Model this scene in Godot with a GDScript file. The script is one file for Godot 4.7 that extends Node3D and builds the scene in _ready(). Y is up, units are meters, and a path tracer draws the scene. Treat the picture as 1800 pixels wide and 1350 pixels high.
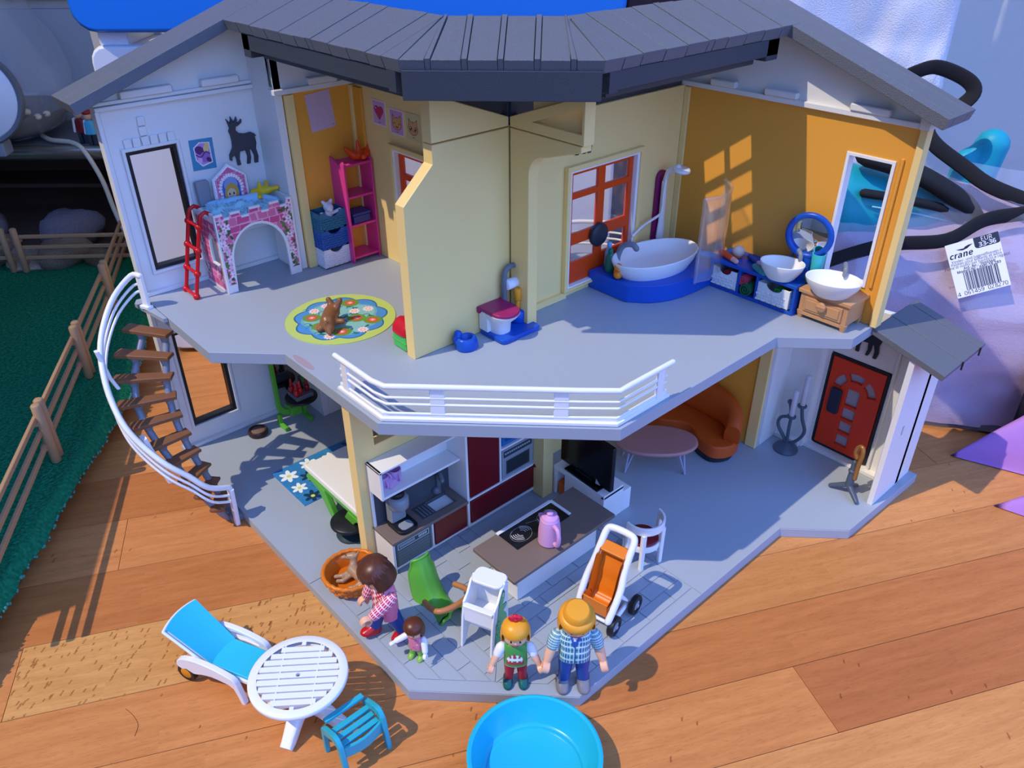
extends Node3D
# Toy house on a wooden floor. All shapes are written in centimetres and committed in metres.
# House axes: x runs to the right front, z to the left front, y up. ROOM axes: r right, d depth, seen from the camera's foot.
const S := 0.01
const YAW := 47.95
const CAM := Vector3(41.752, 45.101, 37.501)
var mats := {}
var texs := {}
var taken := {}

class Mb:
	var P := PackedVector3Array()
	var N := PackedVector3Array()
	var U := PackedVector2Array()
	var uvo := Vector2()

	func tri(a: Vector3, b: Vector3, c: Vector3, na: Vector3, nb: Vector3, nc: Vector3, ua := Vector2(), ub := Vector2(), uc := Vector2()) -> void:
		var g := (b - a).cross(c - a)
		if g.length_squared() < 1e-14:
			return
		if g.dot(na + nb + nc) > 0.0:
			P.append_array([a, c, b]); N.append_array([na, nc, nb]); U.append_array([ua, uc, ub])
		else:
			P.append_array([a, b, c]); N.append_array([na, nb, nc]); U.append_array([ua, ub, uc])

	func quad(a: Vector3, b: Vector3, c: Vector3, d: Vector3, na: Vector3, nb: Vector3, nc: Vector3, nd: Vector3, ua := Vector2(), ub := Vector2(1, 0), uc := Vector2(1, 1), ud := Vector2(0, 1)) -> void:
		tri(a, b, c, na, nb, nc, ua, ub, uc)
		tri(a, c, d, na, nc, nd, ua, uc, ud)

	func fq(a: Vector3, b: Vector3, c: Vector3, d: Vector3, n: Vector3, ua := Vector2(), ub := Vector2(1, 0), uc := Vector2(1, 1), ud := Vector2(0, 1)) -> void:
		quad(a, b, c, d, n, n, n, n, ua, ub, uc, ud)

	# chamfered box: centre, full size
	func box(c: Vector3, s: Vector3, r := 0.06, B := Basis()) -> Mb:
		var h := s * 0.5
		r = minf(r, minf(h.x, minf(h.y, h.z)) * 0.6)
		var pt := func(sg: Vector3, ax: int) -> Vector3:
			var q := sg * (h - Vector3.ONE * r)
			q[ax] = sg[ax] * h[ax]
			return q
		var put := func(q: Vector3) -> Vector3: return c + B * q
		for ax in 3:
			var j := (ax + 1) % 3
			var k := (ax + 2) % 3
			for sa in [-1.0, 1.0]:
				var n := Vector3(); n[ax] = sa
				var q: Array = []
				var uv: Array = []
				for e in [[-1.0, -1.0], [1.0, -1.0], [1.0, 1.0], [-1.0, 1.0]]:
					var sg := Vector3(); sg[ax] = sa; sg[j] = e[0]; sg[k] = e[1]
					var p: Vector3 = pt.call(sg, ax)
					q.append(put.call(p))
					uv.append(uvo + 0.1 * (Vector2(p.z, p.y) if ax == 0 else Vector2(p.x, p.z) if ax == 1 else Vector2(p.x, -p.y)))
				var nn: Vector3 = B * n
				fq(q[0], q[1], q[2], q[3], nn, uv[0], uv[1], uv[2], uv[3])
			if r > 0.0:
				for sj in [-1.0, 1.0]:
					for sk in [-1.0, 1.0]:
						var A := Vector3(); A[ax] = 1.0; A[j] = sj; A[k] = sk
						var D := A; D[ax] = -1.0
						var nj := Vector3(); nj[j] = sj
						var nk := Vector3(); nk[k] = sk
						nj = B * nj; nk = B * nk
						var u0 := uvo
						quad(put.call(pt.call(A, j)), put.call(pt.call(D, j)), put.call(pt.call(D, k)), put.call(pt.call(A, k)), nj, nj, nk, nk, u0, u0, u0, u0)
		if r > 0.0:
			for sx in [-1.0, 1.0]:
				for sy in [-1.0, 1.0]:
					for sz in [-1.0, 1.0]:
						var sg := Vector3(sx, sy, sz)
						tri(put.call(pt.call(sg, 0)), put.call(pt.call(sg, 1)), put.call(pt.call(sg, 2)), B * Vector3(sx, 0, 0), B * Vector3(0, sy, 0), B * Vector3(0, 0, sz), uvo, uvo, uvo)
		return self

	# box from two corners
	func bx(a: Vector3, b: Vector3, r := 0.06) -> Mb:
		return box((a + b) * 0.5, (b - a).abs(), r)

	func lathe(prof: Array, o := Vector3(), B := Basis(), seg := 24, a0 := 0.0, a1 := TAU, cr := 0.7) -> Mb:
		var n := prof.size()
		var sn: Array = []
		for i in n - 1:
			var d: Vector2 = prof[i + 1] - prof[i]
			sn.append(Vector2(d.y, -d.x).normalized())
		for i in n - 1:
			var n0: Vector2 = sn[i]
			var n1: Vector2 = sn[i]
			if i > 0 and (sn[i - 1] as Vector2).dot(sn[i]) > cr: n0 = (sn[i - 1] + sn[i]).normalized()
			if i < n - 2 and (sn[i + 1] as Vector2).dot(sn[i]) > cr: n1 = (sn[i + 1] + sn[i]).normalized()
			var p0: Vector2 = prof[i]
			var p1: Vector2 = prof[i + 1]
			for s in seg:
				var t0 := lerpf(a0, a1, float(s) / seg)
				var t1 := lerpf(a0, a1, float(s + 1) / seg)
				var d0 := Vector3(cos(t0), 0, sin(t0))
				var d1 := Vector3(cos(t1), 0, sin(t1))
				var up := Vector3.UP
				quad(o + B * (d0 * p0.x + up * p0.y), o + B * (d1 * p0.x + up * p0.y), o + B * (d1 * p1.x + up * p1.y), o + B * (d0 * p1.x + up * p1.y),
					B * (d0 * n0.x + up * n0.y), B * (d1 * n0.x + up * n0.y), B * (d1 * n1.x + up * n1.y), B * (d0 * n1.x + up * n1.y),
					Vector2(t0 / TAU, 1.0 - float(i) / (n - 1)), Vector2(t1 / TAU, 1.0 - float(i) / (n - 1)), Vector2(t1 / TAU, 1.0 - float(i + 1) / (n - 1)), Vector2(t0 / TAU, 1.0 - float(i + 1) / (n - 1)))
		return self

	# cylinder with chamfered rims from y0 to y1
	func cyl(o: Vector3, r: float, y0: float, y1: float, seg := 20, ch := 0.06, B := Basis(), r1 := -1.0) -> Mb:
		if r1 < 0.0: r1 = r
		ch = minf(ch, minf(minf(r, maxf(r1, 0.01)), absf(y1 - y0) * 0.5) * 0.6)
		return lathe([Vector2(0, y0), Vector2(r - ch, y0), Vector2(r, y0 + ch), Vector2(r1, y1 - ch), Vector2(r1 - ch, y1), Vector2(0, y1)], o, B, seg)

	# grid of points; wrap joins the last column to the first
	func grid(G: Array, wrap := true, cap0 := false, cap1 := false, flip := false) -> Mb:
		var rows := G.size()
		var cols: int = G[0].size()
		var NN: Array = []
		for i in rows:
			var line: Array = []
			for j in cols:
				var du: Vector3 = G[i][(j + 1) % cols] - G[i][(j - 1 + cols) % cols] if wrap else G[i][mini(j + 1, cols - 1)] - G[i][maxi(j - 1, 0)]
				var dv: Vector3 = G[mini(i + 1, rows - 1)][j] - G[maxi(i - 1, 0)][j]
				var nn := du.cross(dv)
				line.append((-nn if flip else nn).normalized())
			NN.append(line)
		var cc := cols if wrap else cols - 1
		for i in rows - 1:
			for j in cc:
				var k := (j + 1) % cols
				quad(G[i][j], G[i][k], G[i + 1][k], G[i + 1][j], NN[i][j], NN[i][k], NN[i + 1][k], NN[i + 1][j],
					Vector2(float(j) / cc, 1.0 - float(i) / (rows - 1)), Vector2(float(j + 1) / cc, 1.0 - float(i) / (rows - 1)), Vector2(float(j + 1) / cc, 1.0 - float(i + 1) / (rows - 1)), Vector2(float(j) / cc, 1.0 - float(i + 1) / (rows - 1)))
		for e in [[cap0, 0, 1], [cap1, rows - 1, rows - 2]]:
			if e[0]:
				var m := Vector3()
				var m2 := Vector3()
				for j in cols:
					m += G[e[1]][j] / cols
					m2 += G[e[2]][j] / cols
				var n := (m - m2).normalized()
				for j in cols:
					tri(m, G[e[1]][j], G[e[1]][(j + 1) % cols], n, n, n, Vector2(0.5, 0.5), Vector2(0.5, 0.5), Vector2(0.5, 0.5))
		return self

	static func ell(c: Vector3, X: Vector3, Y: Vector3, n := 20, e := 2.0) -> Array:
		var a: Array = []
		for i in n:
			var t := TAU * i / n
			var cs := cos(t)
			var sn := sin(t)
			a.append(c + X * (signf(cs) * pow(absf(cs), 2.0 / e)) + Y * (signf(sn) * pow(absf(sn), 2.0 / e)))
		return a

	# stacked ellipses: each section is [y, rx, rz, cx, cz]
	func stack(secs: Array, o := Vector3(), B := Basis(), n := 22, e := 2.0, caps := true) -> Mb:
		var G: Array = []
		for s in secs:
			var c := o + B * Vector3(s[3] if s.size() > 3 else 0.0, s[0], s[4] if s.size() > 4 else 0.0)
			G.append(ell(c, B * Vector3(s[1], 0, 0), B * Vector3(0, 0, s[2]), n, e))
		return grid(G, true, caps, caps, true)

	func sph(c: Vector3, r: Vector3, B := Basis(), rings := 10, seg := 16) -> Mb:
		var G: Array = []
		for i in rings + 1:
			var t := PI * i / rings
			var s := maxf(sin(t), 0.002)
			G.append(ell(c + B * Vector3(0, -cos(t) * r.y, 0), B * Vector3(r.x * s, 0, 0), B * Vector3(0, 0, r.z * s), seg))
		var before := N.size()
		grid(G, true, false, false, true)
		var inv := B.inverse()
		for i in range(before, N.size()):
			var q := inv * (P[i] - c)
			N[i] = (B * Vector3(q.x / (r.x * r.x), q.y / (r.y * r.y), q.z / (r.z * r.z))).normalized()
		return self

	func tube(pts: Array, rad, seg := 8, closed := false, dome := true, flat := 1.0, upv := Vector3.UP) -> Mb:
		var pp: Array = pts.duplicate()
		var rr: Array = []
		for i in pp.size(): rr.append(rad[i] if rad is Array else rad)
		if not closed:
			var t0: Vector3 = (pp[0] - pp[1]).normalized()
			var t1: Vector3 = (pp[-1] - pp[-2]).normalized()
			var r0: float = rr[0]
			var r1: float = rr[-1]
			if dome:
				pp.insert(0, pp[0] + t0 * r0 * 0.55); rr.insert(0, r0 * 0.75)
				pp.insert(0, pp[1] + t0 * r0 * 0.85); rr.insert(0, r0 * 0.3)
				pp.append(pp[-1] + t1 * r1 * 0.55); rr.append(r1 * 0.75)
				pp.append(pp[-2] + t1 * r1 * 0.85); rr.append(r1 * 0.3)
		var n := pp.size()
		var G: Array = []
		var x := Vector3()
		for i in n:
			var t: Vector3
			if closed: t = (pp[(i + 1) % n] - pp[(i - 1 + n) % n]).normalized()
			else: t = (pp[mini(i + 1, n - 1)] - pp[maxi(i - 1, 0)]).normalized()
			if i == 0:
				x = upv.cross(t)
				if x.length() < 0.05: x = Vector3.RIGHT.cross(t)
			x = (x - t * x.dot(t)).normalized()
			var y := t.cross(x)
			G.append(ell(pp[i], x * rr[i], y * (rr[i] * flat), seg))
		if closed: G.append(G[0])
		return grid(G, true, not closed, not closed)

	static func area(p: Array) -> float:
		var a := 0.0
		for i in p.size():
			a += (p[i] as Vector2).cross(p[(i + 1) % p.size()])
		return a

	static func inset(p: Array, r: float) -> Array:
		var o: Array = []
		var n := p.size()
		for i in n:
			var a: Vector2 = p[(i - 1 + n) % n]
			var b: Vector2 = p[i]
			var c: Vector2 = p[(i + 1) % n]
			var d0 := (b - a).normalized()
			var d1 := (c - b).normalized()
			var n0 := Vector2(-d0.y, d0.x)
			var n1 := Vector2(-d1.y, d1.x)
			o.append(b + (n0 + n1) / maxf(1.0 + n0.dot(n1), 0.25) * r)
		return o

	static func merge(loops: Array) -> Array:
		var m: Array = loops[0].duplicate()
		for h in range(1, loops.size()):
			var hole: Array = loops[h]
			var jb := 0
			for j in hole.size():
				if hole[j].x > hole[jb].x: jb = j
			var order: Array = range(m.size())
			order.sort_custom(func(a, b): return m[a].distance_squared_to(hole[jb]) < m[b].distance_squared_to(hole[jb]))
			var best: int = order[0]
			for i in order:
				var ok := true
				for L in [m] + loops.slice(h):
					for q in L.size():
						var e0: Vector2 = L[q]
						var e1: Vector2 = L[(q + 1) % L.size()]
						if e0.is_equal_approx(m[i]) or e1.is_equal_approx(m[i]) or e0.is_equal_approx(hole[jb]) or e1.is_equal_approx(hole[jb]): continue
						if Geometry2D.segment_intersects_segment(m[i], hole[jb], e0, e1) != null: ok = false
				if ok:
					best = i
					break
			var eps: Vector2 = ((hole[jb] - m[best]) as Vector2).normalized().orthogonal() * 0.0005
			var mm: Array = m.slice(0, best + 1)
			for q in hole.size() + 1: mm.append(hole[(jb + q) % hole.size()] + (eps if q == hole.size() else Vector2()))
			mm.append(m[best] + eps)
			mm.append_array(m.slice(best + 1))
			m = mm
		return m

	# polygon (with holes) in the local xy plane, extruded from z0 to z1
	func ext(poly, z0: float, z1: float, B := Basis(), o := Vector3(), r := 0.05, holes: Array = [], uvr := Rect2()) -> Mb:
		var loops: Array = []
		for k in holes.size() + 1:
			var L: Array = Array(poly if k == 0 else holes[k - 1])
			if (area(L) > 0.0) != (k == 0): L.reverse()
			loops.append(L)
		var lo := Vector2(1e9, 1e9)
		var hi := -lo
		for p in loops[0]:
			lo = lo.min(p); hi = hi.max(p)
		if uvr.size != Vector2(): lo = uvr.position; hi = uvr.end
		var uv := func(p: Vector2) -> Vector2: return Vector2((p.x - lo.x) / (hi.x - lo.x), 1.0 - (p.y - lo.y) / (hi.y - lo.y))
		r = minf(r, absf(z1 - z0) * 0.45)
		var ins: Array = []
		for L in loops: ins.append(inset(L, r) if r > 0.0 else L)
		var m := merge(ins)
		var T := Geometry2D.triangulate_polygon(PackedVector2Array(m))
		if T.is_empty(): push_warning("polygon not filled: %s" % [m.slice(0, 6)])
		for e in [[z0, -1.0], [z1, 1.0]]:
			var n: Vector3 = B * Vector3(0, 0, e[1])
			for i in range(0, T.size(), 3):
				var a: Vector2 = m[T[i]]
				var b: Vector2 = m[T[i + 1]]
				var c: Vector2 = m[T[i + 2]]
				tri(o + B * Vector3(a.x, a.y, e[0]), o + B * Vector3(b.x, b.y, e[0]), o + B * Vector3(c.x, c.y, e[0]), n, n, n, uv.call(a), uv.call(b), uv.call(c))
		for li in loops.size():
			var L: Array = loops[li]
			var I: Array = ins[li]
			var n := L.size()
			var en: Array = []
			for i in n:
				var d := (L[(i + 1) % n] - L[i] as Vector2).normalized()
				en.append(Vector2(d.y, -d.x))
			for i in n:
				var k := (i + 1) % n
				var e0: Vector2 = en[i]
				var na := e0
				var nb := e0
				var pv: Vector2 = en[(i - 1 + n) % n]
				var nx: Vector2 = en[k]
				if pv.dot(e0) > 0.75: na = (pv + e0).normalized()
				if nx.dot(e0) > 0.75: nb = (nx + e0).normalized()
				var NA := B * Vector3(na.x, na.y, 0)
				var NB := B * Vector3(nb.x, nb.y, 0)
				var ua: Vector2 = uv.call(L[i])
				var ub: Vector2 = uv.call(L[k])
				quad(o + B * Vector3(L[i].x, L[i].y, z0 + r), o + B * Vector3(L[k].x, L[k].y, z0 + r), o + B * Vector3(L[k].x, L[k].y, z1 - r), o + B * Vector3(L[i].x, L[i].y, z1 - r), NA, NB, NB, NA, ua, ub, ub, ua)
				if r > 0.0:
					for e in [[z1 - r, z1, 1.0], [z0 + r, z0, -1.0]]:
						var nz: Vector3 = B * Vector3(0, 0, e[2])
						quad(o + B * Vector3(L[i].x, L[i].y, e[0]), o + B * Vector3(L[k].x, L[k].y, e[0]), o + B * Vector3(I[k].x, I[k].y, e[1]), o + B * Vector3(I[i].x, I[i].y, e[1]), NA, NB, nz, nz, ua, ub, ub, ua)
		return self

	# smooth union of tapered capsules [a, b, ra, rb], meshed as surface nets
	func net(caps: Array, cell := 0.12, k := 0.15) -> Mb:
		var lo := Vector3.ONE * 1e9
		var hi := -lo
		for c in caps:
			var R: float = maxf(c[2], c[3]) + k + cell * 2.0
			lo = lo.min(c[0] - Vector3.ONE * R).min(c[1] - Vector3.ONE * R)
			hi = hi.max(c[0] + Vector3.ONE * R).max(c[1] + Vector3.ONE * R)
		var nx := int((hi.x - lo.x) / cell) + 2
		var ny := int((hi.y - lo.y) / cell) + 2
		var nz := int((hi.z - lo.z) / cell) + 2
		var F := PackedFloat32Array()
		F.resize(nx * ny * nz)
		F.fill(9.0)
		for c in caps:
			var a: Vector3 = c[0]
			var ab: Vector3 = c[1] - a
			var l2 := maxf(ab.length_squared(), 1e-9)
			var ra: float = c[2]
			var rb: float = c[3]
			var R := maxf(ra, rb) + k + cell * 1.8
			var q0 := ((a.min(c[1]) - Vector3.ONE * R - lo) / cell).floor()
			var q1 := ((a.max(c[1]) + Vector3.ONE * R - lo) / cell).ceil()
			for z in range(maxi(0, int(q0.z)), mini(nz, int(q1.z) + 1)):
				for y in range(maxi(0, int(q0.y)), mini(ny, int(q1.y) + 1)):
					for x in range(maxi(0, int(q0.x)), mini(nx, int(q1.x) + 1)):
						var p := lo + Vector3(x, y, z) * cell
						var t := clampf((p - a).dot(ab) / l2, 0.0, 1.0)
						var d := (p - a - ab * t).length() - lerpf(ra, rb, t)
						var ix := (z * ny + y) * nx + x
						var f := F[ix]
						var h := maxf(k - absf(f - d), 0.0) / k
						F[ix] = minf(f, d) - h * h * k * 0.25
		var V := {}
		var sx := 1
		var sy := nx
		var sz := nx * ny
		var off := [0, sx, sy, sx + sy, sz, sx + sz, sy + sz, sx + sy + sz]
		var offv := [Vector3(0, 0, 0), Vector3(1, 0, 0), Vector3(0, 1, 0), Vector3(1, 1, 0), Vector3(0, 0, 1), Vector3(1, 0, 1), Vector3(0, 1, 1), Vector3(1, 1, 1)]
		var edges := [[0, 1], [2, 3], [4, 5], [6, 7], [0, 2], [1, 3], [4, 6], [5, 7], [0, 4], [1, 5], [2, 6], [3, 7]]
		for z in nz - 1:
			for y in ny - 1:
				for x in nx - 1:
					var i0 := (z * ny + y) * nx + x
					var neg := 0
					for o in off:
						if F[i0 + o] < 0.0: neg += 1
					if neg == 0 or neg == 8: continue
					var m := Vector3()
					var cnt := 0
					for e in edges:
						var f0 := F[i0 + off[e[0]]]
						var f1 := F[i0 + off[e[1]]]
						if (f0 < 0.0) != (f1 < 0.0):
							m += (offv[e[0]] as Vector3).lerp(offv[e[1]], f0 / (f0 - f1))
							cnt += 1
					m /= cnt
					var g := Vector3(F[i0 + sx] - F[i0] + F[i0 + sx + sy + sz] - F[i0 + sy + sz], F[i0 + sy] - F[i0] + F[i0 + sx + sy + sz] - F[i0 + sx + sz], F[i0 + sz] - F[i0] + F[i0 + sx + sy + sz] - F[i0 + sx + sy])
					V[i0] = [lo + (Vector3(x, y, z) + m) * cell, g.normalized()]
		for z in range(1, nz - 1):
			for y in range(1, ny - 1):
				for x in range(1, nx - 1):
					var i0 := (z * ny + y) * nx + x
					var inside := F[i0] < 0.0
					for ax in 3:
						var st: int = [sx, sy, sz][ax]
						if inside == (F[i0 + st] < 0.0): continue
						var b: int = [sy, sz, sx][ax]
						var c: int = [sz, sx, sy][ax]
						if V.has(i0) and V.has(i0 - b) and V.has(i0 - b - c) and V.has(i0 - c):
							var q := [V[i0], V[i0 - b], V[i0 - b - c], V[i0 - c]]
							quad(q[0][0], q[1][0], q[2][0], q[3][0], q[0][1], q[1][1], q[2][1], q[3][1])
		return self

	func noise(amp: float, freq: float, sd := 1) -> Mb:
		var nz := FastNoiseLite.new()
		nz.seed = sd
		nz.frequency = freq
		for i in P.size():
			P[i] += N[i] * nz.get_noise_3dv(P[i]) * amp
		return self

	func xform(B: Basis, o: Vector3) -> Mb:
		for i in P.size():
			P[i] = B * P[i] + o
			N[i] = (B * N[i]).normalized()
		return self

	func mesh() -> ArrayMesh:
		var Q := PackedVector3Array()
		Q.resize(P.size())
		for i in P.size(): Q[i] = P[i] * 0.01
		var arr := []
		arr.resize(Mesh.ARRAY_MAX)
		arr[Mesh.ARRAY_VERTEX] = Q
		arr[Mesh.ARRAY_NORMAL] = N
		arr[Mesh.ARRAY_TEX_UV] = U
		var m := ArrayMesh.new()
		m.add_surface_from_arrays(Mesh.PRIMITIVE_TRIANGLES, arr)
		return m

# ---------------------------------------------------------------- naming and placing
func numbered(called: String) -> String:
	taken[called] = taken.get(called, -1) + 1
	return called if taken[called] == 0 else "%s_%03d" % [called, taken[called]]

func tag(o: Node, label: String, category: String, group := "") -> void:
	o.set_meta("label", label)
	o.set_meta("category", category)
	if group != "": o.set_meta("group", group)

func thing(called: String, label: String, category: String, at := Vector3(), turn := 0.0, group := "") -> Node3D:
	var o := Node3D.new()
	o.name = numbered(called)
	add_child(o)
	o.position = at * S
	o.rotation_degrees.y = turn
	tag(o, label, category, group)
	return o

func part(t: Node, called: String, b: Mb, m: Material, label := "") -> MeshInstance3D:
	var o := MeshInstance3D.new()
	o.name = called
	o.mesh = b.mesh()
	o.material_override = m
	t.add_child(o, true)
	if label != "": o.set_meta("label", label)
	return o

# a thing that is one mesh, built in its own axes
func solo(called: String, label: String, category: String, b: Mb, m: Material, at := Vector3(), turn := 0.0, group := "") -> MeshInstance3D:
	var o := MeshInstance3D.new()
	o.name = numbered(called)
	o.mesh = b.mesh()
	o.material_override = m
	add_child(o)
	o.position = at * S
	o.rotation_degrees.y = turn
	tag(o, label, category, group)
	return o

func struct(called: String, b: Mb, m: Material) -> MeshInstance3D:
	var o := MeshInstance3D.new()
	o.name = called
	o.mesh = b.mesh()
	o.material_override = m
	add_child(o)
	o.set_meta("kind", "structure")
	return o

func copy_of(src: Node3D, label: String, at: Vector3, turn := 0.0) -> Node3D:
	var r := src.duplicate() as Node3D
	r.name = numbered(String(src.name).rstrip("_0123456789"))
	add_child(r)
	r.position = at * S
	r.rotation_degrees.y = turn
	r.set_meta("label", label)
	return r

func room(r: float, y: float, d: float) -> Vector3:
	var t := deg_to_rad(YAW)
	return Vector3(CAM.x, 0, CAM.z) + Vector3(cos(t), 0, -sin(t)) * r + Vector3(-sin(t), 0, -cos(t)) * d + Vector3(0, y, 0)

func V(x: float, y: float, z: float) -> Vector3: return Vector3(x, y, z)
func W(x: float, y: float) -> Vector2: return Vector2(x, y)
func pts2(a: Array) -> Array:
	var o: Array = []
	for i in range(0, a.size(), 2): o.append(Vector2(a[i], a[i + 1]))
	return o
func rect(x0: float, y0: float, x1: float, y1: float) -> Array: return [W(x0, y0), W(x1, y0), W(x1, y1), W(x0, y1)]
func rrect(x0: float, y0: float, x1: float, y1: float, r: float, n := 4) -> Array:
	var o: Array = []
	for q in 4:
		var c: Vector2 = [W(x1 - r, y1 - r), W(x0 + r, y1 - r), W(x0 + r, y0 + r), W(x1 - r, y0 + r)][q]
		for i in n + 1: o.append(c + Vector2.from_angle(PI / 2 * (q + float(i) / n)) * r)
	return o
func disc(c: Vector2, rx: float, ry := -1.0, n := 24, a0 := 0.0, a1 := TAU) -> Array:
	var o: Array = []
	if ry < 0.0: ry = rx
	var full := absf(a1 - a0 - TAU) < 0.001
	for i in (n if full else n + 1): o.append(c + Vector2(cos(lerpf(a0, a1, float(i) / n)) * rx, sin(lerpf(a0, a1, float(i) / n)) * ry))
	return o
# smooth curve through points
func sp(p: Array, n := 5, closed := false) -> Array:
	var o: Array = []
	var c := p.size()
	for i in (c if closed else c - 1):
		var a = p[(i - 1 + c) % c] if closed else p[maxi(i - 1, 0)]
		var d = p[(i + 2) % c] if closed else p[mini(i + 2, c - 1)]
		for j in n: o.append(p[i].cubic_interpolate(p[(i + 1) % c], a, d, float(j) / n))
	if not closed: o.append(p[-1])
	return o
func xz() -> Basis: return Basis(V(1, 0, 0), V(0, 0, 1), V(0, -1, 0))     # polygon (x, z) on the ground; local z runs down
func zy() -> Basis: return Basis(V(0, 0, 1), V(0, 1, 0), V(-1, 0, 0))     # polygon (z, y) upright; local z runs to -x
func slab(poly, y0: float, y1: float, r := 0.05, holes: Array = [], uvr := Rect2()) -> Mb:
	return Mb.new().ext(poly, -y1, -y0, xz(), Vector3(), r, holes, uvr)
func upr(poly, x0: float, x1: float, r := 0.05, holes: Array = [], uvr := Rect2()) -> Mb:
	return Mb.new().ext(poly, -x1, -x0, zy(), Vector3(), r, holes, uvr)
func aim(d: Vector3) -> Basis:                                              # basis whose y axis runs along d
	d = d.normalized()
	var x := d.cross(V(0, 0, 1))
	if x.length() < 0.05: x = d.cross(V(1, 0, 0))
	x = x.normalized()
	return Basis(x, d, x.cross(d))
func ry(a: float) -> Basis: return Basis(Vector3.UP, deg_to_rad(a))
func rx(a: float) -> Basis: return Basis(Vector3.RIGHT, deg_to_rad(a))
func rz(a: float) -> Basis: return Basis(Vector3.BACK, deg_to_rad(a))

# ---------------------------------------------------------------- materials
func pl(hex: String, rough := 0.38, opt := {}) -> StandardMaterial3D:
	var key := hex + str(rough) + str(opt)
	if mats.has(key): return mats[key]
	var m := StandardMaterial3D.new()
	m.albedo_color = Color(hex)
	m.roughness = rough
	m.metallic_specular = 0.45
	for k in opt: m.set(k, opt[k])
	mats[key] = m
	return m
func printed(name_: String, rough := 0.45) -> StandardMaterial3D:
	var key := "print" + name_
	if mats.has(key): return mats[key]
	var m := StandardMaterial3D.new()
	m.albedo_texture = texs[name_]
	m.roughness = rough
	m.texture_repeat = false
	mats[key] = m
	return m
func noise_tex(sd: int, freq: float, ramp: Array, as_normal := false, size := 512, bump := 4.0) -> NoiseTexture2D:
	var t := NoiseTexture2D.new()
	var n := FastNoiseLite.new()
	n.seed = sd
	n.frequency = freq
	n.fractal_octaves = 4
	t.noise = n
	t.width = size
	t.height = size
	t.seamless = true
	if as_normal:
		t.as_normal_map = true
		t.bump_strength = bump
	else:
		var g := Gradient.new()
		g.offsets = PackedFloat32Array(ramp.map(func(e): return e[0]))
		g.colors = PackedColorArray(ramp.map(func(e): return Color(e[1])))
		t.color_ramp = g
	return t
# plastic with a fine moulded grain and faint speckles
func grain(hex: String, rough: float, scale: float, bump: float, ramp: Array = []) -> StandardMaterial3D:
	var key := "grain" + hex + str(rough) + str(scale) + str(bump)
	if mats.has(key): return mats[key]
	var m := StandardMaterial3D.new()
	m.albedo_color = Color(hex)
	m.roughness = rough
	m.uv1_triplanar = true
	m.uv1_scale = V(1, 1, 1) * scale
	if bump > 0.0:
		if not texs.has("bump"): texs["bump"] = noise_tex(3, 0.06, [], true, 512, 6.0)
		m.normal_enabled = true
		m.normal_texture = texs["bump"]
		m.normal_scale = bump
	if ramp.size(): m.albedo_texture = noise_tex(11, 0.09, ramp)
	mats[key] = m
	return m

# ---------------------------------------------------------------- drawing flat print
class Cv:
	var im: Image
	var w: int
	var h: int
	func _init(ww: int, hh: int, bg: String) -> void:
		w = ww; h = hh
		im = Image.create_empty(w, h, false, Image.FORMAT_RGB8)
		im.fill(Color(bg))
	func poly(p: Array, c: String) -> void:
		var lo := 1e9
		var hi := -1e9
		for q in p:
			lo = minf(lo, q.y); hi = maxf(hi, q.y)
		var col := Color(c)
		for y in range(maxi(0, int(lo)), mini(h - 1, int(hi) + 1) + 1):
			var xs: Array = []
			var yy := y + 0.5
			for i in p.size():
				var a: Vector2 = p[i]
				var b: Vector2 = p[(i + 1) % p.size()]
				if (a.y <= yy) != (b.y <= yy): xs.append(a.x + (yy - a.y) / (b.y - a.y) * (b.x - a.x))
			xs.sort()
			for i in range(0, xs.size() - 1, 2):
				var x0 := maxi(0, roundi(xs[i]))
				var x1 := mini(w, roundi(xs[i + 1]))
				if x1 > x0: im.fill_rect(Rect2i(x0, y, x1 - x0, 1), col)
	func ell(x: float, y: float, rx: float, ry: float, c: String, rot := 0.0) -> void:
		var p: Array = []
		for i in 28: p.append(Vector2(x, y) + Vector2(cos(TAU * i / 28) * rx, sin(TAU * i / 28) * ry).rotated(rot))
		poly(p, c)
	func line(a: Vector2, b: Vector2, t: float, c: String) -> void:
		var n := (b - a).normalized().orthogonal() * t * 0.5
		poly([a + n, b + n, b - n, a - n], c)
	func path(p: Array, t: float, c: String) -> void:
		for i in p.size() - 1:
			line(p[i], p[i + 1], t, c)
			ell(p[i].x, p[i].y, t * 0.5, t * 0.5, c)
	func rc(x: float, y: float, ww: float, hh: float, c: String) -> void:
		im.fill_rect(Rect2i(int(x), int(y), maxi(1, int(ww)), maxi(1, int(hh))), Color(c))
	func flower(x: float, y: float, r: float, n: int, c: String, mid: String, rot := 0.0, slim := 0.34) -> void:
		for i in n:
			var a := rot + TAU * i / n
			ell(x + cos(a) * r * 0.6, y + sin(a) * r * 0.6, r * 0.5, r * slim, c, a)
		ell(x, y, r * 0.25, r * 0.25, mid)
	func star(x: float, y: float, r: float, n: int, c: String, inner := 0.6, rot := 0.0) -> void:
		var p: Array = []
		for i in n * 2: p.append(Vector2(x, y) + Vector2.from_angle(rot + PI * i / n) * (r if i % 2 == 0 else r * inner))
		poly(p, c)
	func tex() -> ImageTexture:
		return ImageTexture.create_from_image(im)

# a part whose shape is written in house coordinates
func wp(t: Node3D, called: String, b: Mb, m: Material, label := "") -> MeshInstance3D:
	var inv := t.transform.affine_inverse()
	for i in b.P.size():
		b.P[i] = (inv * (b.P[i] * S)) / S
		b.N[i] = inv.basis * b.N[i]
	return part(t, called, b, m, label)
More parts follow.
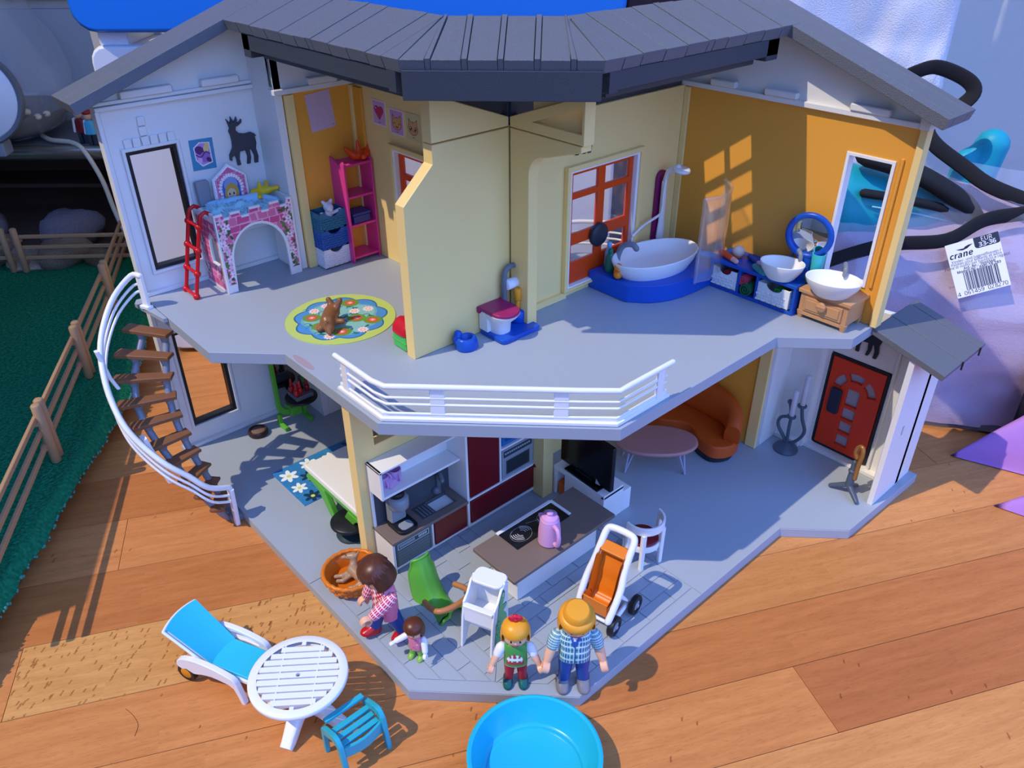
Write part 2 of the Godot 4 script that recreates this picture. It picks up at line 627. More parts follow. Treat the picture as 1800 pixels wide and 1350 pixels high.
# a flat printed sheet (poster, rug, sticker): only its front carries the print
func sheet(called: String, label: String, cat: String, w: float, h: float, thick: float, print_: String, edge: String, at: Vector3, B: Basis, poly: Array = [], group := "") -> Node3D:
	var o := thing(called, label, cat, at, 0.0, group)
	o.transform.basis = B
	var p: Array = poly if poly.size() else rect(-w / 2, -h / 2, w / 2, h / 2)
	part(o, "sheet", Mb.new().ext(p, 0.0, thick, Basis(), Vector3(), 0.0), pl(edge, 0.6))
	var q: Array = Mb.inset(p, 0.004) if Mb.area(p) > 0 else Mb.inset(p, -0.004)
	part(o, "print", Mb.new().ext(q, thick, thick + 0.006, Basis(), Vector3(), 0.0), printed(print_))
	return o

func _ready() -> void:
	# camera
	var cam := Camera3D.new()
	cam.name = "camera"
	var yw := deg_to_rad(YAW)
	var pt := deg_to_rad(32.042)
	var ro := deg_to_rad(-0.271)
	var fw := V(-sin(yw) * cos(pt), -sin(pt), -cos(yw) * cos(pt))
	var rt := V(cos(yw), 0, -sin(yw))
	var up := rt.cross(fw)
	cam.transform = Transform3D(Basis(rt * cos(ro) + up * sin(ro), up * cos(ro) - rt * sin(ro), -fw), CAM * S)
	cam.fov = rad_to_deg(2.0 * atan(675.0 / 1394.564))
	cam.near = 0.02
	cam.far = 60.0
	add_child(cam)
	cam.current = true
	# sky seen through the room's openings
	var sky_m := ProceduralSkyMaterial.new()
	sky_m.sky_top_color = Color(0.44, 0.60, 0.94)
	sky_m.sky_horizon_color = Color(0.56, 0.69, 0.95)
	sky_m.ground_bottom_color = Color(0.30, 0.31, 0.32)
	sky_m.ground_horizon_color = Color(0.50, 0.55, 0.62)
	sky_m.sky_energy_multiplier = 1.65
	sky_m.ground_energy_multiplier = 0.8
	var sky := Sky.new()
	sky.sky_material = sky_m
	var env := Environment.new()
	env.background_mode = Environment.BG_SKY
	env.sky = sky
	env.tonemap_mode = Environment.TONE_MAPPER_LINEAR
	env.tonemap_exposure = 1.12
	env.sdfgi_enabled = true
	env.ssao_enabled = true
	env.ssil_enabled = true
	var we := WorldEnvironment.new()
	we.name = "environment"
	we.environment = env
	add_child(we)
	# the sun comes in from the left front
	var sun := DirectionalLight3D.new()
	sun.name = "sun"
	add_child(sun)
	sun.look_at_from_position(Vector3(), V(0.2, -1.0, -0.67), Vector3.UP)
	sun.light_color = Color(1.0, 0.94, 0.84)
	sun.light_energy = 0.82
	sun.light_angular_distance = 0.55
	sun.shadow_enabled = true
	draw_prints()
	build_room()
	build_house()
	build_upstairs()
	build_downstairs()
	build_figures()
	build_foreground()
	build_background()

func draw_wood(sd: int, flecks: int) -> ImageTexture:
	var w := 512
	var h := 128
	var im := Image.create_empty(w, h, false, Image.FORMAT_RGB8)
	var n := FastNoiseLite.new()
	n.seed = sd
	n.frequency = 1.0
	n.fractal_octaves = 3
	var c0 := Color("bf986c")
	var c1 := Color("e0bd90")
	for y in h:
		for x in w:
			var fx := float(x) / w
			var fy := float(y) / h
			var wv := n.get_noise_2d(fx * 1.5, fy * 2.0) * 0.8
			var g := n.get_noise_2d(fx * 2.5 + 7.0, (fy + wv * 0.1) * 9.0) * 0.5 + n.get_noise_2d(fx * 14.0, fy * 60.0 + 30.0) * 0.35
			im.set_pixel(x, y, c0.lerp(c1, clampf(0.55 + g * 0.75, 0.0, 1.0)))
	var rg := RandomNumberGenerator.new()
	rg.seed = sd
	for i in flecks:
		var p := Vector2(rg.randf() * w, rg.randf() * h)
		var l := rg.randf_range(3, 9)
		var col := Color("7c4f2e") if rg.randf() < 0.8 else Color("8a5a34")
		for k in int(l):
			for q in 2: im.set_pixel(int(p.x + k * 0.4 + q) % w, int(p.y + k) % h, im.get_pixel(int(p.x + k * 0.4 + q) % w, int(p.y + k) % h).lerp(col, 0.6))
	for i in 900:
		var x := rg.randi() % w
		var y := rg.randi() % h
		for k in rg.randi_range(3, 10): im.set_pixel((x + k) % w, y, im.get_pixel((x + k) % w, y).darkened(0.05))
	return ImageTexture.create_from_image(im)

func build_room() -> void:
	var fl := Node3D.new()
	fl.name = "floor"
	add_child(fl)
	fl.set_meta("kind", "structure")
	var sub := Mb.new().bx(V(-160, -6, -10), V(160, -0.1, 200), 0.0)
	var bed := part(fl, "subfloor", sub, pl("4a3524", 0.9))
	bed.transform = Transform3D(ry(YAW), (room(0, -0.94 - 0.85, 100)) * S).translated_local(V(0, 0, -1.0))
	var wt := [draw_wood(5, 0), draw_wood(9, 12), draw_wood(14, 330)]
	var wm: Array = []
	for e in [["f0c090", 0], ["ffd2a4", 1], ["e6ae80", 0], ["f8c496", 1], ["ffdfae", 2], ["dca27a", 1]]:
		var m := StandardMaterial3D.new()
		m.albedo_color = Color(e[0])
		m.albedo_texture = wt[e[1]]
		m.uv1_scale = V(0.36, 1.45, 1)
		m.roughness = 0.42
		m.metallic_specular = 0.4
		wm.append(m)
	var al := V(0.447, 0, -0.894)
	var ac := V(0.894, 0, 0.447)
	var PB := Basis(al, V(0, 1, 0), -ac)
	var cuts := [-102.0, -96.0, -90.0, -84.0, -78.0, -72.5, -66.5, -60.5, -54.5, -48.5, -42.2, -36.0, -29.7, -23.5, -17.3, -11.1, -4.8, 1.5, 7.9, 14.1, 19.2, 24.3, 29.6, 35.0, 40.4, 45.8, 51.2, 57.0, 63.0, 69.0, 75.0]
	var rg := RandomNumberGenerator.new()
	rg.seed = 4
	for i in cuts.size() - 1:
		var ends := [-125.0]
		var fixed: float = {16: -33.0, 18: -38.5, 21: 13.6, 19: 60.0, 20: 48.0}.get(i, rg.randf_range(-40, 20))
		var q := fixed - 55.0 * ceilf((fixed + 110.0) / 55.0)
		while q < 130.0:
			if q > -120.0: ends.append(q)
			q += 55.0
		ends.append(140.0)
		for j in ends.size() - 1:
			var len_: float = ends[j + 1] - ends[j]
			var mid: Vector3 = ac * ((cuts[i] + cuts[i + 1]) * 0.5) + al * ((ends[j] + ends[j + 1]) * 0.5)
			var b := Mb.new()
			b.uvo = Vector2(rg.randf() * 8.0, rg.randf() * 3.0)
			b.box(V(0, -0.75, 0), V(len_ - 0.03, 1.5, cuts[i + 1] - cuts[i] - 0.03), 0.025)
			var pick := rg.randi() % 4
			if i == 18 and ends[j] > -40.0 and ends[j] < -30.0: pick = 4
			if i == 21 and ends[j] > 10.0 and ends[j] < 20.0: pick = 5
			var o := part(fl, "plank", b, wm[pick])
			o.transform = Transform3D(PB, (mid + V(0, -0.94, 0)) * S)
	# walls, ceiling: openings to the left and behind the camera let sun and sky in
	var wall := grain("cfcac2", 0.85, 30.0, 0.5)
	var RB := ry(YAW)
	var wb := Mb.new()
	wb.bx(V(-40, -0.94, -92), V(230, 255, -88), 0.0).bx(V(-260, -0.94, -126), V(-36, 255, -122), 0.0).bx(V(-44, -0.94, -124), V(-36, 255, -90), 0.0)
	var o1 := struct("wall_back", wb, wall)
	o1.transform = Transform3D(RB, V(CAM.x, 0, CAM.z) * S)
	var o2 := struct("ceiling", Mb.new().ext(rect(-260, -200, 230, 126), -262, -255, xz(), Vector3(), 0.0, [rect(-205, -50, -80, 60), rect(20, -55, 215, 110)]), pl("d8d8d6", 0.9))
	o2.transform = o1.transform
	var o3 := struct("wall_right", Mb.new().bx(V(226, -0.94, -92), V(230, 255, -30), 0.0), wall)
	o3.transform = o1.transform
	var o4 := struct("wall_left", Mb.new().bx(V(-260, -0.94, -126), V(-256, 255, 200), 0.0), wall)
	o4.transform = o1.transform
	var o5 := struct("wall_front", Mb.new().bx(V(-260, -0.94, 170), V(-20, 255, 174), 0.0), wall)
	o5.transform = o1.transform

func sheet3(p: Array, thick: float, r := 0.04) -> Mb:
	var X: Vector3 = (p[1] - p[0]).normalized()
	var n: Vector3 = X.cross(p[2] - p[0]).normalized()
	if n.y < 0.0: n = -n
	var Y := n.cross(X)
	var q: Array = []
	for a in p: q.append(W((a - p[0]).dot(X), (a - p[0]).dot(Y)))
	return Mb.new().ext(q, -thick, 0.0, Basis(X, Y, n), p[0], r)

func build_house() -> void:
	var white := grain("e9e7e2", 0.42, 60.0, 0.15)
	var lemon := grain("f8d88c", 0.42, 60.0, 0.12)
	var orange := grain("f0a73c", 0.42, 60.0, 0.12)
	var grey := grain("a2abb4", 0.5, 40.0, 0.25, [[0.0, "d8d8d8"], [0.25, "ffffff"], [1.0, "ffffff"]])
	var slate := grain("6c7077", 0.46, 36.0, 0.9, [[0.0, "b8b8b8"], [0.5, "ffffff"], [1.0, "cfcfcf"]])
	var dark := grain("3b4048", 0.45, 40.0, 0.5)
	var black := pl("1c1d22", 0.4)
	var shiny := pl("f2f2f0", 0.28)
	var H := thing("toy_house", "two-storey open-fronted plastic toy house with grey roof, orange and yellow walls", "toy house", V(0, -0.94, 0))
	var hp := func(called: String, b: Mb, m: Material, parent: Node = null, label := "") -> MeshInstance3D:
		if parent == null:
			for i in b.P.size(): b.P[i].y += 0.94
			return part(H, called, b, m, label)
		return part(parent, called, b, m, label)      # sub-parts share the part's axes; shift by hand below
	var up94 := func(b: Mb) -> Mb:
		for i in b.P.size(): b.P[i].y += 0.94
		return b
	# ---- ground plate and its patio tiles
	var gp := pts2([12, 20, 20, 12, 20, -12, 24, -16, 24.4, -27.4, 11.4, -27.4, 11.4, -21, -1, -21, -1, -1, -21, -1, -21, 6.6, -25, 6.6, -25, 20])
	var G := hp.call("ground_plate", slab(gp, -0.94, -0.06, 0.04), grey) as MeshInstance3D
	var top := slab(pts2([0, 0, 0, 0, -24.97, 19.97, -24.97, 6.65, -20.97, 6.65, -20.97, -0.97, -0.97, -0.97, -0.97, -20.97, 11.45, -20.97, 11.45, -27.37, 24.37, -27.37, 23.97, -16.02, 19.97, -12.02, 19.97, -1.3, 7.0, -1.3, 7.0, 7.0, -0.9, 7.0, -0.9, 19.97]).slice(2), -0.06, 0.0, 0.0)
	part(G, "floor_skin", up94.call(top), grey)
	var edge_rim := slab(pts2([-0.85, 19.97, 11.98, 19.97, 19.97, 11.98, 19.97, -1.25, 19.1, -1.25, 19.1, 11.62, 11.62, 19.1, -0.85, 19.1]), -0.06, 0.0, 0.015)
	part(G, "patio_border", up94.call(edge_rim), grey)
	var field_x := pts2([-0.8, 7.05, 6.95, 7.05, 7.0, 7.0, 15.3, 15.3, 11.58, 19.05, -0.8, 19.05])
	var field_z := pts2([7.05, -1.2, 19.05, -1.2, 19.05, 11.58, 15.36, 15.3, 7.05, 7.02])
	for f in 2:
		var field := PackedVector2Array(field_x if f == 0 else field_z)
		for i in 10:
			var a := 7.05 + i * 1.2 if f == 0 else 7.05 + i * 1.2
			for j in 9:
				var b0 := -3.0 + j * 2.9 + (1.45 if i % 2 else 0.0) - (0.7 if f else 0.0)
				var cell := PackedVector2Array(rect(b0 + 0.03, a + 0.03, b0 + 2.87, a + 1.17) if f == 0 else rect(a + 0.03, b0 + 0.03, a + 1.17, b0 + 2.87))
				for piece in Geometry2D.intersect_polygons(field, cell):
					if absf(Mb.area(Array(piece))) > 0.25: part(G, "patio_tile", up94.call(slab(Array(piece), -0.06, 0.0, 0.018)), grey)
	# ---- upper plate
	var ug := pts2([4.9, 15.9, 15.9, 4.9, 15.9, -13, 19.95, -17.05, 19.95, -20.6, -1, -21, -1, -1, -21, -1, -21, 6.6, -24.6, 6.6, -24.6, 19.95, -11.25, 19.95, -7.2, 15.9])
	var UF := hp.call("upper_floor", slab(ug, 15.06, 16.0, 0.05), grey) as MeshInstance3D
	part(UF, "landing", up94.call(slab(pts2([-23.9, 20.0, -18.85, 20.0, -18.9, 20.3, -23.3, 20.95, -23.9, 20.6]), 15.6, 16.0, 0.04)), grey)
	part(UF, "pink_stain", up94.call(slab(disc(W(-5.2, 15.5), 1.5, 0.3, 14), 16.0, 16.006, 0.0)), pl("a89499", 0.5))
	# ---- walls: left side with two windows
	var wl := upr([W(6.8, 0), W(19.9, 0), W(19.9, 31.1), W(6.8, 31.1)], -24.7, -24.0, 0.05, [rect(14.45, 18.0, 18.45, 27.85), rect(14.35, 2.2, 18.6, 12.0)])
	var WL := hp.call("left_wall", wl, white) as MeshInstance3D
	for e in [[14.45, 18.0, 18.45, 27.85], [14.35, 2.2, 18.6, 12.0]]:
		var fr := upr(rect(e[0] - 0.28, e[1] - 0.28, e[2] + 0.28, e[3] + 0.28), -24.0, -23.72, 0.06, [rect(e[0], e[1], e[2], e[3])])
		part(WL, "window_frame", up94.call(fr), white)
		var gk := upr(rect(e[0] + 0.02, e[1] + 0.02, e[2] - 0.02, e[3] - 0.02), -24.7, -23.9, 0.03, [rect(e[0] + 0.3, e[1] + 0.3, e[2] - 0.3, e[3] - 0.3)])
		part(WL, "window_gasket", up94.call(gk), black, "black window gasket")
	for i in 8:
		var c := V(-23.93, 28.45, 18.1 - i * 0.68) if i < 6 else V(-23.94, 29.2 + (i - 6) * 0.75, 16.75 - (i - 6) * 0.05)
		part(WL, "brick", up94.call(Mb.new().box(c, V(0.3, 0.7, 0.6), 0.05, Basis(V(1, 0, 0), deg_to_rad([3, -4, 5, -2, 2, -5, 2, -3][i])))), white)
	part(WL, "skirting", up94.call(Mb.new().bx(V(-24.02, 16.0, 6.9), V(-23.6, 16.35, 19.7), 0.05).bx(V(-24.02, 0, 6.9), V(-23.6, 0.35, 19.7), 0.05)), white)
	part(WL, "jamb", up94.call(Mb.new().bx(V(-24.0, 0.0, 19.55), V(-23.75, 31.1, 19.9), 0.05)), white)
	# left gable above it, with ledge and clips
	var gl := upr([W(6.9, 31.1), W(19.9, 31.1), W(19.9, 32.25), W(10, 35.85), W(6.9, 36.95)], -24.7, -24.0, 0.04)
	var GL := hp.call("left_gable", gl, white) as MeshInstance3D
	part(GL, "ledge", up94.call(Mb.new().bx(V(-24.0, 31.1, 7.3), V(-23.55, 31.42, 19.9), 0.05).bx(V(-24.0, 31.46, 7.3), V(-23.7, 31.75, 19.9), 0.05)), white)
	for e in [[17.9, 13.9], [11.6, 8.4]]: part(GL, "clip", up94.call(Mb.new().bx(V(-24.0, 31.75, e[1]), V(-23.4, 32.35, e[0]), 0.12)), white)
	# short return wall, ground to roof
	hp.call("return_wall", Mb.new().bx(V(-24.0, 0, 6.6), V(-20.0, 15.06, 7.3), 0.05).bx(V(-24.0, 16.0, 6.6), V(-20.0, 36.9, 7.3), 0.05), white)
	# orange bedroom wall with its gable
	var w3 := upr([W(-0.8, 16), W(6.55, 16), W(6.55, 31.1), W(-0.8, 31.1)], -20.7, -20.0, 0.04)
	var W3 := hp.call("orange_wall", w3, orange) as MeshInstance3D
	part(W3, "pilaster", up94.call(Mb.new().bx(V(-20.0, 16, 5.75), V(-19.65, 31.0, 6.55), 0.06)), lemon)
	part(W3, "pilaster", up94.call(Mb.new().bx(V(-20.0, 16, 0.0), V(-19.6, 31.0, 0.5), 0.06)), lemon)
	hp.call("bedroom_gable", upr([W(-1, 31.1), W(7.3, 31.1), W(7.3, 36.9), W(5.2, 37.6), W(-1, 33)], -20.7, -20.0, 0.04), white)
	hp.call("gable_ledge", Mb.new().bx(V(-20.7, 31.08, -0.5), V(-19.55, 31.5, 7.5), 0.05).bx(V(-20.0, 31.5, 1.6), V(-19.45, 32.1, 4.4), 0.12), white)
	# yellow back walls with their doors
	var w4 := Mb.new().ext(rect(-20.7, 16, 0, 31.1), -0.8, 0.0, Basis(), Vector3(), 0.04, [rect(-14.3, 16.7, -6.2, 26.7)])
	var W4 := hp.call("yellow_wall", w4, lemon) as MeshInstance3D
	part(W4, "corner_post", up94.call(Mb.new().bx(V(-20.0, 16, 0), V(-18.5, 30.9, 0.3), 0.06)), orange)
	var w5 := Mb.new().ext(rect(-20, 16, 0, 31.1), 0.0, 0.8, zy(), Vector3(), 0.04, [rect(-14.3, 16.7, -6.0, 26.7)])
	var W5 := hp.call("yellow_wall", w5, lemon) as MeshInstance3D
	part(W5, "base_strip", up94.call(Mb.new().bx(V(0, 16, -6.0), V(0.35, 16.55, -1.2), 0.05)), lemon)
	# doors: white frame, orange leaf with panes, round black handle
	for s in 2:
		var D := Node3D.new()
		D.name = "balcony_door"
		H.add_child(D, true)
		D.transform = Transform3D(Basis(), V(-10.25, 16.7 + 0.94, 0) * S) if s == 0 else Transform3D(ry(90), V(0, 16.7 + 0.94, -10.15) * S)
		var fo := rect(-4.15, 0, 4.15, 10.0)
		part(D, "surround", Mb.new().ext(rect(-4.5, -0.1, 4.5, 10.35), 0.0, 0.45, Basis(), Vector3(), 0.04, [rect(-4.1, 0.1, 4.1, 9.95)]), lemon)
		part(D, "door_frame", Mb.new().ext(fo, -0.8, 0.3, Basis(), Vector3(), 0.04, [rect(-3.85, 0.2, 3.85, 9.75)]), shiny)
		var holes: Array = []
		var panes: Array = []
		for cx in [-1.87, 1.87]:
			for yy in [[7.95, 9.4], [4.55, 7.45], [2.1, 3.6]]:
				if yy[0] == 2.1 and cx < 0 and s == 0: continue
				panes.append(rect(cx - 1.45, yy[0], cx + 1.45, yy[1]))
		part(D, "door_leaf", Mb.new().ext(rect(-3.83, 0.22, 3.83, 9.73), -0.45, -0.1, Basis(), Vector3(), 0.05, panes), pl("e2470f", 0.35))
		for p in panes: part(D, "pane", Mb.new().ext(p, -0.3, -0.24, Basis(), Vector3(), 0.0), glass())
		part(D, "door_handle", Mb.new().cyl(V(-0.35, 3.9, -0.1), 1.0, 0.0, 0.5, 24, 0.1, rx(90)), pl("2a2f3a", 0.4))
	# orange bathroom wall with window, its gable
	var w6 := Mb.new().ext(rect(0, 16, 20.2, 31.1), -0.7, 0.0, Basis(), V(0, 0, -20), 0.04, [rect(15.0, 18.9, 18.6, 28.55)])
	var W6 := hp.call("orange_wall", w6, orange) as MeshInstance3D
	part(W6, "window_frame", up94.call(Mb.new().ext(rect(14.95, 18.85, 18.65, 28.6), -0.75, 0.12, Basis(), V(0, 0, -20), 0.03, [rect(15.2, 19.1, 18.4, 28.35)])), shiny, "white window frame")
	part(W6, "jamb", up94.call(Mb.new().bx(V(19.75, 16, -20.7), V(20.3, 31.1, -19.75), 0.06)), lemon)
	part(W6, "ridge", up94.call(Mb.new().bx(V(18.95, 19.0, -20), V(19.2, 28.9, -19.8), 0.06)), orange)
	part(W6, "corner_bead", up94.call(Mb.new().bx(V(0, 16, -20), V(0.55, 31.0, -19.75), 0.06)), lemon)
	var g6 := Mb.new().ext(pts2([-0.7, 31.1, 20.2, 31.1, 20.2, 32.15, 10, 35.85, 5.2, 37.6, -0.7, 33.2]), -0.7, 0.0, Basis(), V(0, 0, -20), 0.04)
	var G6 := hp.call("bathroom_gable", g6, white) as MeshInstance3D
	part(G6, "ledge", up94.call(Mb.new().bx(V(-0.3, 31.1, -20), V(20.4, 31.5, -19.6), 0.05)), white)
	for e in [[2.6, 5.0], [7.6, 10.4], [14.6, 17.6]]: part(G6, "clip", up94.call(Mb.new().bx(V(e[0], 31.5, -20), V(e[1], 32.05, -19.45), 0.12)), white)
	part(G6, "end_block", up94.call(Mb.new().bx(V(19.7, 31.1, -20.75), V(20.45, 32.0, -19.5), 0.06)), white)
	# divider and the stub with its arch
	var dv := upr(pts2([0, 16, 9.3, 16, 9.3, 27.45, 6.75, 29.75, 6.75, 31.0, 0, 31.0]), -1.0, 0.0, 0.06)
	hp.call("divider_wall", dv, lemon)
	hp.call("divider_head", upr(pts2([0, 31.08, 6.75, 31.08, 6.75, 34.2, 0, 31.72]), -1.0, 0.0, 0.06), lemon)
	var arch: Array = pts2([0.06, 16, 2.0, 16, 2.0, 28.0])
	for i in 9: arch.append(W(3.6, 28.0) + Vector2.from_angle(PI - PI / 2 * i / 8.0) * 1.6)
	arch.append_array(pts2([6.9, 30.6, 6.9, 31.0, 0.06, 31.0]))
	hp.call("arch_wall", Mb.new().ext(arch, -1.0, 0.0, Basis(), Vector3(), 0.05), lemon)
	var ah := Mb.new().ext(pts2([0.06, 31.06, 7.1, 31.06, 7.1, 34.2, 0.06, 31.74]), -1.0, 0.0, Basis(), Vector3(), 0.04, [pts2([2.3, 31.75, 6.85, 31.75, 6.85, 33.4])])
	ah.bx(V(2.0, 31.5, -0.9), V(6.95, 33.5, -0.42), 0.0)
	hp.call("arch_head", ah, lemon)
	# ---- ground floor walls
	hp.call("yellow_wall", Mb.new().bx(V(-20.7, 0, -0.8), V(0, 15.06, 0), 0.04).bx(V(-0.8, 0, -20.7), V(0, 15.06, -0.8), 0.04), lemon)
	hp.call("orange_wall", Mb.new().bx(V(-20.7, 0, 0), V(-20, 15.06, 6.6), 0.04), grain("e9e7e2", 0.42, 60.0, 0.15))
	var wo := hp.call("orange_wall", Mb.new().bx(V(0, 0, -20.7), V(11.3, 15.06, -20), 0.04), orange) as MeshInstance3D
	part(wo, "pilaster", up94.call(Mb.new().bx(V(11.2, 0, -20.7), V(12.3, 15.06, -19.8), 0.06)), lemon)
	hp.call("hall_wall", Mb.new().bx(V(11.6, 0, -24.0), V(12.3, 15.06, -20.0), 0.05).bx(V(12.0, 0, -24.1), V(15.1, 15.06, -23.4), 0.05).bx(V(12.3, 0, -23.4), V(14.9, 0.5, -23.1), 0.05), white)
	# hall: front door wall under the shed roof
	var dw := Mb.new().ext(pts2([14.9, 0, 23.7, 0, 23.7, 14.3, 20, 15.4, 14.9, 15.06]), -0.6, 0.0, Basis(), V(0, 0, -24.4), 0.04, [rect(15.5, 0.5, 20.9, 10.25)])
	var DW := hp.call("door_wall", dw, white) as MeshInstance3D
	part(DW, "sill", up94.call(Mb.new().bx(V(15.0, 0, -24.4), V(23.2, 0.4, -23.7), 0.05)), white)
	part(DW, "post", up94.call(Mb.new().bx(V(14.9, 0, -24.4), V(15.35, 15.0, -23.9), 0.05).bx(V(21.05, 0, -24.4), V(21.3, 13.9, -24.1), 0.04)), white)
	var FD := Node3D.new()
	FD.name = "front_door"
	H.add_child(FD, true)
	FD.position = V(18.2, 5.37 + 0.94, -24.35) * S
	part(FD, "seal", Mb.new().ext(rrect(-2.7, -4.87, 2.7, 4.87, 0.35), -0.5, 0.05, Basis(), Vector3(), 0.04, [rect(-2.45, -4.62, 2.45, 4.62)]), black)
	var dh: Array = [rect(-0.55, 0.35, 0.6, 2.0), rect(-0.55, -1.1, 0.6, 0.0), rect(-0.55, -2.5, 0.6, -1.45), rect(-0.55, -3.95, 0.6, -2.85)]
	for i in 3:
		var a0 := PI * (0.06 + i * 0.32)
		var seg: Array = disc(W(0.05, 1.6), 2.0, 2.0, 6, a0, a0 + PI * 0.25)
		var innr: Array = disc(W(0.05, 1.6), 1.25, 1.25, 6, a0, a0 + PI * 0.25)
		innr.reverse()
		dh.append(seg + innr)
	part(FD, "door_leaf", Mb.new().ext(rect(-2.42, -4.6, 2.42, 4.6), -0.4, 0.1, Basis(), Vector3(), 0.05, dh), pl("e03a12", 0.35))
	for p in dh: part(FD, "pane", Mb.new().ext(p, -0.3, -0.2, Basis(), Vector3(), 0.0), pl("a79fa6", 0.3), "grey pane")
	part(FD, "lock_plate", Mb.new().ext(rrect(-1.9, -0.9, -0.85, 1.7, 0.25), 0.1, 0.4, Basis(), Vector3(), 0.08), pl("262c3c", 0.4))
	# right end wall of the hall
	var sw := upr(pts2([-27.1, 0, -20.3, 0, -20.3, 14.25, -27.1, 14.25]), 23.2, 23.7, 0.06, [rect(-22.4, 6.4, -22.0, 7.4)])
	hp.call("end_wall", sw, white)
	# shed roof over the hall: two broad planks and a gutter edge
	var SR := hp.call("shed_roof", sheet3([V(20.0, 15.85, -23.2), V(26.05, 14.1, -23.2), V(26.05, 14.1, -20.1), V(20.0, 15.85, -20.1)], 0.55, 0.06), slate) as MeshInstance3D
	part(SR, "roof_plank", up94.call(sheet3([V(20.0, 15.85, -26.5), V(26.05, 14.1, -26.5), V(26.05, 14.1, -23.26), V(20.0, 15.85, -23.26)], 0.55, 0.06)), slate)
	part(SR, "roof_plank", up94.call(sheet3([V(20.0, 15.85, -27.6), V(26.05, 14.1, -27.6), V(26.05, 14.1, -26.56), V(20.0, 15.85, -26.56)], 0.55, 0.06)), slate)
	for z in [-23.23, -26.53]: part(SR, "clip", up94.call(Mb.new().box(V(26.08, 13.8, z), V(0.12, 0.75, 0.14), 0.03)), black)
	# ground floor divider: yellow posts with a sill and an upper beam, and a square post
	hp.call("kitchen_divider", upr(rect(0.0, 0, 15.35, 15.06), -0.75, 0.25, 0.06, [rect(4.0, 10.6, 13.6, 14.3)]), lemon)
	hp.call("square_post", Mb.new().bx(V(2.7, 0, -1.3), V(4.0, 15.06, -0.1), 0.08).bx(V(0, 0, -0.9), V(2.8, 15.06, -0.4), 0.03), lemon)
	build_roof(H, up94, slate, dark)
	build_rails(H, shiny)
	build_stairs(H, shiny)

func narrow(q: Array) -> bool:
	return (q[1] - q[0] as Vector3).length() < 0.6 or (q[2] - q[-1] as Vector3).length() < 0.6

func glass() -> StandardMaterial3D:
	if mats.has("glass"): return mats["glass"]
	var m := StandardMaterial3D.new()
	m.albedo_color = Color(0.95, 0.96, 1.0, 0.06)
	m.transparency = BaseMaterial3D.TRANSPARENCY_ALPHA
	m.roughness = 0.05
	mats["glass"] = m
	return m

